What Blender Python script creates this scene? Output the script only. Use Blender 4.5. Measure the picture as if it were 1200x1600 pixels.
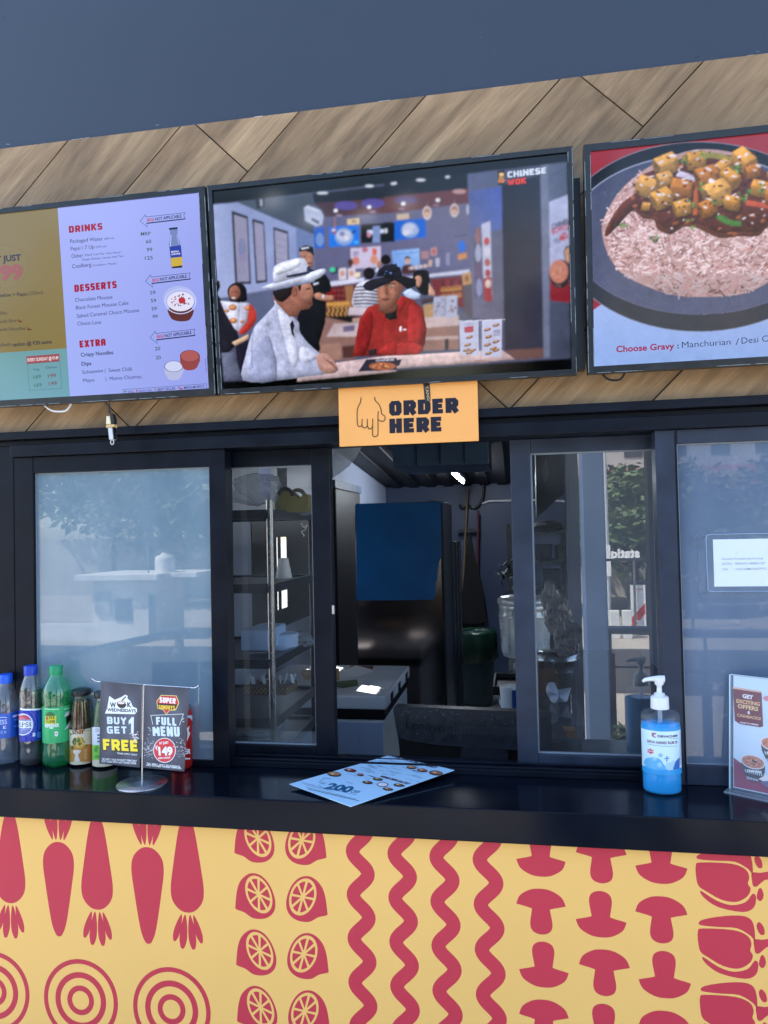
import bpy, bmesh, math, random
import numpy as np
from mathutils import Vector, Matrix
from mathutils.geometry import tessellate_polygon
random.seed(7)
for o in list(bpy.data.objects): bpy.data.objects.remove(o)
SC = bpy.context.scene
COL = SC.collection
# ------------------------------------------------------------------ camera, sky, sun, exposure
EXPOSURE = 2.3
SUN_DIR = Vector((-0.50, 0.30, 0.81)).normalized()      # towards the sun: behind the kiosk, to the left
CAM = Vector((0.0, -1.85, 1.645))
YAW, PITCH, ROLL, FPX = 0.17557597, 0.02551396, -0.02119463, 1150.0
def _axes():
    cy, sy = math.cos(YAW), math.sin(YAW)
    f = Vector((-sy, cy, 0)); r = Vector((cy, sy, 0)); u = Vector((0, 0, 1))
    f2 = f*math.cos(PITCH)+u*math.sin(PITCH); u2 = -f*math.sin(PITCH)+u*math.cos(PITCH)
    return r*math.cos(ROLL)+u2*math.sin(ROLL), -r*math.sin(ROLL)+u2*math.cos(ROLL), f2
AR, AU, AF = _axes()
cd = bpy.data.cameras.new('camera'); co = bpy.data.objects.new('camera', cd); COL.objects.link(co)
cd.sensor_fit = 'VERTICAL'; cd.sensor_height = 36.0; cd.lens = 36.0*FPX/1600.0
cd.clip_start = 0.02; cd.clip_end = 2000
co.matrix_world = Matrix(((AR.x, AU.x, -AF.x, CAM.x), (AR.y, AU.y, -AF.y, CAM.y), (AR.z, AU.z, -AF.z, CAM.z), (0, 0, 0, 1)))
SC.camera = co
W = bpy.data.worlds.new('World'); SC.world = W; W.use_nodes = True
nt = W.node_tree; bg = nt.nodes['Background']
sky = nt.nodes.new('ShaderNodeTexSky'); sky.sky_type = 'NISHITA'; sky.sun_disc = False
sky.sun_elevation = math.asin(SUN_DIR.z); sky.sun_rotation = math.atan2(SUN_DIR.x, SUN_DIR.y)
sky.air_density = 1.0; sky.dust_density = 1.0; sky.ozone_density = 1.0
nt.links.new(sky.outputs[0], bg.inputs[0]); bg.inputs[1].default_value = 0.12
sl = bpy.data.lights.new('sun', 'SUN'); so = bpy.data.objects.new('sun', sl); COL.objects.link(so)
sl.energy = 3.2; sl.angle = math.radians(0.5); sl.color = (1.0, 0.95, 0.88)
so.location = (-4, 4, 8); so.rotation_euler = (-SUN_DIR).to_track_quat('-Z', 'Y').to_euler()
SC.view_settings.view_transform = 'Standard'; SC.view_settings.look = 'None'
SC.view_settings.exposure = EXPOSURE; SC.view_settings.gamma = 1.0
SC.cycles.use_denoising = True
SC.cycles.max_bounces = 12; SC.cycles.transparent_max_bounces = 24; SC.cycles.sample_clamp_indirect = 4.0

# ------------------------------------------------------------------ geometry helpers
def ray(px, py): return AR*(px-600)-AU*(py-800)+AF*FPX
def at(px, py, Y):
    r = ray(px, py); return CAM+r*((Y-CAM.y)/r.y)
def atz(px, py, Z):
    r = ray(px, py); return CAM+r*((Z-CAM.z)/r.z)
def lin(c):
    def f(v):
        v = max(0.0, min(255.0, v))/255.0
        return v/12.92 if v <= 0.04045 else ((v+0.055)/1.055)**2.4
    return tuple(f(v) for v in c[:3])
def smooth_pts(pts, n=4, closed=True):
    out = []; m = len(pts)
    P = [Vector(p) for p in pts]
    rng = range(m) if closed else range(m-1)
    for i in rng:
        if closed: a, b, c, d = P[i-1], P[i], P[(i+1) % m], P[(i+2) % m]
        else: a, b, c, d = P[max(i-1, 0)], P[i], P[i+1], P[min(i+2, m-1)]
        for k in range(n):
            t = k/n
            out.append(0.5*((2*b)+(c-a)*t+(2*a-5*b+4*c-d)*t*t+(3*b-a-3*c+d)*t**3))
    if not closed: out.append(P[-1])
    return out
class MB:
    def __init__(s): s.v = []; s.f = []; s.m = []; s.sm = []; s.c = None
    def add(s, vs, fs, mi=0, smooth=False, cols=None):
        n = len(s.v); s.v += [tuple(x) for x in vs]
        for f in fs: s.f.append([i+n for i in f]); s.m.append(mi); s.sm.append(smooth)
        if cols is not None:
            if s.c is None: s.c = []
            s.c += list(cols)
        return s
    def box(s, x0, x1, y0, y1, z0, z1, mi=0, M=None):
        vs = [Vector((x, y, z)) for z in (z0, z1) for y in (y0, y1) for x in (x0, x1)]
        if M is not None: vs = [M @ v for v in vs]
        return s.add(vs, [(0, 2, 3, 1), (4, 5, 7, 6), (0, 1, 5, 4), (2, 6, 7, 3), (0, 4, 6, 2), (1, 3, 7, 5)], mi)
    def bar(s, a, b, w, h, mi=0, up=(0, 0, 1)):
        a = Vector(a); b = Vector(b); d = (b-a); L = d.length; d.normalize(); up = Vector(up)
        if abs(d.dot(up)) > .99: up = Vector((0, 1, 0))
        x = d.cross(up).normalized(); z = x.cross(d)
        M = Matrix(((x.x, d.x, z.x, a.x), (x.y, d.y, z.y, a.y), (x.z, d.z, z.z, a.z), (0, 0, 0, 1)))
        return s.box(-w/2, w/2, 0, L, -h/2, h/2, mi, M)
    def tube(s, pts, r, n=10, mi=0, caps=True):
        P = [Vector(p) for p in pts]; R = r if isinstance(r, (list, tuple)) else [r]*len(P)
        vs = []; up = None
        for i, p in enumerate(P):
            d = (P[min(i+1, len(P)-1)]-P[max(i-1, 0)]).normalized()
            if up is None: up = Vector((0, 0, 1)) if abs(d.z) < .9 else Vector((1, 0, 0))
            x = d.cross(up).normalized(); up = x.cross(d).normalized()
            for k in range(n):
                a = 2*math.pi*k/n; vs.append(p+(x*math.cos(a)+up*math.sin(a))*R[i])
        fs = []
        for i in range(len(P)-1):
            for k in range(n): fs.append((i*n+k, i*n+(k+1) % n, (i+1)*n+(k+1) % n, (i+1)*n+k))
        s.add(vs, fs, mi, True)
        if caps:
            s.add(vs[:n], [list(range(n))[::-1]], mi); s.add(vs[-n:], [list(range(n))], mi)
        return s
    def lathe(s, prof, c, n=32, mi=0, sx=1.0, sy=1.0, caps=True, wave=None, rot=0.0):
        vs = []; c = Vector(c)
        for (r, z) in prof:
            for k in range(n):
                a = 2*math.pi*k/n+rot; rr = r*(1 if wave is None else wave(a, z, r))
                vs.append(c+Vector((rr*math.cos(a)*sx, rr*math.sin(a)*sy, z)))
        fs = []
        for i in range(len(prof)-1):
            for k in range(n): fs.append((i*n+k, i*n+(k+1) % n, (i+1)*n+(k+1) % n, (i+1)*n+k))
        s.add(vs, fs, mi, True)
        if caps:
            s.add(vs[:n], [list(range(n))[::-1]], mi); s.add(vs[-n:], [list(range(n))], mi)
        return s
    def quad(s, pts, mi=0): return s.add(pts, [tuple(range(len(pts)))], mi)
    def prism(s, pts, off, mi=0, smooth=False):
        """closed outline pts (3-D, planar) pushed along vector off"""
        P = [Vector(p) for p in pts]; n = len(P); off = Vector(off)
        tris = tessellate_polygon([P])
        s.add(P, tris, mi); s.add([p+off for p in P], [t[::-1] for t in tris], mi)
        s.add(P+[p+off for p in P], [(i, (i+1) % n, n+(i+1) % n, n+i) for i in range(n)], mi, smooth)
        return s
    def build(s, name, mats, parent=None, bevel=0.0, seg=2, recalc=True):
        me = bpy.data.meshes.new(name)
        me.from_pydata(s.v, [], s.f)
        for m in (mats if isinstance(mats, (list, tuple)) else [mats]): me.materials.append(m)
        me.polygons.foreach_set('material_index', s.m); me.polygons.foreach_set('use_smooth', s.sm)
        if s.c is not None:
            at_ = me.color_attributes.new('Col', 'FLOAT_COLOR', 'POINT')
            fl = []
            for c in s.c: fl += [c[0], c[1], c[2], 1.0]
            at_.data.foreach_set('color', fl)
        if recalc or bevel:
            b = bmesh.new(); b.from_mesh(me)
            if recalc: bmesh.ops.recalc_face_normals(b, faces=b.faces)
            if bevel:
                bmesh.ops.remove_doubles(b, verts=b.verts, dist=1e-5)
                es = [e for e in b.edges if len(e.link_faces) == 2 and e.calc_face_angle(0) > .5]
                bmesh.ops.bevel(b, geom=es, offset=bevel, segments=seg, affect='EDGES', profile=.5, clamp_overlap=True)
            b.to_mesh(me); b.free()
        o = bpy.data.objects.new(name, me); COL.objects.link(o)
        if parent is not None:
            o.parent = parent; o.matrix_parent_inverse = WINV(parent)
        return o
def WINV(p):
    if p.type != 'EMPTY': return Matrix.Identity(4)      # meshes are built in world coordinates
    return Matrix.Translation(p.location).inverted()
def tag(o, label=None, cat=None, group=None, kind=None):
    if label: o['label'] = label
    if cat: o['category'] = cat
    if group: o['group'] = group
    if kind: o['kind'] = kind
    return o
def thing(name, label, cat, loc=(0, 0, 0), group=None):
    o = bpy.data.objects.new(name, None); COL.objects.link(o); o.location = loc; o.empty_display_size = .1
    return tag(o, label, cat, group, 'thing')

# ------------------------------------------------------------------ materials
MATS = {}
def pm(name, col, rough=.5, metal=0.0, spec=.5, noise=None, bump=None, coat=0.0, raw=False, rnoise=0.0, ior=None, streak=None):
    """procedural Principled material; noise=(scale, amount) mottles the colour, bump=(scale, strength)"""
    if name in MATS: return MATS[name]
    m = bpy.data.materials.new(name); m.use_nodes = True; t = m.node_tree; N = t.nodes; L = t.links
    p = N['Principled BSDF']; c = col if raw else lin(col)
    p.inputs['Roughness'].default_value = rough; p.inputs['Metallic'].default_value = metal
    p.inputs['Specular IOR Level'].default_value = spec; p.inputs['Coat Weight'].default_value = coat
    p.inputs['Coat Roughness'].default_value = .03
    if ior: p.inputs['IOR'].default_value = ior
    tc = N.new('ShaderNodeTexCoord')
    if noise:
        nz = N.new('ShaderNodeTexNoise'); nz.inputs['Scale'].default_value = noise[0]; nz.inputs['Detail'].default_value = 6
        if streak:
            mp = N.new('ShaderNodeMapping'); mp.inputs['Scale'].default_value = streak
            L.new(tc.outputs['Object'], mp.inputs[0]); L.new(mp.outputs[0], nz.inputs[0])
        else: L.new(tc.outputs['Object'], nz.inputs[0])
        r = N.new('ShaderNodeValToRGB'); a = noise[1]
        r.color_ramp.elements[0].position = .3; r.color_ramp.elements[1].position = .7
        r.color_ramp.elements[0].color = tuple(x*(1-a) for x in c)+(1,); r.color_ramp.elements[1].color = tuple(min(1, x*(1+a)) for x in c)+(1,)
        L.new(nz.outputs[0], r.inputs[0]); L.new(r.outputs[0], p.inputs['Base Color'])
        if rnoise:
            mr = N.new('ShaderNodeMapRange'); mr.inputs['To Min'].default_value = max(0, rough-rnoise); mr.inputs['To Max'].default_value = rough+rnoise
            L.new(nz.outputs[0], mr.inputs[0]); L.new(mr.outputs[0], p.inputs['Roughness'])
    else: p.inputs['Base Color'].default_value = c+(1,)
    if bump:
        nb = N.new('ShaderNodeTexNoise'); nb.inputs['Scale'].default_value = bump[0]; nb.inputs['Detail'].default_value = 4
        L.new(tc.outputs['Object'], nb.inputs[0])
        bm_ = N.new('ShaderNodeBump'); bm_.inputs['Strength'].default_value = bump[1]; bm_.inputs['Distance'].default_value = .01
        L.new(nb.outputs[0], bm_.inputs['Height']); L.new(bm_.outputs[0], p.inputs['Normal'])
    MATS[name] = m
    return m
def attr_mat(name, rough=.45, emit=0.0, spec=.5, gain=1.0, coat=0.0):
    """takes its colours from the picture mesh: emits them (screens) or reflects them (print)"""
    if name in MATS: return MATS[name]
    m = bpy.data.materials.new(name); m.use_nodes = True; t = m.node_tree; N = t.nodes; L = t.links
    p = N['Principled BSDF']; a = N.new('ShaderNodeAttribute'); a.attribute_name = 'Col'
    p.inputs['Roughness'].default_value = rough; p.inputs['Specular IOR Level'].default_value = spec
    p.inputs['Coat Weight'].default_value = coat; p.inputs['Coat Roughness'].default_value = .04
    if emit:
        e = N.new('ShaderNodeEmission'); L.new(a.outputs['Color'], e.inputs[0]); e.inputs[1].default_value = emit
        g_ = N.new('ShaderNodeBsdfGlossy'); g_.inputs[0].default_value = (.03, .03, .03, 1); g_.inputs['Roughness'].default_value = .12; ad = N.new('ShaderNodeAddShader')
        L.new(e.outputs[0], ad.inputs[0]); L.new(g_.outputs[0], ad.inputs[1]); L.new(ad.outputs[0], N['Material Output'].inputs[0])
    else:
        mx = N.new('ShaderNodeMix'); mx.data_type = 'RGBA'; mx.blend_type = 'MULTIPLY'; mx.inputs['Factor'].default_value = 1
        L.new(a.outputs['Color'], mx.inputs['A']); mx.inputs['B'].default_value = (gain, gain, gain, 1)
        L.new(mx.outputs['Result'], p.inputs['Base Color'])
    MATS[name] = m
    return m
def glass_mat(name, tint=(1, 1, 1), ior=1.5, rough=0.0, body=0.0, bodycol=(1, 1, 1), refl=None, dirt=0.0):
    """thin clear sheet or wall: Fresnel mix of see-through and mirror, with an optional share of cloudy body"""
    if name in MATS: return MATS[name]
    m = bpy.data.materials.new(name); m.use_nodes = True; t = m.node_tree; N = t.nodes; L = t.links
    N.remove(N['Principled BSDF']); out = N['Material Output']
    tr = N.new('ShaderNodeBsdfTransparent'); tr.inputs[0].default_value = tuple(tint)+(1,)
    gl = N.new('ShaderNodeBsdfGlossy'); gl.inputs['Roughness'].default_value = rough
    fr = N.new('ShaderNodeFresnel'); fr.inputs[0].default_value = ior
    mx = N.new('ShaderNodeMixShader'); ge = N.new('ShaderNodeNewGeometry'); mm = N.new('ShaderNodeMath'); mm.operation = 'MULTIPLY_ADD'; mm.inputs[1].default_value = -1; mm.inputs[2].default_value = 1
    m2 = N.new('ShaderNodeMath'); m2.operation = 'MULTIPLY'; L.new(ge.outputs['Backfacing'], mm.inputs[0]); L.new(mm.outputs[0], m2.inputs[0]); L.new(fr.outputs[0], m2.inputs[1]); L.new(m2.outputs[0], mx.inputs[0])
    base = tr.outputs[0]
    if body or dirt:
        d = N.new('ShaderNodeBsdfDiffuse'); d.inputs[0].default_value = tuple(bodycol)+(1,)
        tl = N.new('ShaderNodeBsdfTranslucent'); tl.inputs[0].default_value = tuple(bodycol)+(1,)
        ad = N.new('ShaderNodeMixShader'); ad.inputs[0].default_value = .5; L.new(d.outputs[0], ad.inputs[1]); L.new(tl.outputs[0], ad.inputs[2])
        mb = N.new('ShaderNodeMixShader'); mb.inputs[0].default_value = body
        if dirt:
            tc = N.new('ShaderNodeTexCoord'); nz = N.new('ShaderNodeTexNoise'); nz.inputs['Scale'].default_value = 6; nz.inputs['Detail'].default_value = 8
            L.new(tc.outputs['Object'], nz.inputs[0]); mr = N.new('ShaderNodeMapRange'); mr.inputs['From Min'].default_value = .45; mr.inputs['From Max'].default_value = .8
            mr.inputs['To Min'].default_value = body; mr.inputs['To Max'].default_value = body+dirt
            L.new(nz.outputs[0], mr.inputs[0]); L.new(mr.outputs[0], mb.inputs[0])
        L.new(tr.outputs[0], mb.inputs[1]); L.new(ad.outputs[0], mb.inputs[2]); base = mb.outputs[0]
    L.new(base, mx.inputs[1]); L.new(gl.outputs[0], mx.inputs[2])
    L.new(mx.outputs[0], out.inputs[0]); MATS[name] = m
    return m
def emit_mat(name, col, strength):
    m = bpy.data.materials.new(name); m.use_nodes = True; t = m.node_tree; N = t.nodes
    e = N.new('ShaderNodeEmission'); e.inputs[0].default_value = lin(col)+(1,); e.inputs[1].default_value = strength
    t.links.new(e.outputs[0], N['Material Output'].inputs[0]); return m

# ------------------------------------------------------------------ flat pictures and lettering
TXT = {}
def text_mesh(s, bold):
    k = (s, bold)
    if k in TXT: return TXT[k]
    cu = bpy.data.curves.new('t', 'FONT'); cu.body = s; cu.size = 1.0; cu.offset = bold; cu.resolution_u = 3
    o = bpy.data.objects.new('t', cu); me = bpy.data.meshes.new_from_object(o)
    vs = [v.co.copy() for v in me.vertices]; fs = [tuple(p.vertices) for p in me.polygons]
    bpy.data.objects.remove(o); bpy.data.curves.remove(cu); bpy.data.meshes.remove(me)
    TXT[k] = (vs, fs); return TXT[k]
def stroke_outline(pts, w, closed=False):
    P = [Vector(p) for p in pts]; n = len(P); Lf = []; Rt = []
    for i in range(n):
        if closed: a, b, c = P[i-1], P[i], P[(i+1) % n]
        else: a, b, c = P[max(i-1, 0)], P[i], P[min(i+1, n-1)]
        d1 = (b-a).normalized() if (b-a).length > 1e-9 else (c-b).normalized()
        d2 = (c-b).normalized() if (c-b).length > 1e-9 else d1
        n1 = Vector((-d1.y, d1.x)); n2 = Vector((-d2.y, d2.x)); mm = (n1+n2)
        if mm.length < 1e-6: mm = n1
        mm.normalize(); k = min(2.0, 1/max(.3, mm.dot(n1)))
        Lf.append(b+mm*w/2*k); Rt.append(b-mm*w/2*k)
    return Lf, Rt
class Art:
    """a flat (or rolled) picture: outlines are given in photo pixels or in the sheet's own metres and laid on the real surface"""
    def __init__(s, O, U, V, step=1e-5, start=2e-4):
        s.O = Vector(O); s.U = Vector(U).normalized(); s.V = Vector(V).normalized(); s.N = s.U.cross(s.V).normalized()
        if s.N.dot(CAM-s.O) < 0: s.N = -s.N
        s.mb = MB(); s.mb.c = []; s.d = start; s.step = step; s.cyl = None; s.maxe = None
    def px(s, x, y):
        r = ray(x, y)
        if s.cyl:
            c, R = s.cyl; ox, oy = CAM.x-c.x, CAM.y-c.y
            A = r.x**2+r.y**2; B = 2*(ox*r.x+oy*r.y); Cc = ox*ox+oy*oy-R*R; D = max(0.0, B*B-4*A*Cc)
            t = (-B-math.sqrt(D))/(2*A); P = CAM+r*t
            return Vector((math.atan2(P.x-c.x, -(P.y-c.y))*R, P.z-c.z))
        t = (s.O-CAM).dot(s.N)/r.dot(s.N); P = CAM+r*t-s.O
        return Vector((P.dot(s.U), P.dot(s.V)))
    def to3(s, q, d):
        if s.cyl:
            c, R = s.cyl; a = q[0]/R
            return Vector((c.x+(R+d)*math.sin(a), c.y-(R+d)*math.cos(a), c.z+q[1]))
        return s.O+s.U*q[0]+s.V*q[1]+s.N*d
    def _put(s, Q, tris, cols):
        if s.maxe:
            Q = [Vector((q[0], q[1])) for q in Q]; cols = list(cols); tris = [tuple(t) for t in tris]; k = 0
            while k < len(tris):
                t = tris[k]; e = max(range(3), key=lambda i: (Q[t[i]]-Q[t[(i+1) % 3]]).length)
                a, b, c = t[e], t[(e+1) % 3], t[(e+2) % 3]
                if (Q[a]-Q[b]).length > s.maxe:
                    Q.append((Q[a]+Q[b])/2); cols.append(tuple((cols[a][i]+cols[b][i])/2 for i in range(3))); m_ = len(Q)-1
                    tris[k] = (a, m_, c); tris.append((m_, b, c))
                else: k += 1
        s.mb.add([s.to3(q, s.d) for q in Q], tris, 0, False, cols); s.d += s.step
    def poly(s, pts, col, px=True, sm=0, holes=None, raw=False):
        """col: one sRGB colour or one per point"""
        cc = None
        if isinstance(col[0], (tuple, list)): cc = [lin(c) for c in col]
        Q = [s.px(*p) for p in pts] if px else [Vector(p) for p in pts]
        if sm: Q = smooth_pts(Q, sm)
        if cc is None or sm: c0 = lin(col) if cc is None else cc[0]; cc = [c0]*len(Q)
        if cc is not None and len(cc) != len(Q): cc = [cc[0]]*len(Q)
        rings = [[(q[0], q[1], 0) for q in Q]]
        for h in holes or []:
            H = [s.px(*p) for p in h] if px else [Vector(p) for p in h]
            rings.append([(q[0], q[1], 0) for q in H]); Q = Q+H; cc = cc+[cc[0]]*len(H)
        if len(Q) == 3: tris = [(0, 1, 2)]
        elif len(Q) == 4 and not holes: tris = [(0, 1, 2), (0, 2, 3)]
        else: tris = tessellate_polygon([[Vector(p) for p in r] for r in rings])
        s._put(Q, tris, cc)
    def ell(s, x, y, rx, ry, col, rot=0.0, px=True, n=24, hole=None, a0=0, a1=2*math.pi, edge=None):
        """ellipse, ring (hole = inner share) or shaded disc (edge = rim colour)"""
        def ring(k):
            o = []
            m = n if a1-a0 > 6.28 else n+1
            for i in range(m):
                a = a0+(a1-a0)*i/n; ca, sa = math.cos(a)*rx*k, math.sin(a)*ry*k
                o.append((x+ca*math.cos(rot)-sa*math.sin(rot), y+ca*math.sin(rot)+sa*math.cos(rot)))
            return o
        P = ring(1.0)
        if hole:
            H = ring(hole); Q = [s.px(*p) for p in P+H] if px else [Vector(p) for p in P+H]; m = len(P)
            tris = []
            for i in range(m if a1-a0 > 6.28 else m-1):
                j = (i+1) % m; tris += [(i, j, m+j), (i, m+j, m+i)]
            s._put(Q, tris, [lin(col)]*len(Q)); return
        if a1-a0 <= 6.28: P.append((x, y))
        if edge:
            Q = [s.px(*p) for p in [(x, y)]+P] if px else [Vector(p) for p in [(x, y)]+P]; m = len(P)
            s._put(Q, [(0, 1+i, 1+(i+1) % m) for i in range(m)], [lin(col)]+[lin(edge)]*m); return
        s.poly(P, col, px)
    def stroke(s, pts, w, col, px=True, closed=False, sm=0):
        """w in the units of pts"""
        P = [Vector(p) for p in pts]
        if sm: P = smooth_pts(P, sm, closed)
        Lf, Rt = stroke_outline(P, w, closed); n = len(P)
        Q = [s.px(*p) for p in Lf+Rt] if px else Lf+Rt
        tris = []
        for i in range(n if closed else n-1):
            j = (i+1) % n; tris += [(i, j, n+j), (i, n+j, n+i)]
        s._put(Q, tris, [lin(col)]*len(Q))
    def rect(s, x0, y0, x1, y1, col, px=True):
        s.poly([(x0, y0), (x1, y0), (x1, y1), (x0, y1)], col, px)
    def _line(s, p0, p1, h, px):
        a = s.px(*p0) if px else Vector(p0); b = s.px(*p1) if px else Vector(p1)
        d = b-a; up = Vector((-d.y, d.x)).normalized(); H = None
        if h:
            if px:
                c = s.px(p0[0], p0[1]-h); H = (c-a).length
            else: H = h
        return a, d, up, H
    def text(s, t, p0, p1, col, h=None, bold=0.0, px=True, slant=0.0):
        vs, fs = text_mesh(t, bold)
        if not vs: return
        a, d, up, H = s._line(p0, p1, h, px)
        x0 = min(v.x for v in vs); x1 = max(v.x for v in vs); Wd = x1-x0
        ky = (H/.73) if H else d.length/Wd
        Q = [a+d*((v.x-x0)/Wd)+up*(v.y*ky)+d.normalized()*(v.y*ky*slant) for v in vs]
        tr = []
        for f in fs:
            for i in range(1, len(f)-1): tr.append((f[0], f[i], f[i+1]))
        s._put(Q, tr, [lin(col)]*len(Q))
    def block(s, t, p0, p1, col, h, px=True, wt=.30, gap=.22, slant=0.0, grow=0.0):
        """heavy display capitals built from strokes; h = cap height"""
        a, d, up, H = s._line(p0, p1, h, px); du = d.normalized()
        tot = 0; adv = []
        for ch in t: w = BLOCK[ch][0] if ch in BLOCK else .5; adv.append(tot); tot += w+gap
        tot -= gap; kx = d.length/tot
        T = wt*min(H, kx*1.12); av = .38       # uprights are heavier than the bars across
        for ch, x in zip(t, adv):
            if ch not in BLOCK: continue
            w, strokes = BLOCK[ch]; i = T/2; TX = T*(1+av)
            for st in strokes:
                cl = st[0] == 'o'; P = [Vector((TX/2+p[0]*(w*kx-TX), i+p[1]*(H-T))) for p in st[1]]; n = len(P)
                for j in range(n if cl else n-1):
                    p, q = P[j], P[(j+1) % n]; dd = (q-p).normalized(); W2 = T*(1+av*dd.y*dd.y)+grow*H; nn = Vector((-dd.y, dd.x))*W2/2
                    def ext(k0, k1):          # how far the bar runs on into its neighbour
                        if not cl and (k1 < 0 or k1 >= n): return T/2+grow*H/2
                        e = (P[k1 % n]-P[k0 % n]).normalized(); c = max(-.9, min(1, abs(dd.dot(e)))); return (T*(1+av*dd.x*dd.x)+grow*H)/2*math.sqrt(max(0, (1-c)/(1+c)))
                    e0, e1 = ext(j, j-1), ext(j+1, j+2)
                    R4 = [p-dd*e0+nn, q+dd*e1+nn, q+dd*e1-nn, p-dd*e0-nn]
                    s._put([a+du*(x*kx+v.x+slant*v.y)+up*v.y for v in R4], [(0, 1, 2), (0, 2, 3)], [lin(col)]*4)
    def build(s, name, mat, parent): return s.mb.build(name, mat, parent, recalc=False)
def box_blur(a, r):
    """two passes of a square mean filter of half-width r on a 2-D array"""
    for _ in range(2):
        for ax in (0, 1):
            p = np.pad(a, [(r+1, r) if i == ax else (0, 0) for i in range(a.ndim)], mode='edge'); c = np.cumsum(p, axis=ax, dtype=np.float64); n = a.shape[ax]
            a = (np.take(c, range(2*r+1, 2*r+1+n), axis=ax)-np.take(c, range(0, n), axis=ax))/(2*r+1)
    return a
class Film(Art):
    """a picture resolved into the fine grid of pixels a screen shows; rounded shading (emb) gives filmed things their volume"""
    def setup(s, u0, u1, v0, v1, nx=560):
        s.box_ = (u0, u1, v0, v1); s.nx = nx; s.ny = int(nx*(v1-v0)/(u1-u0)); s.k = 2*nx/(u1-u0)
        s.img = np.zeros((2*s.ny, 2*nx, 3)); s.emb = 0.0; s.tex = 0.0; s.soft = 0
        r = np.random.RandomState(5); s.noise = sum(box_blur(r.rand(2*s.ny, 2*nx), q)*(q*1.2) for q in (2, 6, 16)); s.noise = (s.noise-s.noise.mean())/s.noise.std()
        return s
    def _put(s, Q, tris, cols):
        u0, u1, v0, v1 = s.box_; H, W_ = s.img.shape[:2]
        P = np.array([((q[0]-u0)*s.k, (q[1]-v0)*s.k) for q in Q]); C = np.array([c[:3] for c in cols]); s.d += s.step
        pad = 3 if s.emb or s.soft else 0; R = int(min(16, max(2, .16*min(np.ptp(P[:, 0]), np.ptp(P[:, 1]))))) if s.emb else 0; pad += 2*R+s.soft*2
        x0, y0 = np.floor(P.min(0)).astype(int)-pad; x1, y1 = np.ceil(P.max(0)).astype(int)+pad+1
        x0, y0, x1, y1 = max(0, x0), max(0, y0), min(W_, x1), min(H, y1)
        if x1 <= x0 or y1 <= y0: return
        M = np.zeros((y1-y0, x1-x0)); L_ = np.zeros((y1-y0, x1-x0, 3))
        for t in tris:
            a, b, c = P[t[0]], P[t[1]], P[t[2]]; d = (b[1]-c[1])*(a[0]-c[0])+(c[0]-b[0])*(a[1]-c[1])
            if abs(d) < 1e-9: continue
            q0 = np.maximum(np.floor(np.minimum(np.minimum(a, b), c)).astype(int), (x0, y0)); q1 = np.minimum(np.ceil(np.maximum(np.maximum(a, b), c)).astype(int)+1, (x1, y1))
            if q1[0] <= q0[0] or q1[1] <= q0[1]: continue
            X_, Y_ = np.meshgrid(np.arange(q0[0], q1[0])+.5, np.arange(q0[1], q1[1])+.5)
            l0 = ((b[1]-c[1])*(X_-c[0])+(c[0]-b[0])*(Y_-c[1]))/d; l1 = ((c[1]-a[1])*(X_-c[0])+(a[0]-c[0])*(Y_-c[1]))/d; l2 = 1-l0-l1
            k = (l0 >= -1e-6) & (l1 >= -1e-6) & (l2 >= -1e-6)
            if not k.any(): continue
            col = l0[k][:, None]*C[t[0]]+l1[k][:, None]*C[t[1]]+l2[k][:, None]*C[t[2]]
            sl = (slice(q0[1]-y0, q1[1]-y0), slice(q0[0]-x0, q1[0]-x0)); M[sl][k] = 1; L_[sl][k] = col
        if s.emb and R >= 2:
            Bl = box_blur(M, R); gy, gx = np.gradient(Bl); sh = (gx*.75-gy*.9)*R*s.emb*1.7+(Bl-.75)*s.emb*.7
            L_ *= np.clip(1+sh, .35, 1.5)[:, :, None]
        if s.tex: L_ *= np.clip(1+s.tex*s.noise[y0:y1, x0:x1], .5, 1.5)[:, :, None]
        al = M
        if s.soft:
            al = box_blur(M, s.soft); Mb = np.maximum(al, 1e-4)[:, :, None]; L_ = np.where(M[:, :, None] > 0, L_, np.stack([box_blur(L_[:, :, i], s.soft) for i in range(3)], 2)/Mb)
        al = al[:, :, None]; s.img[y0:y1, x0:x1] = s.img[y0:y1, x0:x1]*(1-al)+L_*al
    def build(s, name, mat, parent, blur=1, grain=.03):
        if blur: s.img = np.stack([box_blur(s.img[:, :, i], blur) for i in range(3)], 2)
        s.img *= np.clip(1+grain*s.noise, .6, 1.4)[:, :, None]
        im = s.img.reshape(s.ny, 2, s.nx, 2, 3).mean((1, 3)); u0, u1, v0, v1 = s.box_
        vs = []; us = u0+(u1-u0)*(np.arange(s.nx)/(s.nx-1)); vv = v0+(v1-v0)*(np.arange(s.ny)/(s.ny-1))
        O, U_, V2, N_ = (np.array(q) for q in (s.O, s.U, s.V, s.N))
        co_ = (O+N_*2e-4)[None, None]+U_[None, None]*us[None, :, None]+V2[None, None]*vv[:, None, None]
        me = bpy.data.meshes.new(name); nv = s.nx*s.ny; me.vertices.add(nv); me.vertices.foreach_set('co', co_.reshape(-1).astype(np.float32))
        i = (np.arange(s.ny-1)[:, None]*s.nx+np.arange(s.nx-1)[None]).reshape(-1); f = np.stack([i, i+1, i+1+s.nx, i+s.nx], 1).reshape(-1)
        nf = len(i); me.loops.add(nf*4); me.loops.foreach_set('vertex_index', f.astype(np.int32)); me.polygons.add(nf); me.polygons.foreach_set('loop_start', (np.arange(nf)*4).astype(np.int32))
        me.update(calc_edges=True); me.materials.append(mat)
        at_ = me.color_attributes.new('Col', 'FLOAT_COLOR', 'POINT'); at_.data.foreach_set('color', np.concatenate([im.reshape(-1, 3), np.ones((nv, 1))], 1).reshape(-1).astype(np.float32))
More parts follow.
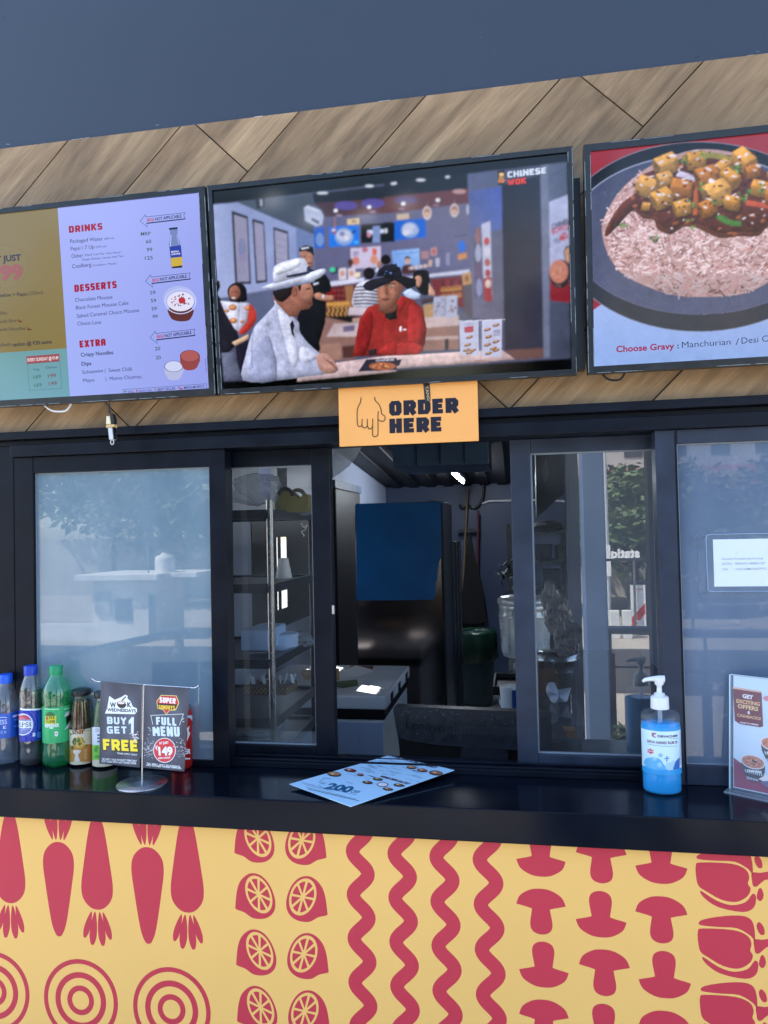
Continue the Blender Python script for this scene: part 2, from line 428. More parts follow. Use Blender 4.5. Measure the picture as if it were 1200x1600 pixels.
        o = bpy.data.objects.new(name, me); COL.objects.link(o); o.parent = parent; o.matrix_parent_inverse = WINV(parent); return o
_O = [(.18, 0), (.82, 0), (1, .14), (1, .86), (.82, 1), (.18, 1), (0, .86), (0, .14)]
BLOCK = {
 'O': (.86, [('o', _O)]), '0': (.8, [('o', _O)]),
 'R': (.86, [('s', [(0, 0), (0, 1), (.8, 1), (1, .86), (1, .56), (.82, .42), (0, .42)]), ('s', [(.55, .42), (1, 0)])]),
 'D': (.86, [('o', [(0, 0), (.78, 0), (1, .2), (1, .8), (.78, 1), (0, 1)])]),
 'E': (.76, [('s', [(1, 0), (0, 0), (0, 1), (1, 1)]), ('s', [(0, .5), (.85, .5)])]),
 'H': (.86, [('s', [(0, 0), (0, 1)]), ('s', [(1, 0), (1, 1)]), ('s', [(0, .5), (1, .5)])]),
 'C': (.82, [('s', [(1, 1), (.18, 1), (0, .86), (0, .14), (.18, 0), (1, 0)])]),
 'I': (.36, [('s', [(.5, 0), (.5, 1)])]), '1': (.5, [('s', [(.1, .85), (.6, 1), (.6, 0)])]),
 'N': (.9, [('s', [(0, 0), (0, 1)]), ('s', [(0, 1), (1, 0)]), ('s', [(1, 0), (1, 1)])]),
 'S': (.8, [('s', [(1, 1), (.15, 1), (0, .88), (0, .62), (.15, .5), (.85, .5), (1, .38), (1, .12), (.85, 0), (0, 0)])]),
 'W': (1.15, [('s', [(0, 1), (.22, 0), (.5, .8), (.78, 0), (1, 1)])]),
 'K': (.86, [('s', [(0, 0), (0, 1)]), ('s', [(0, .42), (1, 1)]), ('s', [(.35, .6), (1, 0)])]),
 'T': (.8, [('s', [(0, 1), (1, 1)]), ('s', [(.5, 1), (.5, 0)])]),
 'X': (.86, [('s', [(0, 0), (1, 1)]), ('s', [(0, 1), (1, 0)])]),
 'A': (.86, [('s', [(0, 0), (0, .8), (.2, 1), (.8, 1), (1, .8), (1, 0)]), ('s', [(0, .42), (1, .42)])]),
 'F': (.74, [('s', [(0, 0), (0, 1), (1, 1)]), ('s', [(0, .5), (.85, .5)])]),
 'U': (.84, [('s', [(0, 1), (0, .14), (.18, 0), (.82, 0), (1, .14), (1, 1)])]),
 'L': (.72, [('s', [(0, 1), (0, 0), (1, 0)])]),
 'M': (1.05, [('s', [(0, 0), (0, 1), (.5, .35), (1, 1), (1, 0)])]),
 'P': (.84, [('s', [(0, 0), (0, 1), (.8, 1), (1, .86), (1, .56), (.82, .42), (0, .42)])]),
 'Y': (.86, [('s', [(0, 1), (.5, .48), (1, 1)]), ('s', [(.5, .48), (.5, 0)])]),
 'B': (.84, [('o', [(0, 0), (.85, 0), (1, .12), (1, .38), (.8, .5), (1, .62), (1, .88), (.85, 1), (0, 1)]), ('s', [(0, .5), (.8, .5)])]),
 'G': (.84, [('s', [(1, 1), (.18, 1), (0, .86), (0, .14), (.18, 0), (1, 0), (1, .45), (.6, .45)])]),
 '4': (.84, [('s', [(.75, 0), (.75, 1), (0, .3), (1, .3)])]),
 '9': (.8, [('s', [(0, 0), (.82, 0), (1, .14), (1, .86), (.82, 1), (.18, 1), (0, .86), (0, .55), (.15, .42), (1, .42)])]),
 '8': (.8, [('o', _O), ('s', [(0, .5), (1, .5)])]),
}
SCREEN = attr_mat('screen_picture', emit=2.0**-EXPOSURE)
# ------------------------------------------------------------------ ground, terrace, street
M_deck = pm('terrace_concrete', (142, 143, 142), .8, noise=(3, .18), bump=(40, .3))
M_street = pm('street_concrete', (168, 160, 148), .85, noise=(.4, .15), bump=(6, .3))
M_navy = pm('navy_paint', (43, 52, 66), .42, noise=(1.3, .07), bump=(9, .10), rnoise=.08)
M_frame = pm('black_aluminium', (14, 19, 30), .36, metal=.05, spec=.16, noise=(14, .25), rnoise=.12, bump=(3, .03))
M_frame2 = pm('aluminium_sky_sheen', (46, 54, 70), .36, metal=.1, spec=.25, noise=(14, .2), rnoise=.12)  # same black aluminium; sky sheen on the right painted in as grey
M_gasket = pm('glazing_gasket', (120, 132, 145), .5)
M_dark = pm('dark_recess', (8, 9, 12), .7)
g = MB().box(-400, 400, -400, 400, -2.72, -2.6).build('street', M_street); tag(g, kind='structure')
g = MB().box(-3.0, 4.2, -2.62, -.05, -.25, 0.0).box(-3.0, 4.2, -2.62, -2.5, -2.6, -.25).build('terrace_floor', M_deck); tag(g, kind='structure')
M_road = pm('asphalt', (70, 70, 72), .9, noise=(3, .2), bump=(60, .3))
g = MB().box(-200, 200, -24.5, -17.5, -2.6, -2.594).build('road', M_road); tag(g, kind='structure')

# ------------------------------------------------------------------ kiosk shell
fw = thing('facade_wall', 'smooth navy painted wall above the wood plank band', 'wall', (0, .1, 0))
mb = MB().box(-2.9, 2.9, .012, .16, 2.757, 3.5)
mb.box(-2.9, -1.47, .012, .16, -.25, 2.757).box(1.02, 2.9, .012, .16, -.25, 2.757)
mb.box(-1.47, 1.02, .03, .16, 1.94, 2.757).box(-1.47, 1.02, .03, .16, -.25, .86)
# ragged paint and tile edge along the joint
x = -2.2
while x < 1.9:
    w = random.uniform(.006, .05)
    if random.random() < .13:
        h = random.uniform(.0006, .002); mb.box(x, x+w, .004, .0118, 2.7565, 2.7575+h, 1)
    x += w+random.uniform(0, .03)
for i in range(26):
    x = random.uniform(-1.6, 1.4); z = random.uniform(2.765, 3.15) if i % 3 else random.uniform(2.762, 2.775); l = random.uniform(.001, .007); a = random.uniform(-.5, .5)
    if i % 3 == 0: l *= 1.6
    d = Vector((math.cos(a), 0, math.sin(a)))*l; n_ = Vector((-d.z, 0, d.x))*.18
    mb.quad([Vector((x, .0116, z))+d+n_, Vector((x, .0116, z))+d-n_, Vector((x, .0116, z))-d-n_, Vector((x, .0116, z))-d+n_], 2+i % 2)
mb.build('painted_surface', [M_navy, pm('grout_white', (196, 190, 180), .8, noise=(60, .4)), pm('scuff_light', (110, 122, 142), .6), pm('scuff_dark', (22, 28, 42), .6)], fw)

# wood-look planks, laid at 45 degrees
def plank_material():
    m = bpy.data.materials.new('wood_planks'); m.use_nodes = True; t = m.node_tree; N = t.nodes; L = t.links; p = N['Principled BSDF']
    tc = N.new('ShaderNodeTexCoord'); mp = N.new('ShaderNodeMapping'); mp.inputs['Rotation'].default_value = (0, math.radians(45), 0)
    L.new(tc.outputs['Object'], mp.inputs[0])
    a = N.new('ShaderNodeAttribute'); a.attribute_name = 'Col'
    sc = N.new('ShaderNodeVectorMath'); sc.operation = 'SCALE'; sc.inputs['Scale'].default_value = 9; L.new(a.outputs['Color'], sc.inputs[0])
    ad = N.new('ShaderNodeVectorMath'); ad.operation = 'ADD'; L.new(mp.outputs[0], ad.inputs[0]); L.new(sc.outputs[0], ad.inputs[1])
    def nz(scale, det, dist=0.0, ro=.6):
        ml = N.new('ShaderNodeVectorMath'); ml.operation = 'MULTIPLY'; ml.inputs[1].default_value = scale; L.new(ad.outputs[0], ml.inputs[0])
        n = N.new('ShaderNodeTexNoise'); n.inputs['Scale'].default_value = 1; n.inputs['Detail'].default_value = det; n.inputs['Distortion'].default_value = dist; n.inputs['Roughness'].default_value = ro
        L.new(ml.outputs[0], n.inputs[0]); return n
    big = nz((1.1, 5.0, 6.0), 5, 1.3); fine = nz((9, 120, 140), 6, .5, .7); wav = nz((1.9, 13, 15), 6, 2.0)
    r = N.new('ShaderNodeValToRGB'); e = r.color_ramp.elements
    e[0].position = .30; e[0].color = lin((116, 94, 69))+(1,); e[1].position = .72; e[1].color = lin((176, 148, 113))+(1,)
    k = e.new(.5); k.color = lin((148, 122, 91))+(1,)
    L.new(big.outputs[0], r.inputs[0])
    def mix(bt, f, x, y):
        q = N.new('ShaderNodeMix'); q.data_type = 'RGBA'; q.blend_type = bt; q.inputs['Factor'].default_value = f
        L.new(x, q.inputs['A']); L.new(y, q.inputs['B']); return q.outputs['Result']
    r2 = N.new('ShaderNodeValToRGB'); r2.color_ramp.elements[0].position = .3; r2.color_ramp.elements[0].color = (.6, .58, .55, 1); r2.color_ramp.elements[1].position = .66; r2.color_ramp.elements[1].color = (1.12, 1.1, 1.08, 1)
    L.new(fine.outputs[0], r2.inputs[0])
    r3 = N.new('ShaderNodeValToRGB'); r3.color_ramp.elements[0].position = .34; r3.color_ramp.elements[0].color = (.72, .69, .66, 1); r3.color_ramp.elements[1].position = .56; r3.color_ramp.elements[1].color = (1.06, 1.06, 1.05, 1)
    L.new(wav.outputs[0], r3.inputs[0])
    c = mix('MULTIPLY', .9, r.outputs[0], r3.outputs[0]); c = mix('MULTIPLY', .55, c, r2.outputs[0])
    sp = N.new('ShaderNodeSeparateColor'); L.new(a.outputs['Color'], sp.inputs[0]); mr = N.new('ShaderNodeMapRange')
    mr.inputs['To Min'].default_value = .84; mr.inputs['To Max'].default_value = 1.16; L.new(sp.outputs[0], mr.inputs[0])
    cb = N.new('ShaderNodeCombineXYZ')
    for i in range(3): L.new(mr.outputs[0], cb.inputs[i])
    q = N.new('ShaderNodeMix'); q.data_type = 'RGBA'; q.blend_type = 'MULTIPLY'; q.inputs['Factor'].default_value = 1
    L.new(c, q.inputs['A']); L.new(cb.outputs[0], q.inputs['B']); L.new(q.outputs['Result'], p.inputs['Base Color'])
    p.inputs['Roughness'].default_value = .5; p.inputs['Specular IOR Level'].default_value = .35
    b = N.new('ShaderNodeBump'); b.inputs['Strength'].default_value = .25; b.inputs['Distance'].default_value = .002; L.new(fine.outputs[0], b.inputs['Height']); L.new(b.outputs[0], p.inputs['Normal'])
    return m
def clip(poly, k, lim, keep_less):
    out = []
    for i in range(len(poly)):
        a, b = poly[i], poly[(i+1) % len(poly)]
        ia = (a[k] <= lim) == keep_less or a[k] == lim; ib = (b[k] <= lim) == keep_less or b[k] == lim
        if ia: out.append(a)
        if ia != ib:
            t = (lim-a[k])/(b[k]-a[k]); out.append(tuple(a[j]+(b[j]-a[j])*t for j in (0, 1)))
    return out
pk = thing('plank_cladding', 'band of brown wood planks laid diagonally behind the three screens', 'wall cladding', (0, 0, 1.94))
mb = MB(); mb.c = []; G = .0019
for k in range(-14, 16):
    c0 = -3.288+.3355*k; c1 = c0+.3355
    j0 = {0: .914, 1: 1.93, 2: .914, 3: 1.93}[k % 4] if False else (.914 if k % 2 == 0 else 1.932)
    js = [j0+2.03*q for q in range(-4, 6)]
    for q in range(len(js)-1):
        s0, s1 = js[q]+G*1.4, js[q+1]-G*1.4; a0, a1 = c0+G*1.4, c1-G*1.4
        P = [((s+c)/2, (s-c)/2) for s, c in ((s0, a0), (s1, a0), (s1, a1), (s0, a1))]
        for (ax, lim, ls) in ((0, -2.9, False), (0, 2.9, True), (1, 1.942, False), (1, 2.7555, True)):
            if P: P = clip(P, ax, lim, ls)
        if len(P) < 3: continue
        n = len(mb.v); col = (random.random(), random.random(), random.random())
        mb.prism([(x, 0, z) for x, z in P], (0, .010, 0)); mb.c += [col]*(len(mb.v)-n)
mb.build('planks', plank_material(), pk)
MB().box(-2.9, 2.9, .0045, .0118, 1.941, 2.7557).build('grout_bed', pm('grout_dark', (58, 48, 40), .9), pk)

# ------------------------------------------------------------------ window unit
X = lambda px, Y=0.0, py=950: at(px, py, Y).x
Z = lambda py, Y=0.0, px=700: at(px, py, Y).z
win = thing('service_window', 'long black aluminium sliding service window with frosted end panes', 'window', (-.22, 0, 1.03))
zb, zt = 1.03, 1.94
RX = 1.02
fr = MB()
fr.box(-1.50, RX+.02, -.030, .03, 1.919, 1.9405)                       # drip ledge under the planks
fr.box(-1.47, RX, -.004, .10, 1.905, 1.9188)
fr.box(X(24)+.0005, RX-.0605, -.018, .10, 1.872, 1.9049)                           # head
fr.box(-1.50, X(24), -.003, .10, 1.0305, 1.9049)                         # left jamb
fr.box(RX-.06, RX+.02, -.003, .10, 1.0305, 1.9049)                       # right jamb
fr.box(X(355), X(1031), .012, .10, 1.03, 1.046)                        # sill track
fr.box(X(355), X(1031), .014, .020, 1.046, 1.053).box(X(355), X(1031), .050, .054, 1.046, 1.053)
fr.build('outer_frame', M_frame, win, bevel=.0018)
def fixed(x0, x1, gx0, gx1, z0, z1, mat, nm):
    f = MB().box(x0, gx0, -.002, .045, 1.0305, 1.8718).box(gx1, x1, -.002, .045, 1.0305, 1.8718)
    f.box(gx0, gx1, -.001, .045, z1, 1.8718).box(gx0, gx1, -.001, .045, 1.0305, z0)
    return f.build(nm, mat, win, bevel=.0015)
gl0, gl1 = X(54), X(330); zl0, zl1 = Z(1184, 0, 200), Z(734, 0, 200)
fixed(X(24)+.0005, X(355), gl0, gl1, zl0, zl1, M_frame, 'fixed_frame')
gr0, gr1 = X(1065), RX-.10; zr0, zr1 = Z(1196, 0, 1080), Z(691.5, 0, 1100)
fixed(X(1031), RX-.0605, gr0, gr1, zr0, zr1, M_frame2, 'fixed_frame')
MB().box(X(1062), X(1065)-.0003, -.0032, -.0022, 1.035, 1.868).build('frame_seam', M_frame, win)
def gasket(x0, x1, z0, z1, y, t=.0035):
    return MB().box(x0, x1, y-.004, y, z1-t, z1-.0002).box(x0, x1, y-.004, y, z0+.0002, z0+t).box(x0+.0002, x0+t, y-.0041, y, z0+t, z1-t).box(x1-t, x1-.0002, y-.0041, y, z0+t, z1-t).build('gasket', M_gasket, win)
gasket(gl0, gl1, zl0, zl1, .012); gasket(gr0, gr1, zr0, zr1, .012)
def film_mat(name, c0, c1, refl_ior):
    m = bpy.data.materials.new(name); m.use_nodes = True; t = m.node_tree; N = t.nodes; L = t.links; p = N['Principled BSDF']
    tc = N.new('ShaderNodeTexCoord'); nz = N.new('ShaderNodeTexNoise'); nz.inputs['Scale'].default_value = 2.2; nz.inputs['Detail'].default_value = 7
    mp = N.new('ShaderNodeMapping'); mp.inputs['Scale'].default_value = (2.2, 1, .8); L.new(tc.outputs['Object'], mp.inputs[0]); L.new(mp.outputs[0], nz.inputs[0])
    n2 = N.new('ShaderNodeTexNoise'); n2.inputs['Scale'].default_value = 38; n2.inputs['Detail'].default_value = 6; L.new(tc.outputs['Object'], n2.inputs[0])
    r = N.new('ShaderNodeValToRGB'); r.color_ramp.elements[0].position = .3; r.color_ramp.elements[1].position = .72
    r.color_ramp.elements[0].color = lin(c0)+(1,); r.color_ramp.elements[1].color = lin(c1)+(1,); L.new(nz.outputs[0], r.inputs[0])
    r2 = N.new('ShaderNodeValToRGB'); r2.color_ramp.elements[0].position = .62; r2.color_ramp.elements[1].position = .8
    r2.color_ramp.elements[0].color = (0, 0, 0, 1); r2.color_ramp.elements[1].color = (.16, .16, .16, 1); L.new(n2.outputs[0], r2.inputs[0])
    q = N.new('ShaderNodeMix'); q.data_type = 'RGBA'; L.new(r2.outputs[0], q.inputs['Factor']); L.new(r.outputs[0], q.inputs['A']); q.inputs['B'].default_value = (.6, .62, .65, 1)
    L.new(q.outputs['Result'], p.inputs['Base Color']); p.inputs['Roughness'].default_value = .7; p.inputs['Specular IOR Level'].default_value = 0
    p.inputs['Coat Weight'].default_value = 1; p.inputs['Coat Roughness'].default_value = 0; p.inputs['Coat IOR'].default_value = refl_ior
    return m
MB().box(gl0, gl1, .012, .018, zl0, zl1).build('frosted_pane', film_mat('frosted_film', (104, 127, 144), (128, 148, 162), 1.8), win)
MB().box(gr0, gr1, .012, .018, zr0, zr1).build('frosted_pane', film_mat('frosted_film_grey', (84, 100, 122), (104, 120, 142), 1.55), win)
M_glass = glass_mat('sash_glass', tint=(.965, .975, .985), ior=2.95, body=.02, bodycol=(.7, .75, .8), dirt=.05)
def sash(px0, g0, g1, px1, ytop, ybot, pxm, mat):
    Y0, Y1 = .062, .098
    x0, x1, a0, a1 = X(px0, Y0), X(px1, Y0), X(g0, Y0), X(g1, Y0); z0, z1 = Z(ybot, Y0, pxm), Z(ytop, Y0, pxm)
    s = MB().box(x0, a0, Y0, Y1, 1.0465, 1.8715).box(a1, x1, Y0, Y1, 1.0465, 1.8715)
    s.box(a0, a1, Y0+.002, Y1, z1, 1.8715).box(a0, a1, Y0+.002, Y1, 1.0465, z0)
    o = s.build('sliding_sash', mat, win, bevel=.0018)
    p = MB().box(a0, a1, .079, .083, z0, z1).build('glass_pane', M_glass, o)
    t = .004; q = MB().box(a0, a1, .0745, .0785, z1-t, z1-.0002).box(a0, a1, .0745, .0785, z0+.0002, z0+t).box(a0+.0002, a0+t, .0744, .0785, z0+t, z1-t).box(a1-t, a1-.0002, .0744, .0785, z0+t, z1-t).build('gasket', M_gasket, o)
    return o, (a0, a1, z0, z1)
sL, gL = sash(318, 358, 490, 519, 728, 1165, 430, M_frame)
sR, gR = sash(803, 835, 1030, 1062, 704, 1182, 930, M_frame2)
l = MB().box(X(519, .06)-.001, X(519, .06)+.005, .060, .07, 1.425, 1.45).build('latch', pm('steel_latch', (180, 180, 185), .3, metal=1), sL, bevel=.002)

# ------------------------------------------------------------------ counter
CY = -.208
M_slab = pm('black_counter', (12, 17, 28), .14, spec=.15, noise=(5, .25), rnoise=.05, bump=(1.5, .015))
ctr = thing('service_counter', 'black topped counter with a yellow vegetable print front', 'counter', (-.2, -.1, 0))
MB().box(-2.6, 1.9, CY, .13, .957, 1.03).build('counter_top', M_slab, ctr, bevel=.003, seg=3)
PY = -.188
M_print = attr_mat('counter_print', rough=.42, spec=.35)
MB().box(-2.6, 1.9, PY, .01, 0.0, .9565).build('counter_front', pm('cream_laminate', (243, 191, 106), .42, spec=.35, noise=(2, .03)), ctr)
ar = Art((0, PY, 0), (1, 0, 0), (0, 0, 1), step=1e-5, start=3e-5)
RED = (198, 52, 70)
CREAM = (243, 191, 106)
ca = lambda px, py: ar.px(px, py)
TOP = .9566
def clipz(pts): 
    o = clip([(p[0], p[1]) for p in pts], 1, TOP, True); return clip(o, 1, 0.005, False)
def shape(pts, sm=4, holes=None, col=RED):
    P = [Vector(p) for p in pts]
    if sm: P = smooth_pts(P, sm)
    P = clipz(P); ar.d = 3e-5
    if len(P) > 2: ar.poly(P, col, px=False, holes=holes)
def carrot(cx, cz, up):
    """up: leaves on top; (cx, cz) = centre of the crown end of the root"""
    s = 1 if up else -1
    shape([(cx+x*1.17, cz+s*z) for x, z in ((-.012, -.001), (.012, -.001), (.031, -.022), (.036, -.052), (.031, -.10), (.018, -.19), (.008, -.222), (0, -.228), (-.008, -.222), (-.018, -.19), (-.031, -.10), (-.036, -.052), (-.031, -.022))])
    for x0, x1, l, w in ((-.015, -.034, .062, .0080), (-.006, -.014, .078, .0095), (.006, .014, .078, .0095), (.015, .034, .062, .0080)):
        a = Vector((cx+x0, cz+s*.006)); b = Vector((cx+x1, cz+s*(.006+l))); d = (b-a).normalized(); n = Vector((-d.y, d.x))
        shape([a, a+(b-a)*.35+n*w*.8, a+(b-a)*.75+n*w, b+n*w*.5, b+d*.003, b-n*w*.5, a+(b-a)*.75-n*w, a+(b-a)*.35-n*w*.8])
def rings(cx, cz, R):
    for k, h in ((1, .885), (.685, .79), (.36, .63)):
        if cz+R*k > TOP: continue
        ar.d = 3e-5; ar.ell(cx, cz, R*k, R*k, RED, px=False, n=48, hole=h)
def lemon(cx, cz, f):
    P = [(-.050, -.034), (-.052, -.026), (-.047, .012), (-.035, .037), (-.012, .052), (.014, .047), (.035, .024), (.046, -.008), (.042, -.034), (.022, -.050), (-.008, -.052), (-.030, -.040)]
    shape([(cx+f*x, cz+z) for x, z in P])
    c = Vector((cx+f*.006, cz+.004)); rot = f*(-.42)
    def el(a, k):
        x, z = .0265*k*math.cos(a), .0395*k*math.sin(a); r = -rot
        return Vector((c.x+x*math.cos(r)-z*math.sin(r), c.y+x*math.sin(r)+z*math.cos(r)))
    def clp(P):
        P = clipz(P); ar.d = 8e-5+random.random()*2e-5
        if len(P) > 2: ar.poly(P, CREAM, px=False)
    for i in range(36):
        a, b = 2*math.pi*i/36, 2*math.pi*(i+1)/36
        clp([el(a, 1.14), el(b, 1.14), el(b, .95), el(a, .95)])
    for i in range(8):
        a = math.pi*i/4+.2; p, q = el(a, 1.0), el(a, .0); d = (p-q).normalized(); n = Vector((-d.y, d.x))*.0022
        clp([q+n, p+n*1.3, p-n*1.3, q-n])
def wave(cx, z0, z1, ph):
    pts = []; n = 320
    for i in range(n+1):
        z = z1+(z0-z1)*i/n; t = math.sin(2*math.pi*(z-ph)/.0985)
        pts.append((cx+.0175*t, z))
    P = [Vector(p) for p in pts]; Lf, Rt = stroke_outline(P, .0315)
    tr = []
    for i in range(n): tr += [(i, i+1, n+2+i), (i, n+2+i, n+1+i)]
    Q = Lf+Rt; Q = [Vector((q.x, min(q.y, TOP))) for q in Q]
    ar.d = 3e-5; ar._put(Q, tr, [lin(RED)]*len(Q))
def mushroom(cx, cz, up):
    s = 1 if up else -1
    shape([(cx+x, cz+s*z) for x, z in ((-.052, .0), (-.044, .017), (-.022, .030), (.0, .033), (.022, .030), (.044, .017), (.052, .001), (.050, -.003), (.022, -.010), (.020, -.016), (.024, -.044), (.018, -.060), (0, -.066), (-.018, -.060), (-.024, -.044), (-.020, -.016), (-.022, -.010), (-.050, -.003))], sm=3)
def pepper(cx, cz):
    T = lambda L: [(cx+x, cz+z) for x, z in L]
    shape(T([(-.060, .024), (-.050, .031), (.01, .032), (.038, .022), (.045, .006), (.042, -.008), (.047, -.018), (.040, -.034), (.018, -.047), (-.012, -.044), (-.042, -.028), (-.056, -.018), (-.060, .0)]), 3)
    shape(T([(-.056, .038), (-.05, .049), (-.005, .060), (.034, .062), (.050, .048), (.052, .012), (.044, .022), (.018, .036), (-.02, .036)]), 3)
    shape(T([(-.052, -.028), (-.046, -.042), (-.018, -.060), (.03, -.067), (.052, -.056), (.057, -.034), (.050, -.028), (.036, -.046), (.008, -.054), (-.022, -.046)]), 3)
    shape(T([(.056, .046), (.062, .052), (.070, .042), (.071, .028), (.064, .026), (.058, .034)]), 3)
    shape(T([(.058, -.036), (.066, -.042), (.072, -.03), (.068, -.016), (.062, -.018)]), 3)
    shape(T([(.050, .016), (.066, .016), (.094, .021), (.096, .006), (.075, .002), (.060, -.012), (.052, -.012), (.050, .0)]), 2)
a1, a2 = ca(91, 1319.5), ca(230, 1324.6); dx = a2.x-a1.x
b1, b2, b3 = ca(21, 1406), ca(152, 1420.5), ca(293, 1425)
for i in range(-4, 1):
    carrot(a2.x+dx*(i-0), a2.y, True); carrot(b2.x+dx*i, b2.y, False)
carrot(b3.x, b3.y, False)
r1, r2 = ca(126, 1563), ca(268, 1577)
for i in range(-3, 2):
    for j in range(0, 3): rings(r1.x+(r2.x-r1.x)*i, r1.y-.235*j, .099)
l1, l2 = ca(400.5, 1400), ca(477, 1404.5); p2 = ca(401, 1488)
for j in range(-1, 7):
    lemon(l1.x, l1.y-(l1.y-p2.y)*j, 1); lemon(l2.x, l2.y-(l1.y-p2.y)*j, -1)
w = [ca(x, y) for x, y in ((562.5, 1331), (628, 1335), (694, 1340), (762, 1344))]
for q in w: wave(q.x, .01, TOP, q.y+.0985*.75-.0985/2)
for (qx, ui, iv, q2) in ((845, 1412.5, 1346, 1519), (939, 1332, 1440.5, 1617), (1033, 1425, 1356.5, 1535)):
    u_, v_ = ca(qx, ui), ca(qx, iv); per = v_.y-ca(qx+4, q2).y
    for j in range(-1, 6):
        mushroom(u_.x, u_.y-per*j, True); mushroom(v_.x, v_.y-per*j, False)
pe = [ca(1135, 1373), ca(1141, 1477), ca(1147, 1578)]
for i, dxp in enumerate((0, .178, .356)):
    for j in range(-1, 6): pepper(pe[0].x+dxp, pe[0].y-(pe[0].y-pe[1].y)*j)
ar.build('vegetable_print', M_print, ctr)
MB().box(-2.6, 1.9, -.204, -.189, 0.0, .06).build('kick_plate', M_frame, ctr)
# ------------------------------------------------------------------ kitchen behind the window
M_kwall = pm('kitchen_wall', (142, 150, 170), .45, noise=(2, .08), bump=(5, .05))
M_kfloor = pm('kitchen_floor', (150, 152, 152), .35, noise=(4, .2))
M_ceil = pm('dark_corrugated_roof', (9, 11, 15), .5, noise=(6, .2))
M_steel = pm('brushed_steel', (150, 152, 156), .28, metal=1, noise=(30, .1), rnoise=.1)
M_steeld = pm('dull_steel', (112, 116, 124), .36, metal=.9, noise=(22, .2), rnoise=.12)
M_black = pm('black_plastic', (16, 17, 20), .4, noise=(40, .3))
M_white = pm('white_plastic', (226, 228, 230), .4)
kw = MB()
XL, XR, YB = -1.42, 2.6, 6.3
# left wall: one window and two unseen openings added for light
def wall_with_holes(mb, x, y0, y1, z0, z1, holes, t=.1):
    ys = sorted({y0, y1, *[h[0] for h in holes], *[h[1] for h in holes]})
    for a, b in zip(ys, ys[1:]):
        z = z0
        for h in sorted((h for h in holes if h[0] <= a+1e-6 and h[1] >= b-1e-6), key=lambda h: h[2]):
            mb.box(x-t, x, a, b, z, h[2]); z = h[3]
        mb.box(x-t, x, a, b, z, z1)
P_patch = Vector((-.75, 1.80, .87))
k_ = (XL-P_patch.x)/SUN_DIR.x; hit = P_patch+SUN_DIR*k_
HOLES = [(2.02, 3.35, 1.12, 1.68), (hit.y-.07, hit.y+.13, hit.z-.10, hit.z+.24)]  # second hole: unseen, added so the sun reaches the freezer lid
HOLES = sorted(HOLES+[(.30, 1.60, 1.0, 2.2)])  # front hole: unseen, added to bring daylight into the kitchen
wall_with_holes(kw, XL, .165, YB, -.1, 2.9, HOLES)
o = kw.build('kitchen_side_wall', M_kwall); tag(o, kind='structure')
o = MB().box(XL-.1, XR+.1, YB, YB+.1, -.1, 2.9).build('kitchen_back_wall', pm('blue_grey_wall', (52, 64, 92), .45, noise=(2, .1))); tag(o, kind='structure')
kr = MB(); wall_with_holes(kr, XR+.1, .165, YB, -.1, 2.9, [(.25, 2.9, .9, 2.5)]); o = kr.build('kitchen_side_wall', M_kwall); tag(o, kind='structure')  # unseen opening added in the right wall to let daylight in
o = MB().box(XL-.1, XR+.1, .17, YB, -.1, -.02).build('kitchen_floor', M_kfloor); tag(o, kind='structure')
rf = MB(); n = 44
for i in range(n):          # corrugated lean-to roof, falling to the back
    xa = XL-.1+(XR-XL+.2)*i/n; xb = XL-.1+(XR-XL+.2)*(i+1)/n; d = .02 if i % 2 else 0
    vs = [(xa, .17, 2.58+d), (xb, .17, 2.58+d), (xb, YB+.1, 2.11+d), (xa, YB+.1, 2.11+d)]
    rf.add([Vector(v) for v in vs]+[Vector(v)+Vector((0, 0, .03)) for v in vs], [(0, 1, 2, 3), (4, 7, 6, 5), (0, 4, 5, 1), (1, 5, 6, 2), (2, 6, 7, 3), (3, 7, 4, 0)])
o = rf.build('kitchen_ceiling', M_ceil); tag(o, kind='structure')
o = MB().box(XL-.2, XR+.2, .1, YB+.2, 2.9, 3.0).build('roof', M_ceil); tag(o, kind='structure')
o = MB().box(-2.75, XL-.105, .1, 1.97, 2.30, 2.34).box(-2.75, XL-.105, 1.955, 1.97, .9, 2.2999).build('awning', pm('sun_screen_sheet', (120, 124, 130), .6)); tag(o, 'grey sheet awning over the side window outside the kiosk', 'awning', kind='thing')  # unseen sheet added to block direct sun at the front opening
# frame of the side window seen through the rack
h = next(q for q in HOLES if q[0] == 2.02)
sw = thing('side_window', 'small dark framed window in the kitchen side wall behind the rack', 'window', (XL, 2.26, 1.19))
f = MB(); fx0, fx1_ = XL-.002, XL+.004
for (y0, y1) in ((1.98, 2.405), (2.44, 2.485), (2.615, 3.12), (3.26, 3.40)): f.box(fx0, fx1_, y0, y1, h[2]-.05, h[3]+.07)
for (y0, y1) in ((2.4052, 2.4398), (2.4852, 2.6148), (3.1202, 3.2598)): f.box(fx0, fx1_, y0, y1, h[2]-.05, h[2]+.06).box(fx0, fx1_, y0, y1, h[3]-.06, h[3]+.07)
f.build('window_frame', pm('dark_brown_frame', (30, 25, 27), .4), sw)
MB().box(XL-.085, XL-.08, h[0]+.02, h[1]-.02, h[2]+.02, h[3]-.02).build('glass_pane', glass_mat('clear_glass', (.92, .95, .96), 1.45), sw)
# dark door panel against the left wall, filling a dark opening
dr = thing('side_door', 'tall dark cupboard standing along the left kitchen wall', 'cupboard', (XL, 3.85, 0))
MB().box(XL+.001, XL+.12, 3.45, 4.32, 0, 1.97).build('door_panel', pm('dark_door', (9, 11, 18), .5), dr, bevel=.01)
MB().box(XL+.001, XL+.125, 3.42, 4.36, 1.9705, 2.03).build('lintel', pm('blue_lintel', (60, 78, 110), .5, noise=(9, .5)), dr)
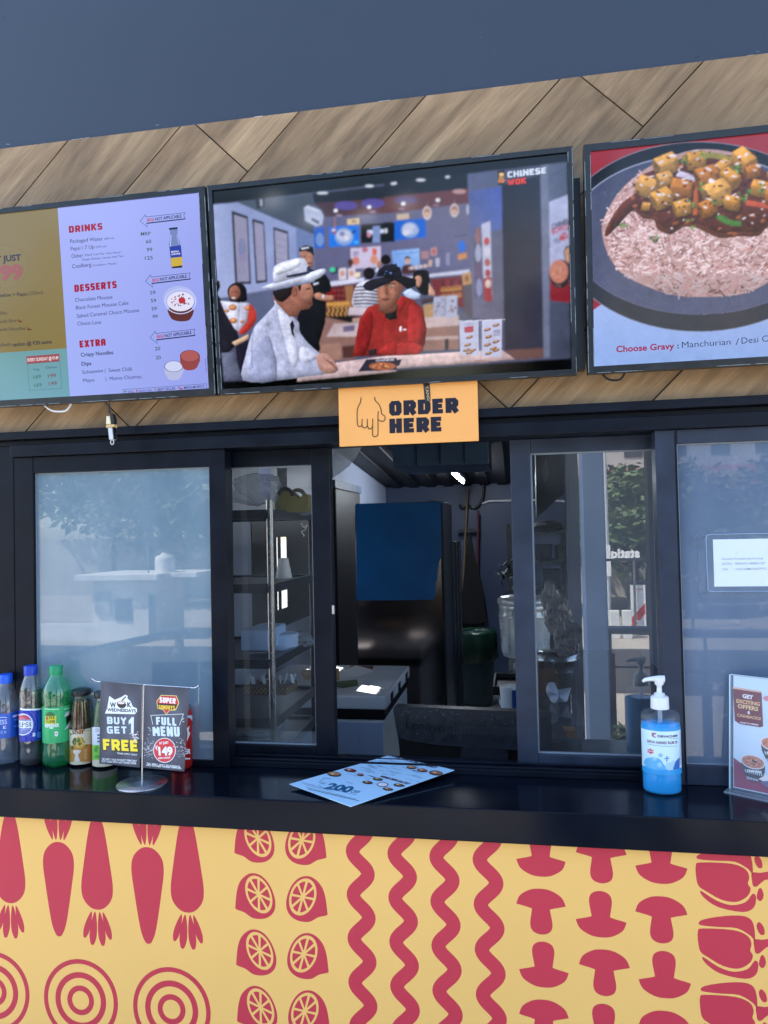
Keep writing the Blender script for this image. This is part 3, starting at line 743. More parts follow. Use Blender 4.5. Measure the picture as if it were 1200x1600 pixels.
# tube lamp and duct under the roof
t = thing('tube_lamp', 'lit white fluorescent tube under the dark corrugated roof', 'lamp', (-.49, 4.2, 2.1))
MB().tube([(-.49, 4.2, 2.105), (-.49, 5.4, 2.105)], .012, 10).build('tube', emit_mat('tube_light', (235, 245, 255), 36.0), t)
MB().box(-.51, -.47, 4.18, 5.42, 2.124, 2.15).build('batten', M_white, t)
d = thing('ceiling_duct', 'dark blue sheet metal box hanging under the roof', 'duct', (-.4, 3.2, 2.1))
mbx = MB(); x0, x1 = at(614, 727, 3.2).x, at(764, 727, 3.2).x; z0 = at(700, 727, 3.2).z
mbx.box(x0, x1, 3.2, 3.9, z0, 2.34); mbx.build('duct_body', pm('blue_sheet_metal', (84, 112, 142), .4, metal=.4, noise=(4, .2)), d, bevel=.006)
for i in range(1, 4): MB().box(x0+(x1-x0)*i/4-.004, x0+(x1-x0)*i/4+.004, 3.192, 3.199, z0+.01, 2.33).build('seam', pm('seam_metal', (34, 44, 58), .5), d)
br = MB()
for i, (x, z) in enumerate(((.02, 2.26), (.0, 2.20))): br.bar((x, 3.6, z), (x+.22, 3.6, z+.03), .02, .02)
br.bar((.10, 3.6, 2.22), (.16, 3.6, 2.06), .016, .016)
o = br.build('roof_bracket', M_steeld); tag(o, 'thin metal bracket rods under the roof beside the duct', 'bracket', kind='thing')

# chest freezer
fz = thing('chest_freezer', 'pale grey chest freezer with papers on its lid', 'freezer', (-.95, 2.05, 0))
M_fz = pm('freezer_enamel', (228, 230, 234), .3, noise=(3, .05)); M_lid = pm('freezer_lid', (222, 224, 228), .3, noise=(5, .06))
MB().box(-1.36, -.645, 1.66, 2.44, .06, .735).build('cabinet', M_fz, fz, bevel=.012)
MB().box(-1.36, -.64, 1.655, 2.445, .7355, .785).build('seal_band', M_black, fz, bevel=.004)
MB().box(-1.365, -.63, 1.645, 2.45, .7855, .85).build('lid', M_lid, fz, bevel=.008)
MB().box(-1.36, -.65, 1.656, 1.6595, .08, .72).box(-.78, -.775, 1.652, 1.6575, .08, .72).build('front_panel', pm('freezer_front', (178, 194, 222), .35), fz)
for y in (1.78, 2.02, 2.28): MB().box(-.6295, -.626, y, y+.06, .795, .835).build('hinge_cover', M_black, fz)
M_paper = pm('paper_sheet', (232, 234, 236), .7)
def sheet(name, pts, z, mat, label, cat='paper', th=.0012):
    P = [atz(x, y, z) for x, y in pts]
    o = MB().prism(P, (0, 0, th)).build(name, mat); return tag(o, label, cat, kind='thing')
sheet('paper_sheet', [(524, 1052), (556, 1040), (588, 1048), (560, 1058), (530, 1060)], .8525, M_paper, 'white paper sheet lying askew near the back of the freezer lid')
sheet('paper_sheet', [(576, 1075), (586, 1062), (618, 1064), (607, 1078)], .8525, M_paper, 'bright white sheet caught by the sun on the freezer lid')
sheet('magazine', [(538, 1047), (550, 1040), (584, 1041), (582, 1047)], .8515, pm('brown_print', (120, 60, 44), .5, noise=(30, .5)), 'brown printed leaflet partly under the white paper on the freezer', 'leaflet')
sheet('magazine', [(525, 1065), (558, 1062), (560, 1071), (536, 1075), (525, 1073)], .8515, pm('green_print', (86, 110, 60), .5, noise=(30, .5)), 'green printed leaflet at the front edge of the freezer lid', 'leaflet')
# fridge with blue film
fg = thing('upright_fridge', 'tall steel fridge still wrapped in torn blue protective film', 'fridge', (-.72, 3.0, 0))
FY = 2.75; fx0, fx1 = at(556, 900, FY).x, at(694, 900, FY).x; fz1 = at(620, 785, FY).z
MB().box(fx0, fx1, FY+.03, FY+.68, .05, fz1).build('body', M_steeld, fg, bevel=.01)
fdm = pm('fridge_steel', (150, 140, 138), .15, metal=1, bump=(2.2, .035), streak=None)
MB().box(fx0, fx1-.012, FY, FY+.0295, .08, fz1-.012).build('door', fdm, fg, bevel=.006)
fa = [at(*p, FY-.003) for p in ((556, 787), (692, 785), (692, 870), (688, 872), (686, 880), (684, 892), (683, 905), (680, 912), (681, 922), (678, 937), (620, 938), (557, 938))]
MB().prism(fa, (0, .0025, 0)).build('blue_film', pm('blue_film', (12, 98, 164), .42, noise=(2.2, .25), bump=(3, .1)), fg)
MB().box(fx1-.011, fx1-.001, FY-.004, FY+.03, .1, fz1-.02).build('door_edge', M_black, fg)
gz = MB()
for i in range(4): gz.tube([(at(704+i*4.5, 900, 3.5).x, 3.5+.01*i, .05), (at(704+i*4.5, 900, 3.5).x, 3.5+.01*i, at(704, 846, 3.5).z)], .013, 8)
o = gz.build('pipe_rack', pm('grey_pipe', (76, 80, 92), .4)); tag(o, 'grey vertical bars of a rack standing beside the fridge', 'rack', kind='thing')
# brooms and mop at the back wall
BY = 6.15
def pole(name, pts, r, mat, label, cat='broom', head=None):
    t = thing(name, label, cat, tuple(at(*pts[-1], BY)))
    MB().tube([at(x, y, BY) for x, y in pts], r, 8).build('handle', mat, t)
    if head: MB().prism(smooth_pts([at(x, y, BY+.03) for x, y in head[0]], 3), (0, -.06, 0)).build('head', head[1], t)
    return t
pole('broom', [(731, 765), (728, 820), (725, 880), (722, 940)], .012, pm('yellow_stick', (112, 92, 60), .5), 'broom with a yellow stick leaning on the back wall', head=([(716, 940), (727, 938), (730, 985), (712, 985)], M_black))
pole('mop', [(747, 798), (746, 860), (745, 930)], .012, pm('red_stick', (86, 34, 38), .5), 'mop with a red stick hanging on the back wall', 'mop', head=([(739, 925), (750, 922), (756, 975), (737, 975)], M_black))
o = MB().prism(smooth_pts([at(x, y, 6.0) for x, y in ((734, 832), (741, 870), (752, 910), (757, 950), (758, 972), (722, 972), (720, 940), (725, 900), (728, 870))], 3), (0, .1, 0)).build('hanging_apron', pm('black_cloth', (6, 7, 11), .9)); tag(o, 'black cloth hanging from the hook rail on the back wall', 'apron', kind='thing')
o = MB().box(at(716, 829, BY).x, at(749, 829, BY).x, BY, BY+.06, at(730, 831, BY).z, at(730, 826, BY).z).build('hook_rail', M_black); tag(o, 'dark hook rail fixed on the back wall above the brooms', 'rail', kind='thing')
o = MB().tube(smooth_pts([at(x, y, 6.25) for x, y in ((756, 755), (755, 775), (748, 790), (740, 794), (733, 791), (722, 794), (719, 788))], 4, False), .014, 8).build('cable', M_black); tag(o, 'thick black cable looping down the back wall', 'cable', kind='thing')
o = MB().tube([at(x, y, 6.26) for x, y in ((752, 787), (764, 783), (800, 782), (850, 781), (896, 784))], .012, 6).build('conduit', M_white); tag(o, 'white cable conduit running along the back wall', 'conduit', kind='thing')
o = MB().box(-.93, -.86, 6.2, 6.29, 1.83, 1.97).build('wall_switch', M_black, bevel=.01); tag(o, 'black switch box on the back wall above the fridge', 'switch', kind='thing')
# bin
bx = at(745, 1000, 5.2).x; bt = thing('waste_bin', 'dark bin with a green plastic bag turned over its rim', 'bin', (bx, 5.2, 0))
k = .17
MB().lathe([(k*.78, 0), (k*.8, .02), (k, .66)], (bx, 5.2, 0), 24).build('bucket', pm('dark_blue_plastic', (34, 58, 66), .5), bt)
MB().lathe([(k*1.0, .40), (k*1.12, .44), (k*1.18, .56), (k*1.08, .66), (k*1.02, .69), (k*.9, .66), (k*.8, .5)], (bx, 5.2, 0), 30, wave=lambda a, z, r: 1+.05*math.sin(7*a+z*30)+.03*math.sin(13*a), caps=False).build('bin_bag', pm('green_bag', (12, 48, 36), .35, noise=(9, .3)), bt)
# steel table on the right
tb = thing('steel_table', 'long stainless steel work table holding the steel urn', 'table', (.4, 2.2, 0))
TZ = .86; TXL = -.055
MB().box(TXL, .75, .62, 3.9, TZ-.035, TZ).build('table_top', pm('worn_steel_top', (120, 124, 132), .22, metal=.9, noise=(6, .2), rnoise=.1), tb, bevel=.003)
for x in (TXL+.05, .7):
    for y in (.7, 3.82): MB().box(x-.02, x+.02, y-.02, y+.02, 0, TZ-.0355).build('leg', M_steeld, tb)
ux, uy = atz(822, 1046, TZ).x, atz(822, 1046, TZ).y+.05
M_urn = pm('urn_steel', (226, 228, 230), .28, metal=.25, noise=(8, .08), rnoise=.08)
D_u = uy-CAM.y; ur = .5*(78/1150)*D_u
un = thing('steel_urn', 'tall polished steel urn with clamps and a white strip', 'urn', (ux, uy, TZ))
uz = lambda y: at(815, y, uy).z-TZ
MB().lathe([(ur*.86, .0), (ur*.93, .03), (ur*.96, uz(1010)), (ur, uz(985)), (ur*1.0, uz(984)), (ur*1.03, uz(981)), (ur*1.0, uz(978)), (ur*.98, uz(970)), (ur*1.0, uz(967)), (ur*.98, uz(964))], (ux, uy, TZ+.07), 40).build('body', M_urn, un)
MB().lathe([(ur*1.0, uz(963.9)), (ur*1.05, uz(960)), (ur*1.04, uz(955)), (ur*.9, uz(951)), (ur*.3, uz(948))], (ux, uy, TZ+.07), 40).build('lid', M_urn, un)
for a in (-1.9, -.6):
    MB().tube([(ux+ur*1.05*math.cos(a)+.03*math.cos(q)*math.cos(a+1.57), uy+ur*1.05*math.sin(a)+.03*math.cos(q)*math.sin(a+1.57), TZ+.07+uz(974)+.025*math.sin(q)) for q in [i*math.pi/6 for i in range(13)]], .006, 6).build('handle', M_urn, un)
MB().lathe([(ur*.5, 0), (ur*.5, .02), (ur*.3, .022)], (ux, uy, TZ), 24).build('foot', M_urn, un)
MB().tube([(ux-.3*ur, uy-ur*.75, TZ+.12), (ux-.3*ur, uy-ur*1.1, TZ+.11), (ux-.25*ur, uy-ur*1.12, TZ+.03)], .014, 8).build('tap', M_urn, un)
MB().box(ux-ur*.86, ux-ur*.66, uy-ur*.86, uy-ur*.78, TZ+.1, TZ+.1+uz(1000)*.6).build('label_strip', M_white, un)
tx, ty = atz(795, 1088, TZ).x, atz(795, 1085, TZ).y
tr_ = MB().box(tx-.07, tx+.22, ty-.16, ty+.16, TZ+.03, TZ+.045).box(tx-.07, tx+.22, ty-.16, ty-.15, TZ+.0455, TZ+.07).box(tx-.07, tx+.22, ty+.15, ty+.16, TZ+.0455, TZ+.07).box(tx-.07, tx-.06, ty-.1495, ty+.1495, TZ+.0455, TZ+.07).box(tx-.04, tx+.2, ty-.12, ty+.12, TZ+.0005, TZ+.0295)
o = tr_.build('baking_tray', M_black, bevel=.003); tag(o, 'black baking tray lying on the steel table before the urn', 'tray', kind='thing')
o = MB().lathe([(.035, 0), (.042, .1), (.043, .103), (.038, .1)], (atz(789, 1108, TZ).x+.02, atz(789, 1108, TZ).y, TZ), 20).build('paper_cup', M_white); tag(o, 'white paper cup on the steel table behind the monitor', 'cup', kind='thing')
q = atz(808, 1112, TZ); o = MB().box(q.x-.02, q.x+.04, q.y, q.y+.08, TZ, TZ+.09).build('carton', pm('blue_carton', (22, 62, 130), .5, noise=(20, .2)), bevel=.002); tag(o, 'small blue carton on the table by the right stile', 'carton', kind='thing')
q = atz(755, 1106, TZ-.06); cr = MB(); 
def crumple(mb, c, r, n=14, sq=(1, 1, 1), seed=1, amp=.3):
    rnd = random.Random(seed); vs = []; 
    for i in range(n+1):
        th = math.pi*i/n
        for j in range(2*n):
            ph = math.pi*j/n
            k = 1+amp*(math.sin(3*ph+seed+2*th)*.4+math.sin(5*th+seed*2+ph*2)*.35+(rnd.random()-.5)*.6)*math.sin(th)
            vs.append(Vector(c)+Vector((r*k*math.sin(th)*math.cos(ph)*sq[0], r*k*math.sin(th)*math.sin(ph)*sq[1], r*k*math.cos(th)*sq[2])))
    m_ = 2*n; fs = [(i*m_+j, i*m_+(j+1) % m_, (i+1)*m_+(j+1) % m_, (i+1)*m_+j) for i in range(n) for j in range(m_)]
    mb.add(vs, fs, 0, False); return mb
crumple(cr, (TXL-.012, q.y, TZ-.03), .05, sq=(.5, .7, 1.1), seed=3)
o = cr.build('rag', pm('pale_cloth', (196, 206, 226), .8)); tag(o, 'pale crumpled rag over the table edge behind the monitor', 'rag', kind='thing')
# back-right rack with odds and ends
rk = thing('storage_rack', 'dark steel rack with clutter against the right of the back wall', 'rack', (.3, 4.6, 0))
RY = 4.4; rx0, rx1 = at(796, 900, RY).x, at(886, 900, RY).x
for x in (rx0, rx1):
    for y in (RY, RY+.45): MB().box(x-.016, x+.016, y-.016, y+.016, 0, at(840, 818, RY).z).build('post', M_steeld, rk)
shz = [at(840, y, RY).z for y in (832, 876, 922, 985)]
for z in shz: MB().box(rx0-.02, rx1+.02, RY-.02, RY+.47, z-.025, z).build('shelf', M_steeld, rk)
for i, (px, y, w, hh, zi, col, lab) in enumerate(((855, 0, .2, .07, 0, (14, 15, 18), 'black bundle on the top shelf of the far rack'), (877, 0, .08, .12, 1, (128, 132, 110), 'pale green tub on the second shelf of the far rack'), (850, 0, .16, .13, 1, (60, 68, 86), 'grey tub on the second shelf of the far rack'), (862, 0, .14, .16, 2, (46, 52, 70), 'dark crate on the third shelf of the far rack'))):
    x = at(px, 870, RY).x; mbb = MB()
    if i == 0: crumple(mbb, (x, RY+.2, shz[0]+.05), .05, sq=(2.6, 2, 1), seed=5)
    elif i == 3: mbb.box(x-w/2, x+w/2, RY+.05, RY+.3, shz[zi]+.001, shz[zi]+hh)
    else: mbb.lathe([(w*.42, .001), (w*.5, hh*.9), (w*.53, hh), (w*.45, hh*.97)], (x, RY+.15, shz[zi]), 20)
    o = mbb.build(('bundle', 'tub', 'tub', 'crate')[i], pm('clutter_%d' % i, col, .6, noise=(20, .4))); tag(o, lab, ('bundle', 'tub', 'tub', 'crate')[i], kind='thing')
pl = MB(); rnd = random.Random(4); c = at(798, 895, 4.0)
for i in range(150):
    a = rnd.random()*6.28; e = rnd.uniform(-.9, .9); r = rnd.uniform(.03, .13); p = c+Vector((math.cos(a)*math.cos(e), math.sin(a)*math.cos(e), math.sin(e)*.9))*r
    u = Vector((rnd.uniform(-1, 1), rnd.uniform(-1, 1), rnd.uniform(-1, 1))).normalized(); v = u.cross(Vector((0, 0, 1))).normalized(); l = rnd.uniform(.012, .03)
    pl.quad([p+u*l, p+v*l*.4, p-u*l, p-v*l*.4])
o = pl.build('hanging_plant', pm('herb_green', (34, 74, 40), .6, noise=(30, .4)), recalc=False); tag(o, 'bunch of green herbs hanging beside the far rack', 'herbs', kind='thing')
# extractor hood
hd = [at(x, y, 3.2) for x, y in ((838, 690), (886, 690), (886, 766), (840, 806))]
o = MB().prism(hd, (0, .5, 0)).build('extractor_hood', pm('hood_metal', (40, 46, 58), .4, metal=.5, noise=(5, .2)), bevel=.006); tag(o, 'dark slanted extractor hood under the roof on the right', 'hood', kind='thing')
o = MB().prism(smooth_pts([at(x, y, 3.19) for x, y in ((853, 717), (857, 735), (856, 746), (850, 753), (848, 735))], 3), (0, .004, 0)).build('torn_sticker', pm('sticker_grey', (120, 126, 136), .6)); tag(o, 'pale torn sticker on the extractor hood', 'sticker', kind='thing')
# inner pier: plain pale wall right of the rack
o = MB().box(at(888, 900, 3.0).x, at(888, 900, 3.0).x+1.6, 3.0, 3.12, 0, 2.4).build('kitchen_partition', M_kwall); tag(o, kind='structure')
# wire rack behind the left sash
rk = thing('shelving_rack', 'dark wire rack of cups, boxes and bags behind the left sash', 'rack', (-1.0, .7, 0))
R0, R1 = .45, .94; px_ = at(424, 950, R0).x; pxl = px_-.62
M_rack = pm('rack_dark_metal', (30, 34, 44), .35, metal=.4)
for x, y in ((px_, R0), (px_, R1), (pxl, R0), (pxl, R1)):
    MB().tube([(x, y, .3), (x, y, at(424, 781, R0).z)], .0115, 14).build('post', M_steel if y == R0 and x == px_ else M_rack, rk)
RZ = [at(424, y, R0).z for y in (796, 912, 1030, 1122, 1178)]
for z in RZ[:5]:
    f = MB().box(pxl, px_-.012, R0-.012, R0+.006, z-.030, z).box(pxl, px_-.012, R1-.006, R1+.012, z-.030, z).box(px_-.010, px_+.010, R0+.012, R1-.012, z-.030, z).box(pxl-.01, pxl+.01, R0+.012, R1-.012, z-.030, z)
    f.box(pxl+.011, px_-.011, R0+.007, R1-.007, z-.012, z-.008)
    f.build('shelf', M_rack, rk)
M_cup = pm('paper_cup', (232, 232, 234), .6)
def cup_stack(px, y0, y1, Y, label):
    b, tp = at(px, y0, Y), at(px, y1, Y); H = tp.z-b.z; m_ = MB(); n = 9
    pr = [(.030, 0)]
    for i in range(n): pr += [(.031-.0014*i, H*(i+.15)/n), (.0285-.0014*i, H*(i+.3)/n), (.0290-.0014*i, H*(i+1)/n)]
    m_.lathe(pr, (b.x, Y, b.z), 24); o = m_.build('cup_stack', M_cup); tag(o, label, 'cup stack', kind='thing')
cup_stack(443.5, 903, 872, .70, 'upturned stack of white paper cups on the rack shelf')
td = thing('tape_dispenser', 'olive yellow tape dispenser on the top shelf of the rack', 'tape dispenser', tuple(at(455, 800, .62)))
ol = pm('olive_plastic', (128, 124, 44), .5)
MB().prism(smooth_pts([at(x, y, .60) for x, y in ((431, 797), (431, 775), (436, 768), (447, 766), (456, 770), (466, 778), (478, 772), (481, 790), (477, 799), (450, 800))], 3), (0, .06, 0)).build('body', ol, td, bevel=.002)
for dx_, dyy in ((0, .585), (9, .665)):
    c = at(449+dx_, 776, .62); MB().tube([(c.x+.026*math.cos(a), dyy+.012, c.z+.026*math.sin(a)) for a in [i*.2618 for i in range(13)]], .007, 8).build('tape_roll', M_black if dx_ == 0 else pm('tape_tan', (130, 126, 112), .4), td)
b_ = lambda x, y, Y: at(x, y, Y)
box_mat = pm('blue_white_box', (170, 200, 240), .45, noise=(10, .06))
def carton(px0, px1, y0, y1, Y, dep, mat, name, label, cat, bev=.004):
    a, c = at(px0, y0, Y), at(px1, y1, Y); o = MB().box(a.x, c.x, Y, Y+dep, c.z, a.z).build(name, mat, bevel=bev); return tag(o, label, cat, kind='thing')
carton(376, 419, 985, 1017, .55, .2, box_mat, 'food_box', 'pale blue stacked food boxes at the left of the rack', 'food box')
M_tub = pm('pale_tub', (186, 210, 244), .4, noise=(10, .06))
o = MB().lathe([(.048, 0), (.052, .02), (.05, .022), (.054, .042), (.051, .044), (.055, .062), (.052, .064), (.056, .082), (.05, .086), (.02, .088)], (at(443, 1018, .72).x, .72, at(443, 1026, .72).z), 30).build('lunch_tub', M_tub); tag(o, 'stack of pale blue round tubs on the rack right of the post', 'tub', kind='thing')
sb = MB(); crumple(sb, at(467, 1000, .8), .05, sq=(1.1, .8, .62), seed=8, amp=.35)
o = sb.build('plastic_bag', glass_mat('film_bag', (.9, .92, .95), 1.35, .15, .35, (.6, .66, .74))); tag(o, 'clear plastic bag on the rack beside the round tubs', 'plastic bag', kind='thing')
sb = MB(); crumple(sb, at(398, 765, .6), .07, sq=(1.3, .8, .8), seed=11, amp=.35)
o = sb.build('plastic_bag', glass_mat('film_bag', (.9, .92, .95), 1.35)); tag(o, 'clear plastic bag of packets on top of the rack', 'plastic bag', kind='thing')
sb = MB(); crumple(sb, at(470, 796, .75), .045, sq=(1.2, .8, .5), seed=13, amp=.35)
o = sb.build('plastic_bag', MATS['film_bag']); tag(o, 'small clear bag beside the tape dispenser', 'plastic bag', kind='thing')
sb = MB(); crumple(sb, at(400, 1137, .62), .06, sq=(1.7, .9, .55), seed=17, amp=.3)
o = sb.build('plastic_bag', MATS['film_bag']); tag(o, 'crumpled clear bag on the lowest shelf of the rack', 'plastic bag', kind='thing')
o = MB().tube(smooth_pts([at(x, y, .7) for x, y in ((470, 818), (475, 824), (480, 820), (476, 828), (471, 831), (475, 836), (474, 838))], 4, False), .0022, 6).build('loose_string', M_white); tag(o, 'short white knotted cord hanging below the top shelf', 'cord', kind='thing')
bk = thing('cutlery_basket', 'brown woven basket of wrapped cutlery on the rack', 'basket', tuple(at(420, 1080, .62)))
a, c = at(386, 1082, .62), at(455, 1070, .62)
wv = bpy.data.materials.new('basket_weave'); wv.use_nodes = True; p_ = wv.node_tree.nodes['Principled BSDF']
ck = wv.node_tree.nodes.new('ShaderNodeTexChecker'); ck.inputs['Scale'].default_value = 130; ck.inputs[1].default_value = lin((132, 104, 62))+(1,); ck.inputs[2].default_value = lin((34, 26, 18))+(1,)
tcw = wv.node_tree.nodes.new('ShaderNodeTexCoord'); wv.node_tree.links.new(tcw.outputs['Object'], ck.inputs[0]); wv.node_tree.links.new(ck.outputs[0], p_.inputs['Base Color'])
MB().box(a.x, c.x, .58, .70, a.z, c.z).build('basket', wv, bk, bevel=.006)
rnd = random.Random(3); ct = MB()
for i in range(16):
    x = a.x+(c.x-a.x)*(i+.5)/16; p0 = Vector((x, rnd.uniform(.6, .68), c.z-.004)); p1 = p0+Vector((rnd.uniform(-.015, .015), rnd.uniform(-.01, .01), rnd.uniform(.02, .04))); ct.bar(p0, p1, .012, .004)
ct.build('wrapped_cutlery', pm('wrapper', (186, 196, 212), .4), bk)
o = MB().prism([atz(x, y, .92) for x, y in ((470, 1053), (530, 1050), (530, 1062), (478, 1062))], (0, 0, .02)).build('wooden_board', pm('pale_wood', (186, 150, 104), .5, noise=(20, .2)), bevel=.002); tag(o, 'pale wooden board edge beyond the rack', 'board', kind='thing')
o = MB().box(at(384, 1144, .6).x, at(415, 1144, .6).x, .62, .8, at(400, 1172, .6).z, at(400, 1152, .6).z).build('white_carton', pm('dull_white_box', (150, 156, 170), .5), bevel=.003); tag(o, 'dull white carton at the bottom of the rack', 'carton', kind='thing')
o = MB().box(at(434, 800, .93).x, at(448, 735, .93).x, .93, .932, at(440, 765, .93).z, at(440, 728, .93).z).build('wall_note', pm('note_paper', (150, 156, 170), .7, noise=(60, .25))); tag(o, 'printed note pinned behind the tape dispenser', 'note', kind='thing')
# clear film hanging from the head at the left of the opening
fl = [at(x, y, .14) for x, y in ((519, 700), (565, 698), (558, 712), (545, 728), (530, 740), (519, 746))]
o = MB().prism(fl, (0, .004, 0)).build('plastic_sheet', glass_mat('hanging_film', (.8, .84, .9), 1.4, .2, .5, (.42, .46, .5))); tag(o, 'crumpled clear plastic sheet hanging in the corner of the opening', 'plastic sheet', kind='thing')
# shop monitor seen from the back
mo = thing('shop_monitor', 'dusty black monitor seen from behind in the open window', 'monitor', (-.15, .33, .86))
MY = .30; q = [(614.5, 1110), (616, 1105), (620, 1103.5), (700, 1107), (815, 1112), (860, 1114), (860, 1174), (815, 1172.5), (740, 1168), (680, 1163), (640, 1157), (622, 1152)]
M_mon = pm('dusty_black_plastic', (30, 34, 42), .42, noise=(55, .35), bump=(70, .08), rnoise=.15)
MB().prism([at(x, y, MY) for x, y in q], (0, .035, 0)).build('back_cover', M_mon, mo, bevel=.004)
MB().prism([at(x, y, MY+.03) for x, y in ((618, 1108), (860, 1116), (860, 1195), (628, 1195))], (0, .02, 0)).build('lower_shell', M_black, mo, bevel=.003)
MB().prism([at(x, y, MY-.01) for x, y in ((722, 1169), (728, 1167), (786, 1172), (794, 1176), (794, 1195), (716, 1195))], (0, .028, 0)).build('stand', M_mon, mo, bevel=.004)
vg = MB()
for i in range(40):
    x = 708+i*2.55; vg.bar(at(x, 1135+(x-700)*.02, MY-.001), at(x, 1147+(x-700)*.02, MY-.001), .0012, .002)
vg.build('vent_grille', pm('vent_dark', (58, 64, 74), .5), mo)
ar = Art((0, MY-.0005, 0), (1, 0, 0), (0, 0, 1), step=2e-5, start=1e-4)
ar.text('Lenovo', (634, 1138), (695, 1144), (10, 11, 15), h=14)
ar.build('logo', attr_mat('embossed_print', rough=.3), mo)
dm = MB(); rnd = random.Random(9)
for i in range(60):
    x = rnd.uniform(618, 812); y = 1106+(x-615)*.045+abs(rnd.gauss(0, 14)); l = rnd.uniform(.0006, .004); p = at(x, min(y, 1150), MY-.0008); a = rnd.uniform(0, 3.14)
    d = Vector((math.cos(a), 0, math.sin(a)))*l; n = Vector((-d.z, 0, d.x))*.25; dm.quad([p+d+n, p+d-n, p-d-n, p-d+n])
tag(dm.build('dust', pm('dust', (84, 92, 104), .9), mo, recalc=False), kind='stuff')
# things behind the right sash
def sack(name, pts, Y, dep, mat, seed, label, cat):
    """a limp crumpled bag: outline rings swelling towards the middle, creased by noise"""
    P = smooth_pts([at(x, y, Y) for x, y in pts], 5); n = len(P); c = sum(P, Vector())/n; rnd = random.Random(seed); mb = MB(); rings = []
    ph = [rnd.random()*6.28 for _ in range(8)]
    for sgn in (-1, 1):
        for k in ((1.0, .0), (.9, .55), (.7, .85), (.4, 1.0), (.12, 1.05)):
            if sgn == 1 and k[0] == 1.0: continue
            rings.append([c+(p-c)*k[0]+Vector((0, sgn*dep*.5*k[1]*(1+.5*math.sin(p.z*70+ph[0]+p.x*55)*math.sin(p.x*90+ph[1]-p.z*24)), 0)) for p in P])
    A_ = rings[:5][::-1]+rings[5:]
    vs = [v for r in A_ for v in r]; fs = [(i*n+j, i*n+(j+1) % n, (i+1)*n+(j+1) % n, (i+1)*n+j) for i in range(len(A_)-1) for j in range(n)]
    mb.add(vs, fs, 0, True); mb.add(A_[0], [list(range(n))]); mb.add(A_[-1], [list(range(n))[::-1]])
    return tag(mb.build(name, mat), label, cat, kind='thing')
hb_ = MB()
for px, py, r, sq_, sd in ((860, 935, .036, (.8, .7, 1.7), 3), (874, 965, .046, (.9, .7, 1.7), 9), (888, 998, .046, (1.0, .7, 1.4), 14)): crumple(hb_, at(px, py, .95), r, n=18, sq=sq_, seed=sd, amp=.5)
o = hb_.build('hanging_bag', pm('grey_polythene', (130, 124, 126), .3, noise=(16, .4), bump=(22, .9))); tag(o, 'crumpled grey plastic bag hanging behind the right sash', 'bag', kind='thing')
o = MB().tube([at(x, y, .93) for x, y in ((838, 862), (848, 885), (858, 905), (864, 912))], .004, 6).build('bag_cord', M_black); tag(o, 'black cord holding up the grey plastic bag', 'cord', kind='thing')
sack('folded_cloth', [(853, 1080), (856, 1068), (866, 1067), (872, 1078), (884, 1077), (892, 1075), (889, 1086), (886, 1095), (874, 1097), (862, 1097), (857, 1088)], .8, .07, pm('pale_cloth', (196, 206, 226), .8), 8, 'pale folded cloth lying behind the right sash', 'cloth')
o = MB().lathe([(.09, 0), (.1, .05), (.11, .055), (.1, .06), (.11, .08), (.05, .09)], (at(868, 1045, 1.6).x, 1.6, at(868, 1047, 1.6).z), 28).build('steel_pan', M_steel); tag(o, 'shiny steel pan on the table behind the right sash', 'pan', kind='thing')
o = MB().box(at(842, 1080, 1.4).x, at(872, 1080, 1.4).x, 1.4, 1.6, TZ, at(850, 1052, 1.4).z).build('spice_box', pm('brown_box', (112, 76, 52), .6, noise=(30, .4))); tag(o, 'brown printed box on the table below the steel pan', 'box', kind='thing')
o = MB().prism([at(x, y, .42) for x, y in ((881, 1141), (900, 1142), (903, 1155), (884, 1151))], (0, .05, 0)).build('kraft_box', pm('kraft_card', (150, 112, 78), .7)); tag(o, 'small brown card box low behind the right sash', 'box', kind='thing')
o = MB().box(at(842, 1100, .8).x, at(905, 1100, .8).x, .5, .95, at(870, 1122, .8).z, at(870, 1098, .8).z).build('acrylic_case', glass_mat('clear_acrylic', (.86, .9, .95), 1.5, 0, .12, (.5, .56, .66))); tag(o, 'clear acrylic case behind the lower right sash', 'case', kind='thing')
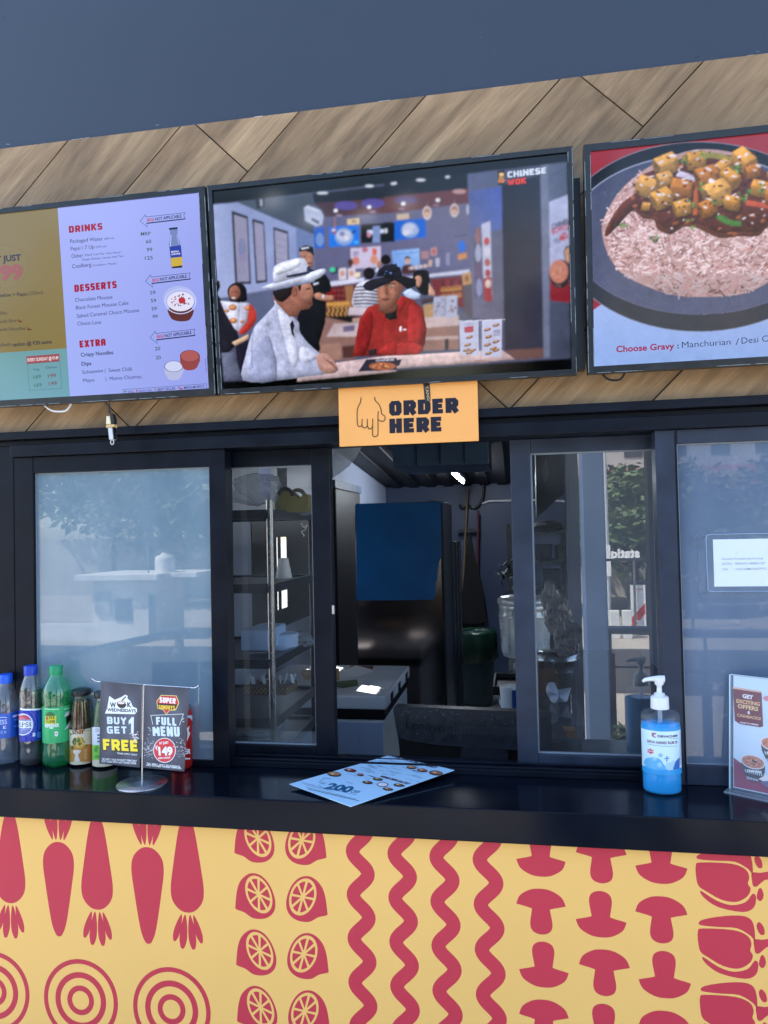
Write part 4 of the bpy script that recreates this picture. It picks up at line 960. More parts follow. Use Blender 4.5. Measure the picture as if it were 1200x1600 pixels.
# ------------------------------------------------------------------ the three menu screens
TO = Vector((0, -.125, 2.521)); TV_ = Vector((0, -.049, .519)).normalized(); TN = Vector((1, 0, 0)).cross(TV_); HT = .5215
M_bez = pm('screen_bezel', (20, 25, 32), .34, noise=(26, .4), rnoise=.15, bump=(20, .12))
M_wear = pm('worn_plastic_edge', (120, 132, 140), .5, noise=(40, .5))
def conv(ox, oy, s): return lambda x, y: (ox+x/s, oy+y/s)
def screen(label, x0, x1, bz, film=False):
    t = thing('menu_screen', label, 'screen', (x0+(x1-x0)/2, -.07, 2.0), 'screens mounted in a row on the plank wall')
    def P(u, v, d): return TO+Vector((u, 0, 0))+TV_*v+TN*d        # d > 0 towards the viewer
    def blk(mb, u0, u1, v0, v1, d0, d1):
        vs = [P(u, v, d) for d in (d0, d1) for v in (v0, v1) for u in (u0, u1)]
        mb.add(vs, [(0, 2, 3, 1), (4, 5, 7, 6), (0, 1, 5, 4), (2, 6, 7, 3), (0, 4, 6, 2), (1, 3, 7, 5)])
    m = MB(); blk(m, x0+.004, x1-.004, -HT+.004, -.004, -.045, -.008); blk(m, x0+.15, x1-.15, -HT+.1, -.1, -.06, -.0455); m.build('housing', M_black, t, bevel=.004)
    m = MB(); l, r, tp, bt = bz
    blk(m, x0, x0+l, -HT, 0, -.03, 0); blk(m, x1-r, x1, -HT, 0, -.03, 0); blk(m, x0+l, x1-r, -tp, 0, -.03, 0); blk(m, x0+l, x1-r, -HT, -HT+bt, -.03, 0)
    bz_ = m; rnd = random.Random(int(x0*1000)); wr_ = MB()
    for (u0, u1, v0, v1) in ((x0+l-.0016, x0+l-.0004, -HT+bt, -tp), (x1-r+.0004, x1-r+.0016, -HT+bt, -tp), (x0+.001, x0+.0022, -HT+.004, -.004), (x1-.0022, x1-.001, -HT+.004, -.004)):
        v = v0
        while v < v1-.02:
            L_ = rnd.uniform(.02, .09)
            if rnd.random() < .75: blk(wr_, u0, u1, v, min(v1, v+L_), .0002, .0006)
            v += L_+rnd.uniform(.003, .02)
    u = x0+.02
    while u < x1-.08:
        L_ = rnd.uniform(.02, .08)
        if rnd.random() < .4: blk(wr_, u, u+L_, -.0022, -.001, .0002, .0006)
        if rnd.random() < .5: blk(wr_, u, u+L_, -HT+.001, -HT+.0022, .0002, .0006)
        u += L_+.01
    bz_.add(wr_.v, wr_.f, 1); bz_.build('bezel', [M_bez, M_wear], t)
    m = MB(); blk(m, x0+l-.001, x1-r+.001, -HT+bt-.001, -tp+.001, -.008, -.006); m.build('panel', pm('screen_glass_black', (4, 4, 6), .12, spec=.4), t)
    a = (Film if film else Art)(P(0, 0, -.0058), (1, 0, 0), TV_, step=6e-6, start=1e-4)
    if film: a.setup(x0+l, x1-r, -HT+bt, -tp)
    return t, a, P, (x0+l, x1-r, -HT+bt, -tp)
# ---- left screen: price list
tL, A, P_, (u0, u1, v0, v1) = screen('leftmost screen showing the drinks, desserts and extras price list', -.746-.893, -.746, (.018, .018, .013, .018))
D = conv(0, 280, 3.4286)
A.rect(u0, v0, u1, v1, (150, 160, 236), px=False)
c0, c1, c2 = A.px(*D(297, 180)), A.px(*D(390, 1192)), A.px(*D(366, 905))
uo = (c0.x+c1.x)/2; vo = c2.y
A.poly([(u0, v0), (uo, v0), (uo, vo), (u0, vo)], [(106, 158, 176), (110, 164, 184), (112, 160, 168), (104, 150, 160)], px=False)
A.poly([(u0, vo), (uo, vo), (uo, v1), (u0, v1)], [(128, 112, 66), (138, 122, 76), (142, 128, 92), (132, 112, 62)], px=False)
A.poly([(uo, v0), (u1, v0), (u1, v1), (uo, v1)], [(162, 178, 248), (150, 160, 236), (158, 168, 242), (170, 180, 250)], px=False)
def tx(s, x0, y0, x1, y1, col, h=None, b=0.0): A.text(s, D(x0, y0), D(x1, y1), col, h=(h/3.4286 if h else None), bold=b)
def bk(s, x0, y0, x1, y1, col, h, **k): A.block(s, D(x0, y0), D(x1, y1), col, h/3.4286, **k)
NV, GR, RD = (44, 52, 98), (52, 96, 96), (166, 30, 62)
for s, q in (('DRINKS', (370, 288, 550, 270, 36)), ('DESSERTS', (400, 605, 627, 583, 38)), ('EXTRA', (428, 903, 568, 891, 37))): bk(s, *q[:4], RD, q[4], wt=.25, gap=.16)
for s, q in (('Packaged Water', (377, 343, 552, 328, 21)), ('Pepsi / 7 Up', (380, 383, 506, 371, 21)), ('Osher', (384, 423, 447, 417, 21)), ('Coolberg', (388, 478, 490, 467, 22)), ('Chocolate Mousse', (403, 657, 604, 640, 21)), ('Black Forest Mousse Cake', (408, 699, 690, 672, 21)), ('Salted Caramel Choco Mousse', (413, 743, 746, 711, 21)), ('Choco Lava', (416, 784, 542, 775, 21)), ('Schezwan', (443, 1044, 553, 1034, 20)), ('|  Sweet Chilli', (563, 1034, 708, 1026, 20)), ('Mayo', (446, 1088, 507, 1084, 20)), ('|  Momo Chutney..', (568, 1079, 768, 1065, 20))): tx(s, *q[:4], NV, q[4], .0)
for s, q in (('Crispy Noodles', (434, 951, 608, 937, 21)), ('Dips', (438, 999, 491, 996, 21))): tx(s, *q[:4], NV, q[4], .016)
for s, q in (('(500 ml)', (560, 325, 612, 320)), ('(475 ml)', (514, 369, 570, 364)), ('(Peach Iced Tea / Aam Panna /', (455, 412, 655, 396)), ('Masala Shikanji / Lemon Iced Tea)', (442, 437, 662, 416)), ('(Cranberry / Peach)', (497, 467, 623, 456))): tx(s, *q, NV, 11)
for s, q in (('MRP', (755, 303, 808, 300)), ('60', (782, 345, 812, 342)), ('99', (786, 388, 817, 386)), ('125', (777, 433, 820, 430)), ('59', (806, 618, 834, 616)), ('59', (809, 661, 838, 659)), ('59', (813, 704, 841, 702)), ('99', (818, 746, 846, 744)), ('20', (831, 918, 860, 916)), ('20', (835, 966, 863, 964))): tx(s, *q, GR, 20, .012)
for (x, y) in ((752, 225), (780, 547), (805, 849)):
    A.stroke([D(x, y), D(x+28, y-35), D(x+30, y-22), D(x+240, y-45), D(x+233, y-30), D(x+242, y-12), D(x+34, y+12), D(x+38, y+32), D(x, y)], .7, (40, 46, 90), sm=0)
    A.poly([D(x+33, y+9), D(x+240, y-15), D(x+240, y-9), D(x+36, y+15)], (40, 46, 90))
    tx('BIGI', x+38, y+3, x+74, y-1, (190, 60, 80), 17, .02); tx('NOT APPLICABLE', x+80, y-2, x+222, y-20, (36, 42, 84), 17, .02)
# drink bottle, dessert cup, dip cups in the price list
A.poly([D(*p) for p in ((908, 262), (952, 258), (952, 300), (966, 345), (978, 470), (920, 476), (906, 350), (914, 300))], (118, 134, 190)); A.poly([D(*p) for p in ((906, 262), (952, 257), (952, 268), (907, 272))], (30, 34, 60))
A.stroke([D(918, 300), D(914, 345), D(918, 400)], 1.2, (190, 205, 245)); A.stroke([D(948, 300), D(958, 345)], 1.0, (170, 185, 235))
A.poly([D(*p) for p in ((909, 362), (970, 354), (976, 418), (916, 424))], (44, 62, 170)); A.poly([D(*p) for p in ((916, 422), (976, 416), (978, 462), (920, 470))], (206, 176, 70)); tx('MASALA', 918, 395, 960, 390, (220, 225, 250), 10, .03); tx('SHIKANJI', 920, 408, 966, 402, (220, 225, 250), 9, .03)
A.poly([D(*p) for p in ((920, 470), (978, 462), (976, 474), (924, 478))], (40, 36, 56))
A.ell(*D(960, 640), 25, 20, (176, 186, 240)); A.poly([D(*p) for p in ((906, 690), (1032, 690), (1022, 748), (985, 762), (940, 758), (914, 740))], (96, 48, 52), sm=3)
A.ell(*D(968, 655), 21, 15.5, (226, 224, 250)); A.ell(*D(968, 655), 25, 20, (200, 208, 248), hole=.93)
rnd = random.Random(2)
for i in range(60):
    a = rnd.random()*6.28; r = rnd.uniform(.35, 1); x, y = D(966+58*r*math.cos(a), 652+40*r*math.sin(a)); A.ell(x, y, rnd.uniform(.7, 1.5), rnd.uniform(.6, 1.2), rnd.choice([(110, 50, 60), (170, 60, 70), (70, 40, 60), (236, 236, 252)]), n=6)
A.ell(*D(976, 650), 5.5, 5, (190, 50, 66))
A.poly([D(*p) for p in ((882, 1010), (982, 996), (970, 1062), (940, 1076), (905, 1072))], (182, 188, 226), sm=2); A.ell(*D(932, 1003), 15, 9, (206, 212, 245)); A.ell(*D(932, 1003), 15, 9, (120, 130, 180), hole=.9)
A.poly([D(*p) for p in ((966, 955), (1072, 940), (1056, 1010), (1020, 1024), (985, 1015))], (150, 70, 72), sm=2); A.ell(*D(1018, 948), 15.5, 9.5, (176, 92, 92)); A.ell(*D(1018, 948), 15.5, 9.5, (120, 62, 80), hole=.9)
A.stroke([D(660, 1128), D(1108, 1096), D(1110, 1122), D(662, 1152)], .6, (70, 76, 130), closed=True)
for x, c in ((672, (70, 130, 90)), (735, (180, 70, 80)), (832, (150, 130, 80))): A.ell(*D(x, 1139-(x-660)*.07), 1.6, 1.6, c, n=8)
tx('VEG', 684, 1145, 718, 1143, NV, 12); tx('NON VEG', 746, 1141, 816, 1136, NV, 12); tx('BEST SELLER', 846, 1134, 942, 1127, NV, 13, .01); tx('MEDIUM SPICY', 988, 1124, 1098, 1116, NV, 13, .01); A.stroke([D(958, 1112), D(968, 1124), D(982, 1122)], 1.6, (180, 50, 60))
tx('*Terms: E.& O.E', 1110, 1035, 1104, 962, NV, 8)
tx('T JUST', -20, 446, 115, 434, (46, 48, 84), 33, .03); tx('99', 0, 540, 125, 533, (158, 92, 98), 78, .05)
for i in range(48):
    a = 2*math.pi*i/48; A.ell(*D(36+118*math.cos(a), 468+116*math.sin(a)), .5, .5, (80, 76, 70), n=6)
tx('below + Pepsi', 0, 632, 146, 624, (52, 52, 70), 20, .015); tx('(250ml)', 154, 622, 234, 616, (70, 68, 72), 20)
tx('dles', 0, 727, 38, 724, (62, 60, 72), 20); tx('with Rice', 0, 772, 90, 766, (62, 60, 72), 20); tx('with Noodles', 0, 815, 138, 808, (62, 60, 72), 20)
for x, y in ((98, 752), (148, 795)): A.stroke([D(x, y), D(x+8, y+12), D(x+22, y+10)], 2, (110, 52, 52))
tx('cken', 0, 898, 60, 893, (56, 54, 70), 22); tx('option @ \u20b930 extra', 70, 896, 280, 880, (46, 46, 72), 20, .02)
A.poly([D(143, 950), D(320, 936), D(320, 976), D(145, 990)], (160, 74, 84)); tx('EVERY SUNDAY @ \u20b9149', 150, 978, 315, 965, (236, 226, 232), 18, .025)
A.stroke([D(148, 990), D(322, 976), D(333, 1120), D(160, 1133)], .5, (80, 110, 130), closed=True)
tx('Veg', 180, 1026, 212, 1024, (60, 84, 100), 14); tx('Chicken', 247, 1016, 308, 1012, (60, 84, 100), 14)
for y in (0, 44): tx('169', 182+y*.1, 1070+y, 222+y*.1, 1066+y, (66, 112, 108), 20, .01); tx('199', 260+y*.1, 1064+y*.95, 303+y*.1, 1060+y*.95, (128, 62, 84), 20, .01)
A.build('picture', SCREEN, tL)
# ---- middle screen: film of a restaurant
tM, A, P_, (u0, u1, v0, v1) = screen('middle screen showing a cook in a red shirt and a guest in a white hat', -.740, .153, (.012, .012, .012, .014), True)
a = conv(310, 220, 3.81); b = conv(600, 220, 3.75)
def pa(pts, col, sm=0): A.poly([a(*p) for p in pts], col, sm=sm)
def pb(pts, col, sm=0): A.poly([b(*p) for p in pts], col, sm=sm)
def ea(x, y, rx, ry, col, **k): A.ell(*a(x, y), rx/3.81, ry/3.81, col, **k)
def eb(x, y, rx, ry, col, **k): A.ell(*b(x, y), rx/3.75, ry/3.75, col, **k)
TL, BL, TR, BR = a(72, 384), a(152, 1432), b(1068, 128), b(1092, 1272)
A.poly([BL, BR, TR, TL], (86, 90, 122))
pa([(72, 384), (236, 370), (582, 520), (690, 560), (690, 870), (590, 880), (300, 922), (110, 945)], [(176, 190, 240), (150, 164, 214), (142, 156, 206), (120, 134, 184), (110, 120, 168), (140, 150, 200), (170, 182, 230), (178, 190, 240)])
pa([(110, 940), (450, 882), (620, 872), (620, 1120), (140, 1200)], (98, 106, 142))
pa([(236, 370), (640, 318), (682, 318), (690, 470), (686, 556)], [(78, 90, 112), (110, 126, 150), (70, 80, 98), (60, 68, 88), (54, 62, 84)])
pa([(340, 352), (395, 346), (396, 392), (352, 410)], (24, 26, 36)); pa([(366, 352), (382, 350), (384, 390), (370, 392)], (160, 170, 200))
pa([(580, 516), (688, 560), (694, 900), (592, 760)], (104, 122, 172))
pa([(680, 318), (1180, 262), (1180, 350), (690, 376)], (16, 17, 28)); pb([(0, 244), (490, 196), (492, 285), (0, 334)], (16, 17, 28))
pa([(688, 374), (1180, 342), (1180, 432), (745, 456), (740, 420)], [(70, 40, 52), (92, 50, 56), (96, 52, 56), (70, 48, 62), (60, 40, 56)]); pb([(0, 332), (492, 282), (494, 368), (0, 432)], [(92, 50, 56), (112, 62, 64), (104, 56, 60), (96, 52, 56)])
pa([(745, 456), (1180, 430), (1180, 840), (690, 870), (690, 560)], (92, 92, 128)); pb([(0, 432), (496, 366), (520, 780), (0, 830)], [(98, 98, 132), (112, 108, 138), (104, 102, 140), (92, 92, 128)])
for x, y, w in ((740, 314, 34), (1018, 272, 26), (1160, 258, 16)): ea(x, y, w, 7, (226, 232, 250))
for x, y, w in ((215, 233, 28), (64, 252, 12), (372, 215, 14)): eb(x, y, w, 7, (226, 232, 250))
ea(880, 388, 70, 26, (84, 70, 150)); ea(1040, 375, 70, 28, (80, 68, 150)); eb(130, 350, 70, 22, (86, 66, 120)); eb(440, 300, 40, 14, (190, 150, 150))
for x, y in ((818, 418), (1017, 397)): ea(x, y, 12, 10, (240, 240, 255)); ea(x+20, y+28, 20, 6, (150, 130, 160))
for x, y in ((113, 371), (315, 350)): eb(x, y, 13, 11, (240, 240, 255)); eb(x-10, y+30, 20, 6, (150, 120, 140))
pa([(628, 402), (652, 386), (730, 418), (747, 450), (738, 500), (702, 512), (636, 478)], (168, 178, 212)); pa([(676, 458), (722, 482), (716, 500), (672, 476)], (60, 66, 90)); pa([(628, 402), (652, 386), (730, 418), (712, 426)], (200, 208, 236))
for fr_, inn in (([(200, 418), (296, 452), (316, 852), (222, 856)], [(212, 440), (290, 466), (306, 838), (232, 842)]), ([(322, 466), (392, 486), (412, 842), (344, 850)], [(332, 484), (386, 500), (402, 830), (352, 834)]), ([(446, 514), (536, 542), (542, 745), (456, 752)], [(455, 532), (530, 556), (534, 745), (464, 750)])):
    pa(fr_, (22, 24, 40)); pa(inn, (158, 156, 190))
ea(262, 640, 24, 60, (134, 140, 184)); ea(268, 700, 26, 26, (150, 144, 186))
for i in range(4): pa([(466, 580+i*40), (520, 590+i*40), (520, 596+i*40), (466, 586+i*40)], (140, 140, 176))
# menu displays in the film
pa([(686, 520), (750, 512), (752, 640), (692, 642)], (34, 90, 190)); ea(724, 590, 24, 40, (110, 140, 200))
pa([(775, 515), (956, 503), (958, 624), (779, 634)], (26, 110, 216)); ea(868, 572, 56, 52, (120, 150, 200)); ea(866, 566, 44, 36, (176, 184, 214)); ea(856, 556, 16, 14, (120, 120, 170)); ea(880, 580, 14, 12, (206, 200, 210)); ea(925, 545, 16, 6, (20, 30, 90), rot=-.7); ea(940, 605, 14, 8, (60, 170, 240))
pa([(968, 500), (1168, 488), (1168, 602), (968, 612)], (14, 16, 26)); pa([(1006, 536), (1124, 526), (1124, 548), (1006, 560)], (196, 206, 236)); pa([(1038, 510), (1082, 508), (1082, 606), (1038, 608)], (120, 140, 190)); ea(1016, 560, 12, 16, (190, 130, 150))
pa([(1168, 486), (1181, 485), (1181, 600), (1168, 602)], (34, 100, 200)); pb([(0, 480), (48, 476), (50, 586), (0, 590)], (12, 14, 24)); A.text('S', b(4, 540), b(20, 539), (230, 235, 250), h=6, bold=.04)
pb([(62, 470), (243, 457), (247, 566), (66, 585)], (24, 96, 206)); eb(152, 524, 52, 46, (126, 156, 206)); eb(150, 518, 40, 32, (186, 192, 222)); eb(128, 540, 20, 16, (206, 206, 226)); eb(184, 526, 18, 16, (160, 176, 216))
pa([(886, 468), (958, 462), (959, 498), (887, 502)], (206, 186, 150)); pb([(74, 434), (146, 426), (147, 460), (76, 466)], (196, 176, 160)); pa([(912, 476), (940, 474), (940, 488), (912, 490)], (150, 120, 90))
ea(812, 500, 5, 50, (150, 110, 120)); ea(806, 540, 18, 18, (120, 80, 130)); ea(806, 534, 12, 8, (200, 200, 226))
for x, y in ((252, 425), (412, 410)): eb(x, y, 26, 40, (210, 196, 200)); eb(x, y-2, 18, 26, (170, 120, 110)); eb(x, y+6, 14, 12, (220, 180, 150)); A.stroke([b(x, y-70), b(x, y-38)], .5, (160, 150, 170))
eb(490, 405, 8, 30, (190, 190, 210))
pa([(905, 642), (1085, 628), (1088, 752), (912, 764)], (186, 178, 206)); ea(938, 716, 22, 26, (190, 120, 110)); ea(1046, 708, 22, 26, (196, 130, 110)); ea(992, 650, 18, 16, (170, 100, 120)); pa([(1036, 644), (1062, 642), (1062, 680), (1036, 682)], (196, 90, 80)); pa([(920, 660), (954, 656), (954, 684), (920, 688)], (150, 140, 180))
pb([(44, 646), (206, 632), (210, 752), (58, 768)], [(120, 160, 226), (150, 186, 240), (130, 170, 232), (110, 150, 214)]); pb([(60, 664), (200, 650), (200, 656), (60, 670)], (90, 130, 210))
eb(137, 690, 16, 14, (60, 44, 50)); eb(138, 706, 14, 18, (206, 160, 140)); pb([(104, 745), (122, 728), (160, 726), (182, 748), (176, 775), (108, 780)], (74, 40, 52), sm=2)
pb([(218, 650), (262, 646), (262, 690), (220, 694)], (170, 130, 140)); pb([(272, 630), (308, 622), (312, 672), (274, 676)], (176, 140, 150)); eb(292, 650, 10, 16, (190, 90, 90))
pb([(362, 660), (384, 656), (384, 730), (364, 732)], (140, 140, 176)); eb(455, 620, 22, 34, (44, 110, 220)); pb([(432, 668), (484, 656), (486, 688), (434, 700)], (206, 140, 80)); pb([(300, 690), (326, 688), (324, 738), (304, 740)], (180, 180, 206)); pb([(260, 700), (282, 698), (280, 736), (262, 738)], (196, 170, 160))
pb([(410, 560), (500, 548), (500, 553), (410, 565)], (70, 70, 100))
# counter in the film
pa([(760, 870), (990, 850), (990, 1060), (756, 1050)], (92, 34, 42))
for i in range(7):
    for j in range(4): ea(812+i*24, 890+j*32, 8, 8, (190, 140, 80) if j > 2 else (150, 60, 60), n=8)
pa([(872, 866), (922, 860), (924, 990), (884, 994)], (150, 104, 74)); pa([(764, 962), (900, 956), (900, 978), (764, 986)], (206, 150, 80))
for i in range(6): A.stroke([a(770+i*26, 990), a(780+i*26, 1010), a(768+i*26, 1030), a(778+i*26, 1046)], 1.8, (206, 170, 90), sm=3)
pa([(752, 1046), (936, 1040), (930, 1086), (752, 1094)], (18, 16, 26))
pa([(780, 840), (985, 816), (990, 838), (786, 866)], (206, 206, 232)); pb([(120, 800), (500, 754), (502, 778), (126, 812)], (206, 208, 236))
pb([(270, 812), (462, 790), (470, 980), (310, 940)], (120, 40, 48))
for j in range(3):
    for i in range(5): eb(345+i*26, 826+j*18, 9, 7, (150, 54, 54) if i % 2 else (70, 26, 36), n=8)
for j, c in ((868, (206, 160, 80)), (910, (206, 170, 90))):
    pb([(332, j-8), (452, j-22), (454, j+6), (334, j+18)], (190, 140, 66)); A.stroke([b(336+i*14, j+(6 if i % 2 else -6)-i*1.6) for i in range(9)], 1.7, (150, 50, 52), sm=3)
pb([(456, 780), (508, 768), (512, 838), (462, 848)], (196, 150, 100)); eb(484, 808, 12, 20, (150, 100, 60)); pb([(462, 848), (512, 838), (520, 1045), (470, 1020)], (96, 84, 96))
for x, y in ((846, 790), (900, 790)): pa([(x-10, y-28), (x+34, y-32), (x+36, y+34), (x-8, y+40)], (206, 196, 210)); ea(x+12, y, 14, 18, (190, 140, 130))
pa([(786, 760), (832, 752), (834, 790), (790, 800)], (56, 66, 90)); ea(800, 768, 16, 14, (60, 200, 150)); ea(906, 726, 16, 24, (70, 44, 50)); pa([(934, 786), (964, 782), (964, 810), (936, 816)], (226, 206, 180))
for i in range(9): eb(150+i*13, 748-i*2, 8, 10, (216, 206, 216) if i % 2 else (180, 150, 150), n=8)
A.tex = .03
# right side of the film
pb([(488, 196), (700, 172), (706, 1060), (520, 1036)], [(92, 100, 140), (88, 96, 128), (110, 108, 132), (118, 112, 140)]); pb([(492, 300), (690, 270), (690, 520), (500, 560)], [(86, 98, 160), (78, 100, 190), (90, 112, 190), (100, 106, 150)])
pb([(525, 520), (566, 500), (580, 920), (535, 912)], (92, 84, 118))
for i in range(4): eb(548+i*3, 560+i*100, 18, 54, ((150, 110, 120), (170, 176, 206), (110, 90, 120), (150, 150, 190))[i])
pb([(570, 492), (622, 470), (633, 945), (586, 936)], (196, 200, 230)); pb([(580, 808), (629, 796), (633, 945), (586, 936)], (166, 54, 60))
for i in range(5): eb(601+i*2, 590+i*62, 17, 24, ((190, 70, 76), (220, 216, 236), (180, 100, 90), (176, 70, 80), (226, 206, 200))[i])
pb([(688, 262), (922, 200), (934, 1216), (706, 1226)], [(26, 28, 44), (36, 40, 60), (60, 62, 82), (46, 48, 68)])
pb([(706, 1226), (934, 1212), (940, 1270), (770, 1282)], (116, 84, 80))
pb([(914, 152), (960, 140), (972, 1266), (934, 1270)], (120, 128, 160)); pb([(958, 140), (1068, 128), (1092, 1272), (970, 1266)], [(100, 112, 146), (84, 96, 126), (66, 72, 94), (76, 84, 108)])
A.stroke([b(966, 216), b(1068, 160)], .6, (40, 46, 66))
pb([(965, 362), (1074, 318), (1092, 948), (972, 936)], (184, 192, 234)); pb([(969, 812), (1086, 756), (1092, 948), (972, 936)], (150, 34, 50))
for s, y, c, h in (('CHINES', 520, (40, 46, 84), 30), ('BOWLS', 550, (190, 60, 80), 32), ('40', 598, (196, 40, 62), 42)): A.text(s, b(985 if s != '40' else 1036, y), b(1082, y-34), c, h=h/3.75, bold=.04)
A.text('YOU', b(996, 608), b(1030, 598), (60, 66, 110), h=8, bold=.02)
eb(1030, 780, 64, 84, (34, 28, 40)); eb(1022, 766, 54, 68, (206, 130, 110))
rnd = random.Random(6)
for i in range(60): x = 1022+rnd.gauss(0, 22); y = 766+rnd.gauss(0, 30); A.stroke([b(x, y), b(x+rnd.uniform(-12, 12), y+rnd.uniform(-8, 8))], .9, rnd.choice([(236, 190, 160), (190, 90, 80), (160, 60, 60), (230, 200, 180)]))
pb([(1050, 650), (1062, 620), (1080, 616), (1088, 740), (1060, 720)], (40, 30, 44)); pb([(1056, 650), (1066, 630), (1080, 626), (1086, 720), (1064, 706)], (206, 150, 120))
# floor and tables of the film
pa([(600, 1060), (760, 1050), (940, 1090), (930, 1300), (600, 1330)], (150, 112, 108))
pa([(888, 1036), (900, 992), (1030, 986), (1020, 1040)], (206, 190, 206)); pa([(918, 1056), (1010, 1050), (1010, 1074), (918, 1080)], (196, 160, 150))
pa([(762, 1168), (806, 1090), (960, 1080), (948, 1166)], [(206, 186, 196), (196, 170, 180), (206, 186, 196), (214, 194, 204)]); pa([(762, 1166), (948, 1164), (944, 1184), (766, 1186)], (150, 112, 104)); pa([(862, 1104), (934, 1096), (928, 1132), (864, 1138)], (112, 100, 140))
pa([(856, 1222), (930, 1216), (926, 1290), (860, 1294)], (84, 52, 52)); pa([(728, 1210), (850, 1200), (850, 1300), (728, 1310)], (170, 128, 118))
pb([(230, 1036), (440, 1020), (440, 1080), (240, 1096)], (210, 186, 190)); pb([(240, 1096), (440, 1080), (440, 1220), (230, 1230)], (160, 120, 112)); pb([(236, 1150), (436, 1142), (436, 1160), (236, 1166)], (206, 180, 180)); pb([(355, 1160), (378, 1158), (378, 1224), (357, 1226)], (40, 34, 44))
pb([(230, 960), (300, 952), (300, 1030), (236, 1036)], (186, 150, 110)); pb([(430, 985), (520, 1040), (520, 1050), (440, 1062)], (100, 98, 120))
for ox, oy, w, h in ((290, 916, 66, 118), (360, 910, 68, 128)): pb([(ox, oy), (ox+w, oy-6), (ox+w, oy+h-6), (ox, oy+h)], (186, 190, 220))
rnd = random.Random(12)
for i in range(26): x = rnd.uniform(300, 345) if i % 2 else rnd.uniform(368, 418); y = rnd.uniform(930, 1020); eb(x, y, rnd.uniform(4, 10), rnd.uniform(3, 7), rnd.choice([(150, 80, 60), (110, 70, 80), (90, 90, 130), (190, 140, 100)]), n=8)
def haze(r): A.img[:] = np.stack([box_blur(A.img[:, :, i], r) for i in range(3)], 2)
haze(2)
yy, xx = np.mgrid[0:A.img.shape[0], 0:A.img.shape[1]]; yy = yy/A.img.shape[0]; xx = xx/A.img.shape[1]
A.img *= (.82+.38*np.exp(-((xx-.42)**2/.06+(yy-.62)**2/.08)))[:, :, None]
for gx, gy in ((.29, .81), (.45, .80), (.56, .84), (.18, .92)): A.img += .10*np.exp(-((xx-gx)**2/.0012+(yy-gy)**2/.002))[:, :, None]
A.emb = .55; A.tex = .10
# guests and staff
pa([(104, 830), (128, 836), (132, 870), (120, 900), (106, 910)], (20, 16, 26)); pa([(110, 940), (140, 950), (200, 1060), (240, 1160), (236, 1200), (180, 1260), (135, 1250)], (28, 28, 40), sm=2)
pa([(140, 1262), (216, 1256), (262, 1420), (156, 1430)], (96, 102, 128)); pa([(200, 1200), (300, 1150), (300, 1180), (222, 1220)], (210, 176, 150)); pa([(222, 1220), (300, 1180), (296, 1250), (262, 1420), (230, 1300)], (30, 28, 44))
ea(232, 900, 58, 56, (22, 18, 28)); pa([(176, 900), (290, 900), (292, 950), (262, 965), (192, 955)], (22, 18, 28)); ea(218, 905, 34, 44, (150, 98, 82)); ea(212, 936, 14, 5, (226, 206, 200)); ea(204, 902, 5, 3, (30, 20, 24)); ea(226, 902, 5, 3, (30, 20, 24))
pa([(240, 1000), (300, 965), (340, 1010), (344, 1070), (300, 1130), (244, 1150)], (196, 62, 52), sm=2)
pa([(132, 952), (250, 966), (240, 1134), (218, 1120), (160, 1020)], (206, 208, 232)); pa([(250, 962), (306, 966), (290, 1080), (240, 1134)], (186, 186, 212))
for x, y, r in ((206, 992, 24), (210, 1070, 22), (292, 996, 18), (172, 1012, 14), (262, 1076, 12)): ea(x, y, r, r*.8, (170, 96, 66)); ea(x, y-2, r*.7, r*.5, (206, 150, 96))
pa([(598, 660), (606, 636), (640, 626), (676, 640), (688, 690), (684, 760), (640, 760)], (170, 120, 104)); pa([(600, 664), (602, 640), (640, 622), (684, 634), (690, 690), (670, 668), (636, 656)], (24, 24, 36)); pa([(612, 640), (656, 632), (662, 640), (618, 650)], (206, 210, 230)); ea(634, 690, 7, 3, (40, 26, 30)); ea(664, 692, 5, 3, (40, 26, 30)); A.ell(*a(660, 730), 6, 1.5, (130, 70, 70))
pa([(600, 770), (690, 770), (760, 800), (792, 870), (760, 960), (756, 1080), (720, 1200), (722, 1250), (600, 1250), (590, 1000)], (16, 17, 28), sm=2); pa([(684, 850), (716, 842), (718, 852), (688, 862)], (196, 200, 222))
pa([(690, 915), (720, 904), (756, 918), (800, 920), (804, 950), (750, 952), (700, 940)], (176, 122, 104), sm=2); pa([(738, 918), (752, 918), (752, 940), (738, 940)], (206, 206, 226)); pa([(760, 906), (820, 896), (822, 914), (770, 922)], (130, 20, 34))
# striped guest, far guests
ea(1016, 790, 34, 36, (26, 20, 28)); pa([(1030, 830), (1060, 850), (1080, 940), (1074, 990), (926, 990), (920, 930), (940, 862), (985, 836)], (196, 196, 216), sm=2)
for i in range(6): A.stroke([a(930-(i > 2)*6, 872+i*20), a(1000, 868+i*20), a(1074, 880+i*19)], 2.0, (60, 60, 84), sm=2)
ea(1115, 710, 30, 28, (22, 18, 26)); ea(1076, 735, 14, 22, (176, 126, 106)); pa([(1052, 780), (1062, 750), (1084, 770), (1080, 790)], (190, 196, 220))
eb(10, 690, 26, 22, (22, 18, 26)); pb([(168, 800), (178, 764), (220, 756), (262, 768), (270, 860), (262, 902), (220, 900), (196, 870), (172, 830)], (18, 15, 22), sm=2); pb([(182, 800), (210, 792), (222, 820), (208, 856), (190, 850)], (190, 140, 122), sm=2); pb([(262, 830), (300, 890), (300, 910), (262, 905)], (196, 150, 130)); pb([(110, 890), (150, 862), (176, 880), (214, 900), (210, 925), (140, 930)], (190, 206, 240)); pb([(215, 930), (290, 915), (290, 940), (220, 958)], (70, 54, 60))
